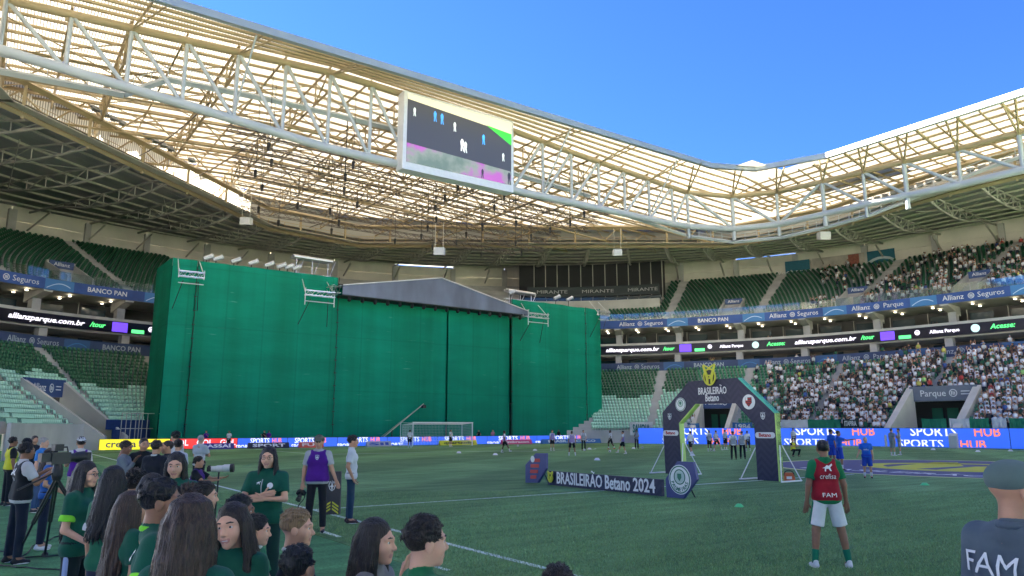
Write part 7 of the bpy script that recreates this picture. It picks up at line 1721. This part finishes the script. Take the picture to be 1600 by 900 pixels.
i = far(265, 790, 674, 2.6, 'stand', 'tall dark-haired man behind the white shirt', hair='curly', hairc='black', skin='tan', shirt='white_tee', shirtc=(.5, .5, .5), legc=BLK, seed=31)
# television crew
i = far(20, 880, 690, .85, 'camera', 'camera operator with headset in black vest and white sleeves', hair='short', hairc='dark', skin='brown', shirt='white_tee', shirtc=(.5, .52, .56), bib=(.010, .011, .014), legc=(.012, .016, .03), shoe=(.02, .02, .02), seed=32, headset=True, vox=.015, build=1.08)
decal(i, 'TV', .07, 1.20, CW_)
for sg in (-1, 1): decal(i, '', 0, 1.30, CW_, poly=[(sg * x, y) for x, y in ((.01, -.03), (.045, .0), (.05, .05), (.03, .075), (.02, .04), (.005, .015))][::sg]); decal(i, '', 0, 1.30, CW_, poly=[(sg * x, y) for x, y in ((.05, -.03), (.10, -.035), (.075, .0), (.055, .01))][::sg])
i = far(62, 858, 700, .5, 'stand', 'woman in blue tee and dark cap with long brown hair', hair='long', hairc='brown', skin='tan', shirt='blue_tee', shirtc=(.02, .10, .34), legc=(.012, .017, .035), shoe=(.6, .6, .6), cap=(.02, .018, .02), female=True, seed=33, extra=fwd_arms)
i = far(56, 800, 683, .1, 'stand', 'grey-haired man in bright blue shirt behind the camera', hair='short', hairc='grey', skin='light', shirt='sky_tee', shirtc=(.03, .19, .52), legc=(.06, .10, .19), seed=34)
i = far(114, 812, 682, 2.2, 'camera', 'man in purple vest and white cap with video camera', hair='short', hairc='dark', skin='tan', shirt='white_tee', shirtc=(.5, .52, .56), bib=(.075, .012, .22), legs='short', legc=(.30, .26, .20), cap=(.6, .6, .62), seed=35)
i = far(30, 795, 684, .3, 'stand', 'man in black cap behind the headset operator', hair='short', hairc='black', skin='tan', shirt='black_tee', shirtc=BLK, cap=BLK, legc=BLK, seed=36)
i = far(8, 790, 682, .9, 'stand', 'steward in yellow vest at the left edge', hair='short', hairc='dark', skin='brown', shirt='black_tee', shirtc=BLK, bib=(.55, .55, .03), legc=BLK, seed=37)
i = far(44, 776, 680, -.6, 'stand', 'steward in dark jacket with yellow band by the tribune', hair='short', hairc='black', skin='tan', shirt='dark_jkt', shirtc=(.02, .022, .03), sleeve='long', legc=BLK, seed=38)
# broadcast camera on tripod
w = dp(92, 716, 10.6); tc_ = empty('broadcast_camera', Vector((w.x, w.y, 0)), 0, label='large broadcast camera on a tall tripod beside the crew', cat='camera'); d = Vector((.5, .87, .02)).normalized(); sd = Vector((.87, -.5, 0)).normalized(); R = Matrix((d, -sd, Vector((0, 0, 1)))).transposed()
mb = MB(); mb.box(w, .26, .13, .16, m=R); mb.box(w - d * .19 + Vector((0, 0, .02)), .14, .10, .12, m=R); mb.build('camera_body', mat('camera_black', (.018, .018, .02), .45, var=.1), tc_)
mb = MB(); mb.lathe([(.06, 0), (.06, .08), (.075, .12), (.085, .22)], w + d * .13, 16, d); mb.build('lens', BLACK, tc_); mb = MB(); mb.box(w + d * .38, .06, .17, .13, m=R); mb.build('lens_hood', BLACK, tc_)
mb = MB(); mb.box(w - d * .06 + Vector((0, 0, .15)) + sd * .05, .12, .10, .09, m=R); mb.build('viewfinder', BLACK, tc_); mb = MB(); mb.tube([w + d * .12 + Vector((0, 0, .08)), w + d * .10 + Vector((0, 0, .15)), w - d * .11 + Vector((0, 0, .15)), w - d * .13 + Vector((0, 0, .08))], .012, 6); mb.build('handle', BLACK, tc_)
hd = w - Vector((0, 0, .2)); mb = MB(); mb.lathe([(.05, -.1), (.07, -.04), (.07, .04), (.05, .12)], hd, 12); mb.build('tripod_head', BLACK, tc_)
member('pan_bar', hd - d * .05, hd - d * .55 - Vector((0, 0, .18)) + sd * .1, .014, BLACK, tc_, 6)
for fx, fy, dd in ((24, 876, 0), (70, 868, .3), (118, 846, 1.5)):
    ft = gp(fx, fy) if dd != 1.5 else Vector((w.x + .5, w.y + .7, 0)); m_ = hd.lerp(ft, .55)
    for o in (-.035, .035): member('tripod_leg', hd + sd * o - Vector((0, 0, .08)), m_ + sd * o, .016, BLACK, tc_, 6)
    member('tripod_leg', m_ - (m_ - hd) * .15, ft + Vector((0, 0, .03)), .018, BLACK, tc_, 6); mb = MB(); mb.lathe([(.05, 0), (.05, .03), (.02, .06)], ft, 8); mb.build('tripod_foot', BLACK, tc_)
for k, pts in enumerate((((-4, 862), (40, 872), (110, 868), (150, 866)), ((-4, 884), (60, 890), (150, 893)), ((30, 872), (60, 850), (95, 838), (150, 842)))):
    mb = MB(); g = [gp(*p) + Vector((0, 0, .012)) for p in pts]; q = [g[0]]
    for a, b in zip(g[:-1], g[1:]): q += [a.lerp(b, f) + Vector((.06 * math.sin(f * 6), .05 * math.sin(f * 9 + k), 0)) * (f < 1) for f in (.25, .5, .75, 1)]
    mb.tube(q, .012, 5); mb.build('cable', BLACK, label=['black cable under the tripod on the turf', 'black cable nearest the bottom left corner', 'black cable running to the tripod foot'][k], cat='cable')
# red-bib player and the man in the cap
i = far(1300, 887, 684, 1.50, 'wide', 'player in red bib and white shorts with back turned', hair='buzz', hairc='black', skin='brown', shirt='kit', shirtc=(.008, .11, .055), bib=(.28, .010, .022), legs='short', legc=(.66, .68, .68), sock=(.01, .17, .09), shoe=(.66, .66, .66), seed=40, vox=.013, yaw=-.12)
decal(i, 'crefisa', .10, 1.235, CW_, width=.22); decal(i, 'FAM', .08, .985, CW_, width=.19); decal(i, '', 0, 1.35, CW_, poly=[(x * 1.35, y * 1.35) for x, y in PUMA])
sp2 = dict(i); hipz = i['G'][2]
for sg in (-1, 1): # green side panels of the shorts
    hip, kn = i['J']['R' if sg > 0 else 'L'][4:6]; V, F = surface([cone_(hip + np.array((.062 * sg, .0, .0)), hip + (kn - hip) * .84 + np.array((.062 * sg, 0, 0)), .042, .044, .01, True)], .012); link('side_panel', np_mesh('side_panel', (V + i['G']) * i['s'], F, cloth_m('side_green', (.01, .16, .085)), smooth=True), i['root'])
i = near(1578, 716, 3.6, .30, 'stand', 'man in grey polo and cap at the bottom right corner', 0, hair='bald', hairc='dark', skin='tan', shirt='slate_polo', shirtc=(.085, .115, .14), collar=(.085, .115, .14), cap=(.11, .16, .145), legc=BLK, seed=41, build=1.16, yaw=-.3)
decal(i, 'FAM', .13, 1.30, CW_, width=.26, dx=-.06)
# coaches, officials, far players
PG = 'players and staff warming up on the far grass'
BLU = (.012, .11, .52); WT = (.62, .63, .64); LILAC = (.30, .22, .42); GB = (.30, .32, .34)
i = far(1357, 747, 682, -2.0, 'stand', 'coach in blue kit with white socks facing the camera', hair='buzz', hairc='grey', skin='tan', shirt='blue_kit', shirtc=BLU, legs='knee', legc=(.012, .05, .36), sock=WT, shoe=BLK, seed=42, extra=dict(R=arm((.35, .2, -1), (.3, .5, -.7))), build=1.1, vox=.02); decal(i, 'crefisa', .09, 1.2, CW_, width=.2, back=False)
i = far(1314, 735, 672, .0, 'point', 'coach in blue pointing across, behind the red bib', hair='buzz', hairc='black', skin='brown', shirt='blue_kit', shirtc=BLU, legs='knee', legc=(.012, .05, .36), sock=WT, shoe=BLK, seed=43, vox=.022)
i = far(1302, 728, 669, .4, 'stand', 'second man in blue half hidden by the pointing coach', hair='short', hairc='black', skin='brown', shirt='blue_kit', shirtc=BLU, legs='knee', legc=(.012, .05, .36), shoe=BLK, seed=44)
i = far(1396, 712, 669, .3, 'stand', 'official in grey kit left of his partner', hair='short', hairc='dark', skin='tan', shirt='greykit', shirtc=(.22, .24, .24), legs='knee', legc=(.22, .24, .24), shoe=WT, sock=WT, seed=45, group=PG)
i = far(1407, 711, 668, 2.7, 'face', 'official in grey kit with hand raised', hair='short', hairc='dark', skin='tan', shirt='greykit', shirtc=(.24, .26, .25), legs='knee', legc=(.24, .25, .24), shoe=WT, sock=WT, seed=46, group=PG)
i = far(1240, 713, 690, -1.2, 'squat', 'crouching photographer in yellow vest right of the arch', hair='short', hairc='black', skin='tan', shirt='black_tee', shirtc=BLK, bib=(.55, .50, .03), legc=BLK, seed=47, H=1.75)
i = far(1241, 699, 669, -1.5, 'stand', 'man in white top behind the crouching photographer', hair='short', hairc='dark', skin='tan', shirt='white_tee', shirtc=WT, legc=BLK, seed=48)
fp = [(640, 700, 669, 1.5, 'stand', 'goalkeeper coach in white top left of the goal', WT, None, BLK, 'short'), (704, 698, 669, -.6, 'face', 'player in white and black standing in the goal', WT, None, BLK, 'short'), (788, 707, 672, .2, 'kick', 'player in lilac bib kicking a ball', WT, LILAC, BLK, 'short'),
      (863, 704, 667, -1.2, 'stand', 'player in lilac bib waiting left of two others', WT, LILAC, BLK, 'short'), (894, 712, 667, 1.5, 'wide', 'nearest player in lilac bib with back turned', WT, LILAC, BLK, 'short'), (912, 704, 667, -1.4, 'stand', 'player in grey bib with ball at his feet', WT, GB, BLK, 'long'),
      (954, 702, 668, -2.8, 'walk', 'player in white with orange boots', WT, None, BLK, 'short'), (974, 709, 675, 3.0, 'kick', 'player in lilac bib swinging his leg beside the arch', WT, LILAC, BLK, 'short'), (995, 701, 668, -1.5, 'face', 'staff member in grey top with long black trousers', GB, None, BLK, 'long'),
      (1080, 711, 669, 2.0, 'walk', 'player in white top inside the left of the arch', WT, None, BLK, 'short'), (1109, 705, 667, -1.3, 'stand', 'player in grey bib deep inside the arch', WT, GB, BLK, 'short'), (1120, 705, 669, .4, 'kick', 'player in white bending to a ball inside the arch', WT, None, BLK, 'short'),
      (1147, 718, 668, 1.4, 'stand', 'staff man in grey bib and long trousers inside the arch', WT, GB, BLK, 'long'), (1161, 717, 668, 1.2, 'stand', 'second staff man in grey bib inside the arch', WT, GB, BLK, 'long'), (1169, 705, 669, -2.0, 'walk', 'player in white near the right arch leg', WT, None, BLK, 'short'), (1134, 703, 670, 0.5, 'stand', 'player in white beyond the two staff men', WT, None, BLK, 'short')]
for k, (px, ft, tp, fc, po, lab, sc_, bb, lg, ln) in enumerate(fp):
    far(px, ft, tp, fc, po, lab, hair='buzz' if k % 3 else 'short', hairc='black', skin=('brown', 'tan', 'dark', 'tan')[k % 4], shirt='far_%d' % int(sc_[0] * 100), shirtc=sc_, bib=bb, legs=ln, legc=lg, sock=WT if ln == 'short' else None, shoe=(.6, .15, .06) if k == 6 else WT if ln == 'short' else BLK, seed=60 + k, group=PG, H=1.8)
for k, (px, lab) in enumerate(((322, 'photographer in purple vest behind the red board'), (358, 'ball boy standing in front of the red board'), (413, 'photographer in dark top behind the first blue board'), (420, 'photographer in purple vest behind the first blue board'), (770, 'photographer in pink bib behind the board right of the goal'), (873, 'dark figure behind the board among the players'), (748, 'steward in black beside the right goal post'), (1024, 'steward behind the board left of the arch'))):
    a = at_b(px, 680, 57.3 if px != 358 else 55.0)[0]; person(P(a, 57.3 if px != 358 else 55.0, 0), -1.4 - .2 * (k % 3), 1.72, 'stand' if k % 2 else 'camera', lab, hair='short', hairc='black', skin=('tan', 'brown')[k % 2], shirt='pv%d' % k, shirtc=((.09, .02, .24), WT, BLK, (.09, .02, .24), (.5, .2, .3), BLK, BLK, (.1, .1, .3))[k], legs='long' if px != 358 else 'short', legc=BLK, vox=.03, seed=90 + k, group='people behind the goal-end boards')

# ================================================================== blades of the near turf
gr = np.random.default_rng(3); N = 170000
yy = 9.6 + 15 * gr.random(N * 2) ** 1.5; xx = (gr.random(N * 2) * 1.56 - .78) * yy
rel = np.stack([xx - CV.x, yy - CV.y], 1); aa = rel @ np.array(WV[:]); keep_ = (aa > -35.4); xx, yy = xx[keep_][:N], yy[keep_][:N]; n_ = len(xx)
hh = gr.uniform(.018, .045, n_); th = gr.uniform(0, 6.28, n_); ww = gr.uniform(.004, .008, n_); lx, ly = gr.normal(0, .014, n_), gr.normal(0, .014, n_)
V = np.stack([np.stack([xx - ww * np.cos(th), yy - ww * np.sin(th), np.zeros(n_)], 1), np.stack([xx + ww * np.cos(th), yy + ww * np.sin(th), np.zeros(n_)], 1), np.stack([xx + lx, yy + ly, hh], 1)], 1).reshape(-1, 3)
tn = np.array((.195, .365, .145)) * gr.uniform(.7, 1.3, (n_, 1)) * np.stack([gr.uniform(.85, 1.2, n_), np.ones(n_), gr.uniform(.8, 1.2, n_)], 1)
tag(link('grass', np_mesh('grass', V, np.arange(n_ * 3).reshape(-1, 3), attr_mat('grass_blade', rough=.7), tint=tn)), 'short green blades of the near turf', 'grass', kind='stuff')
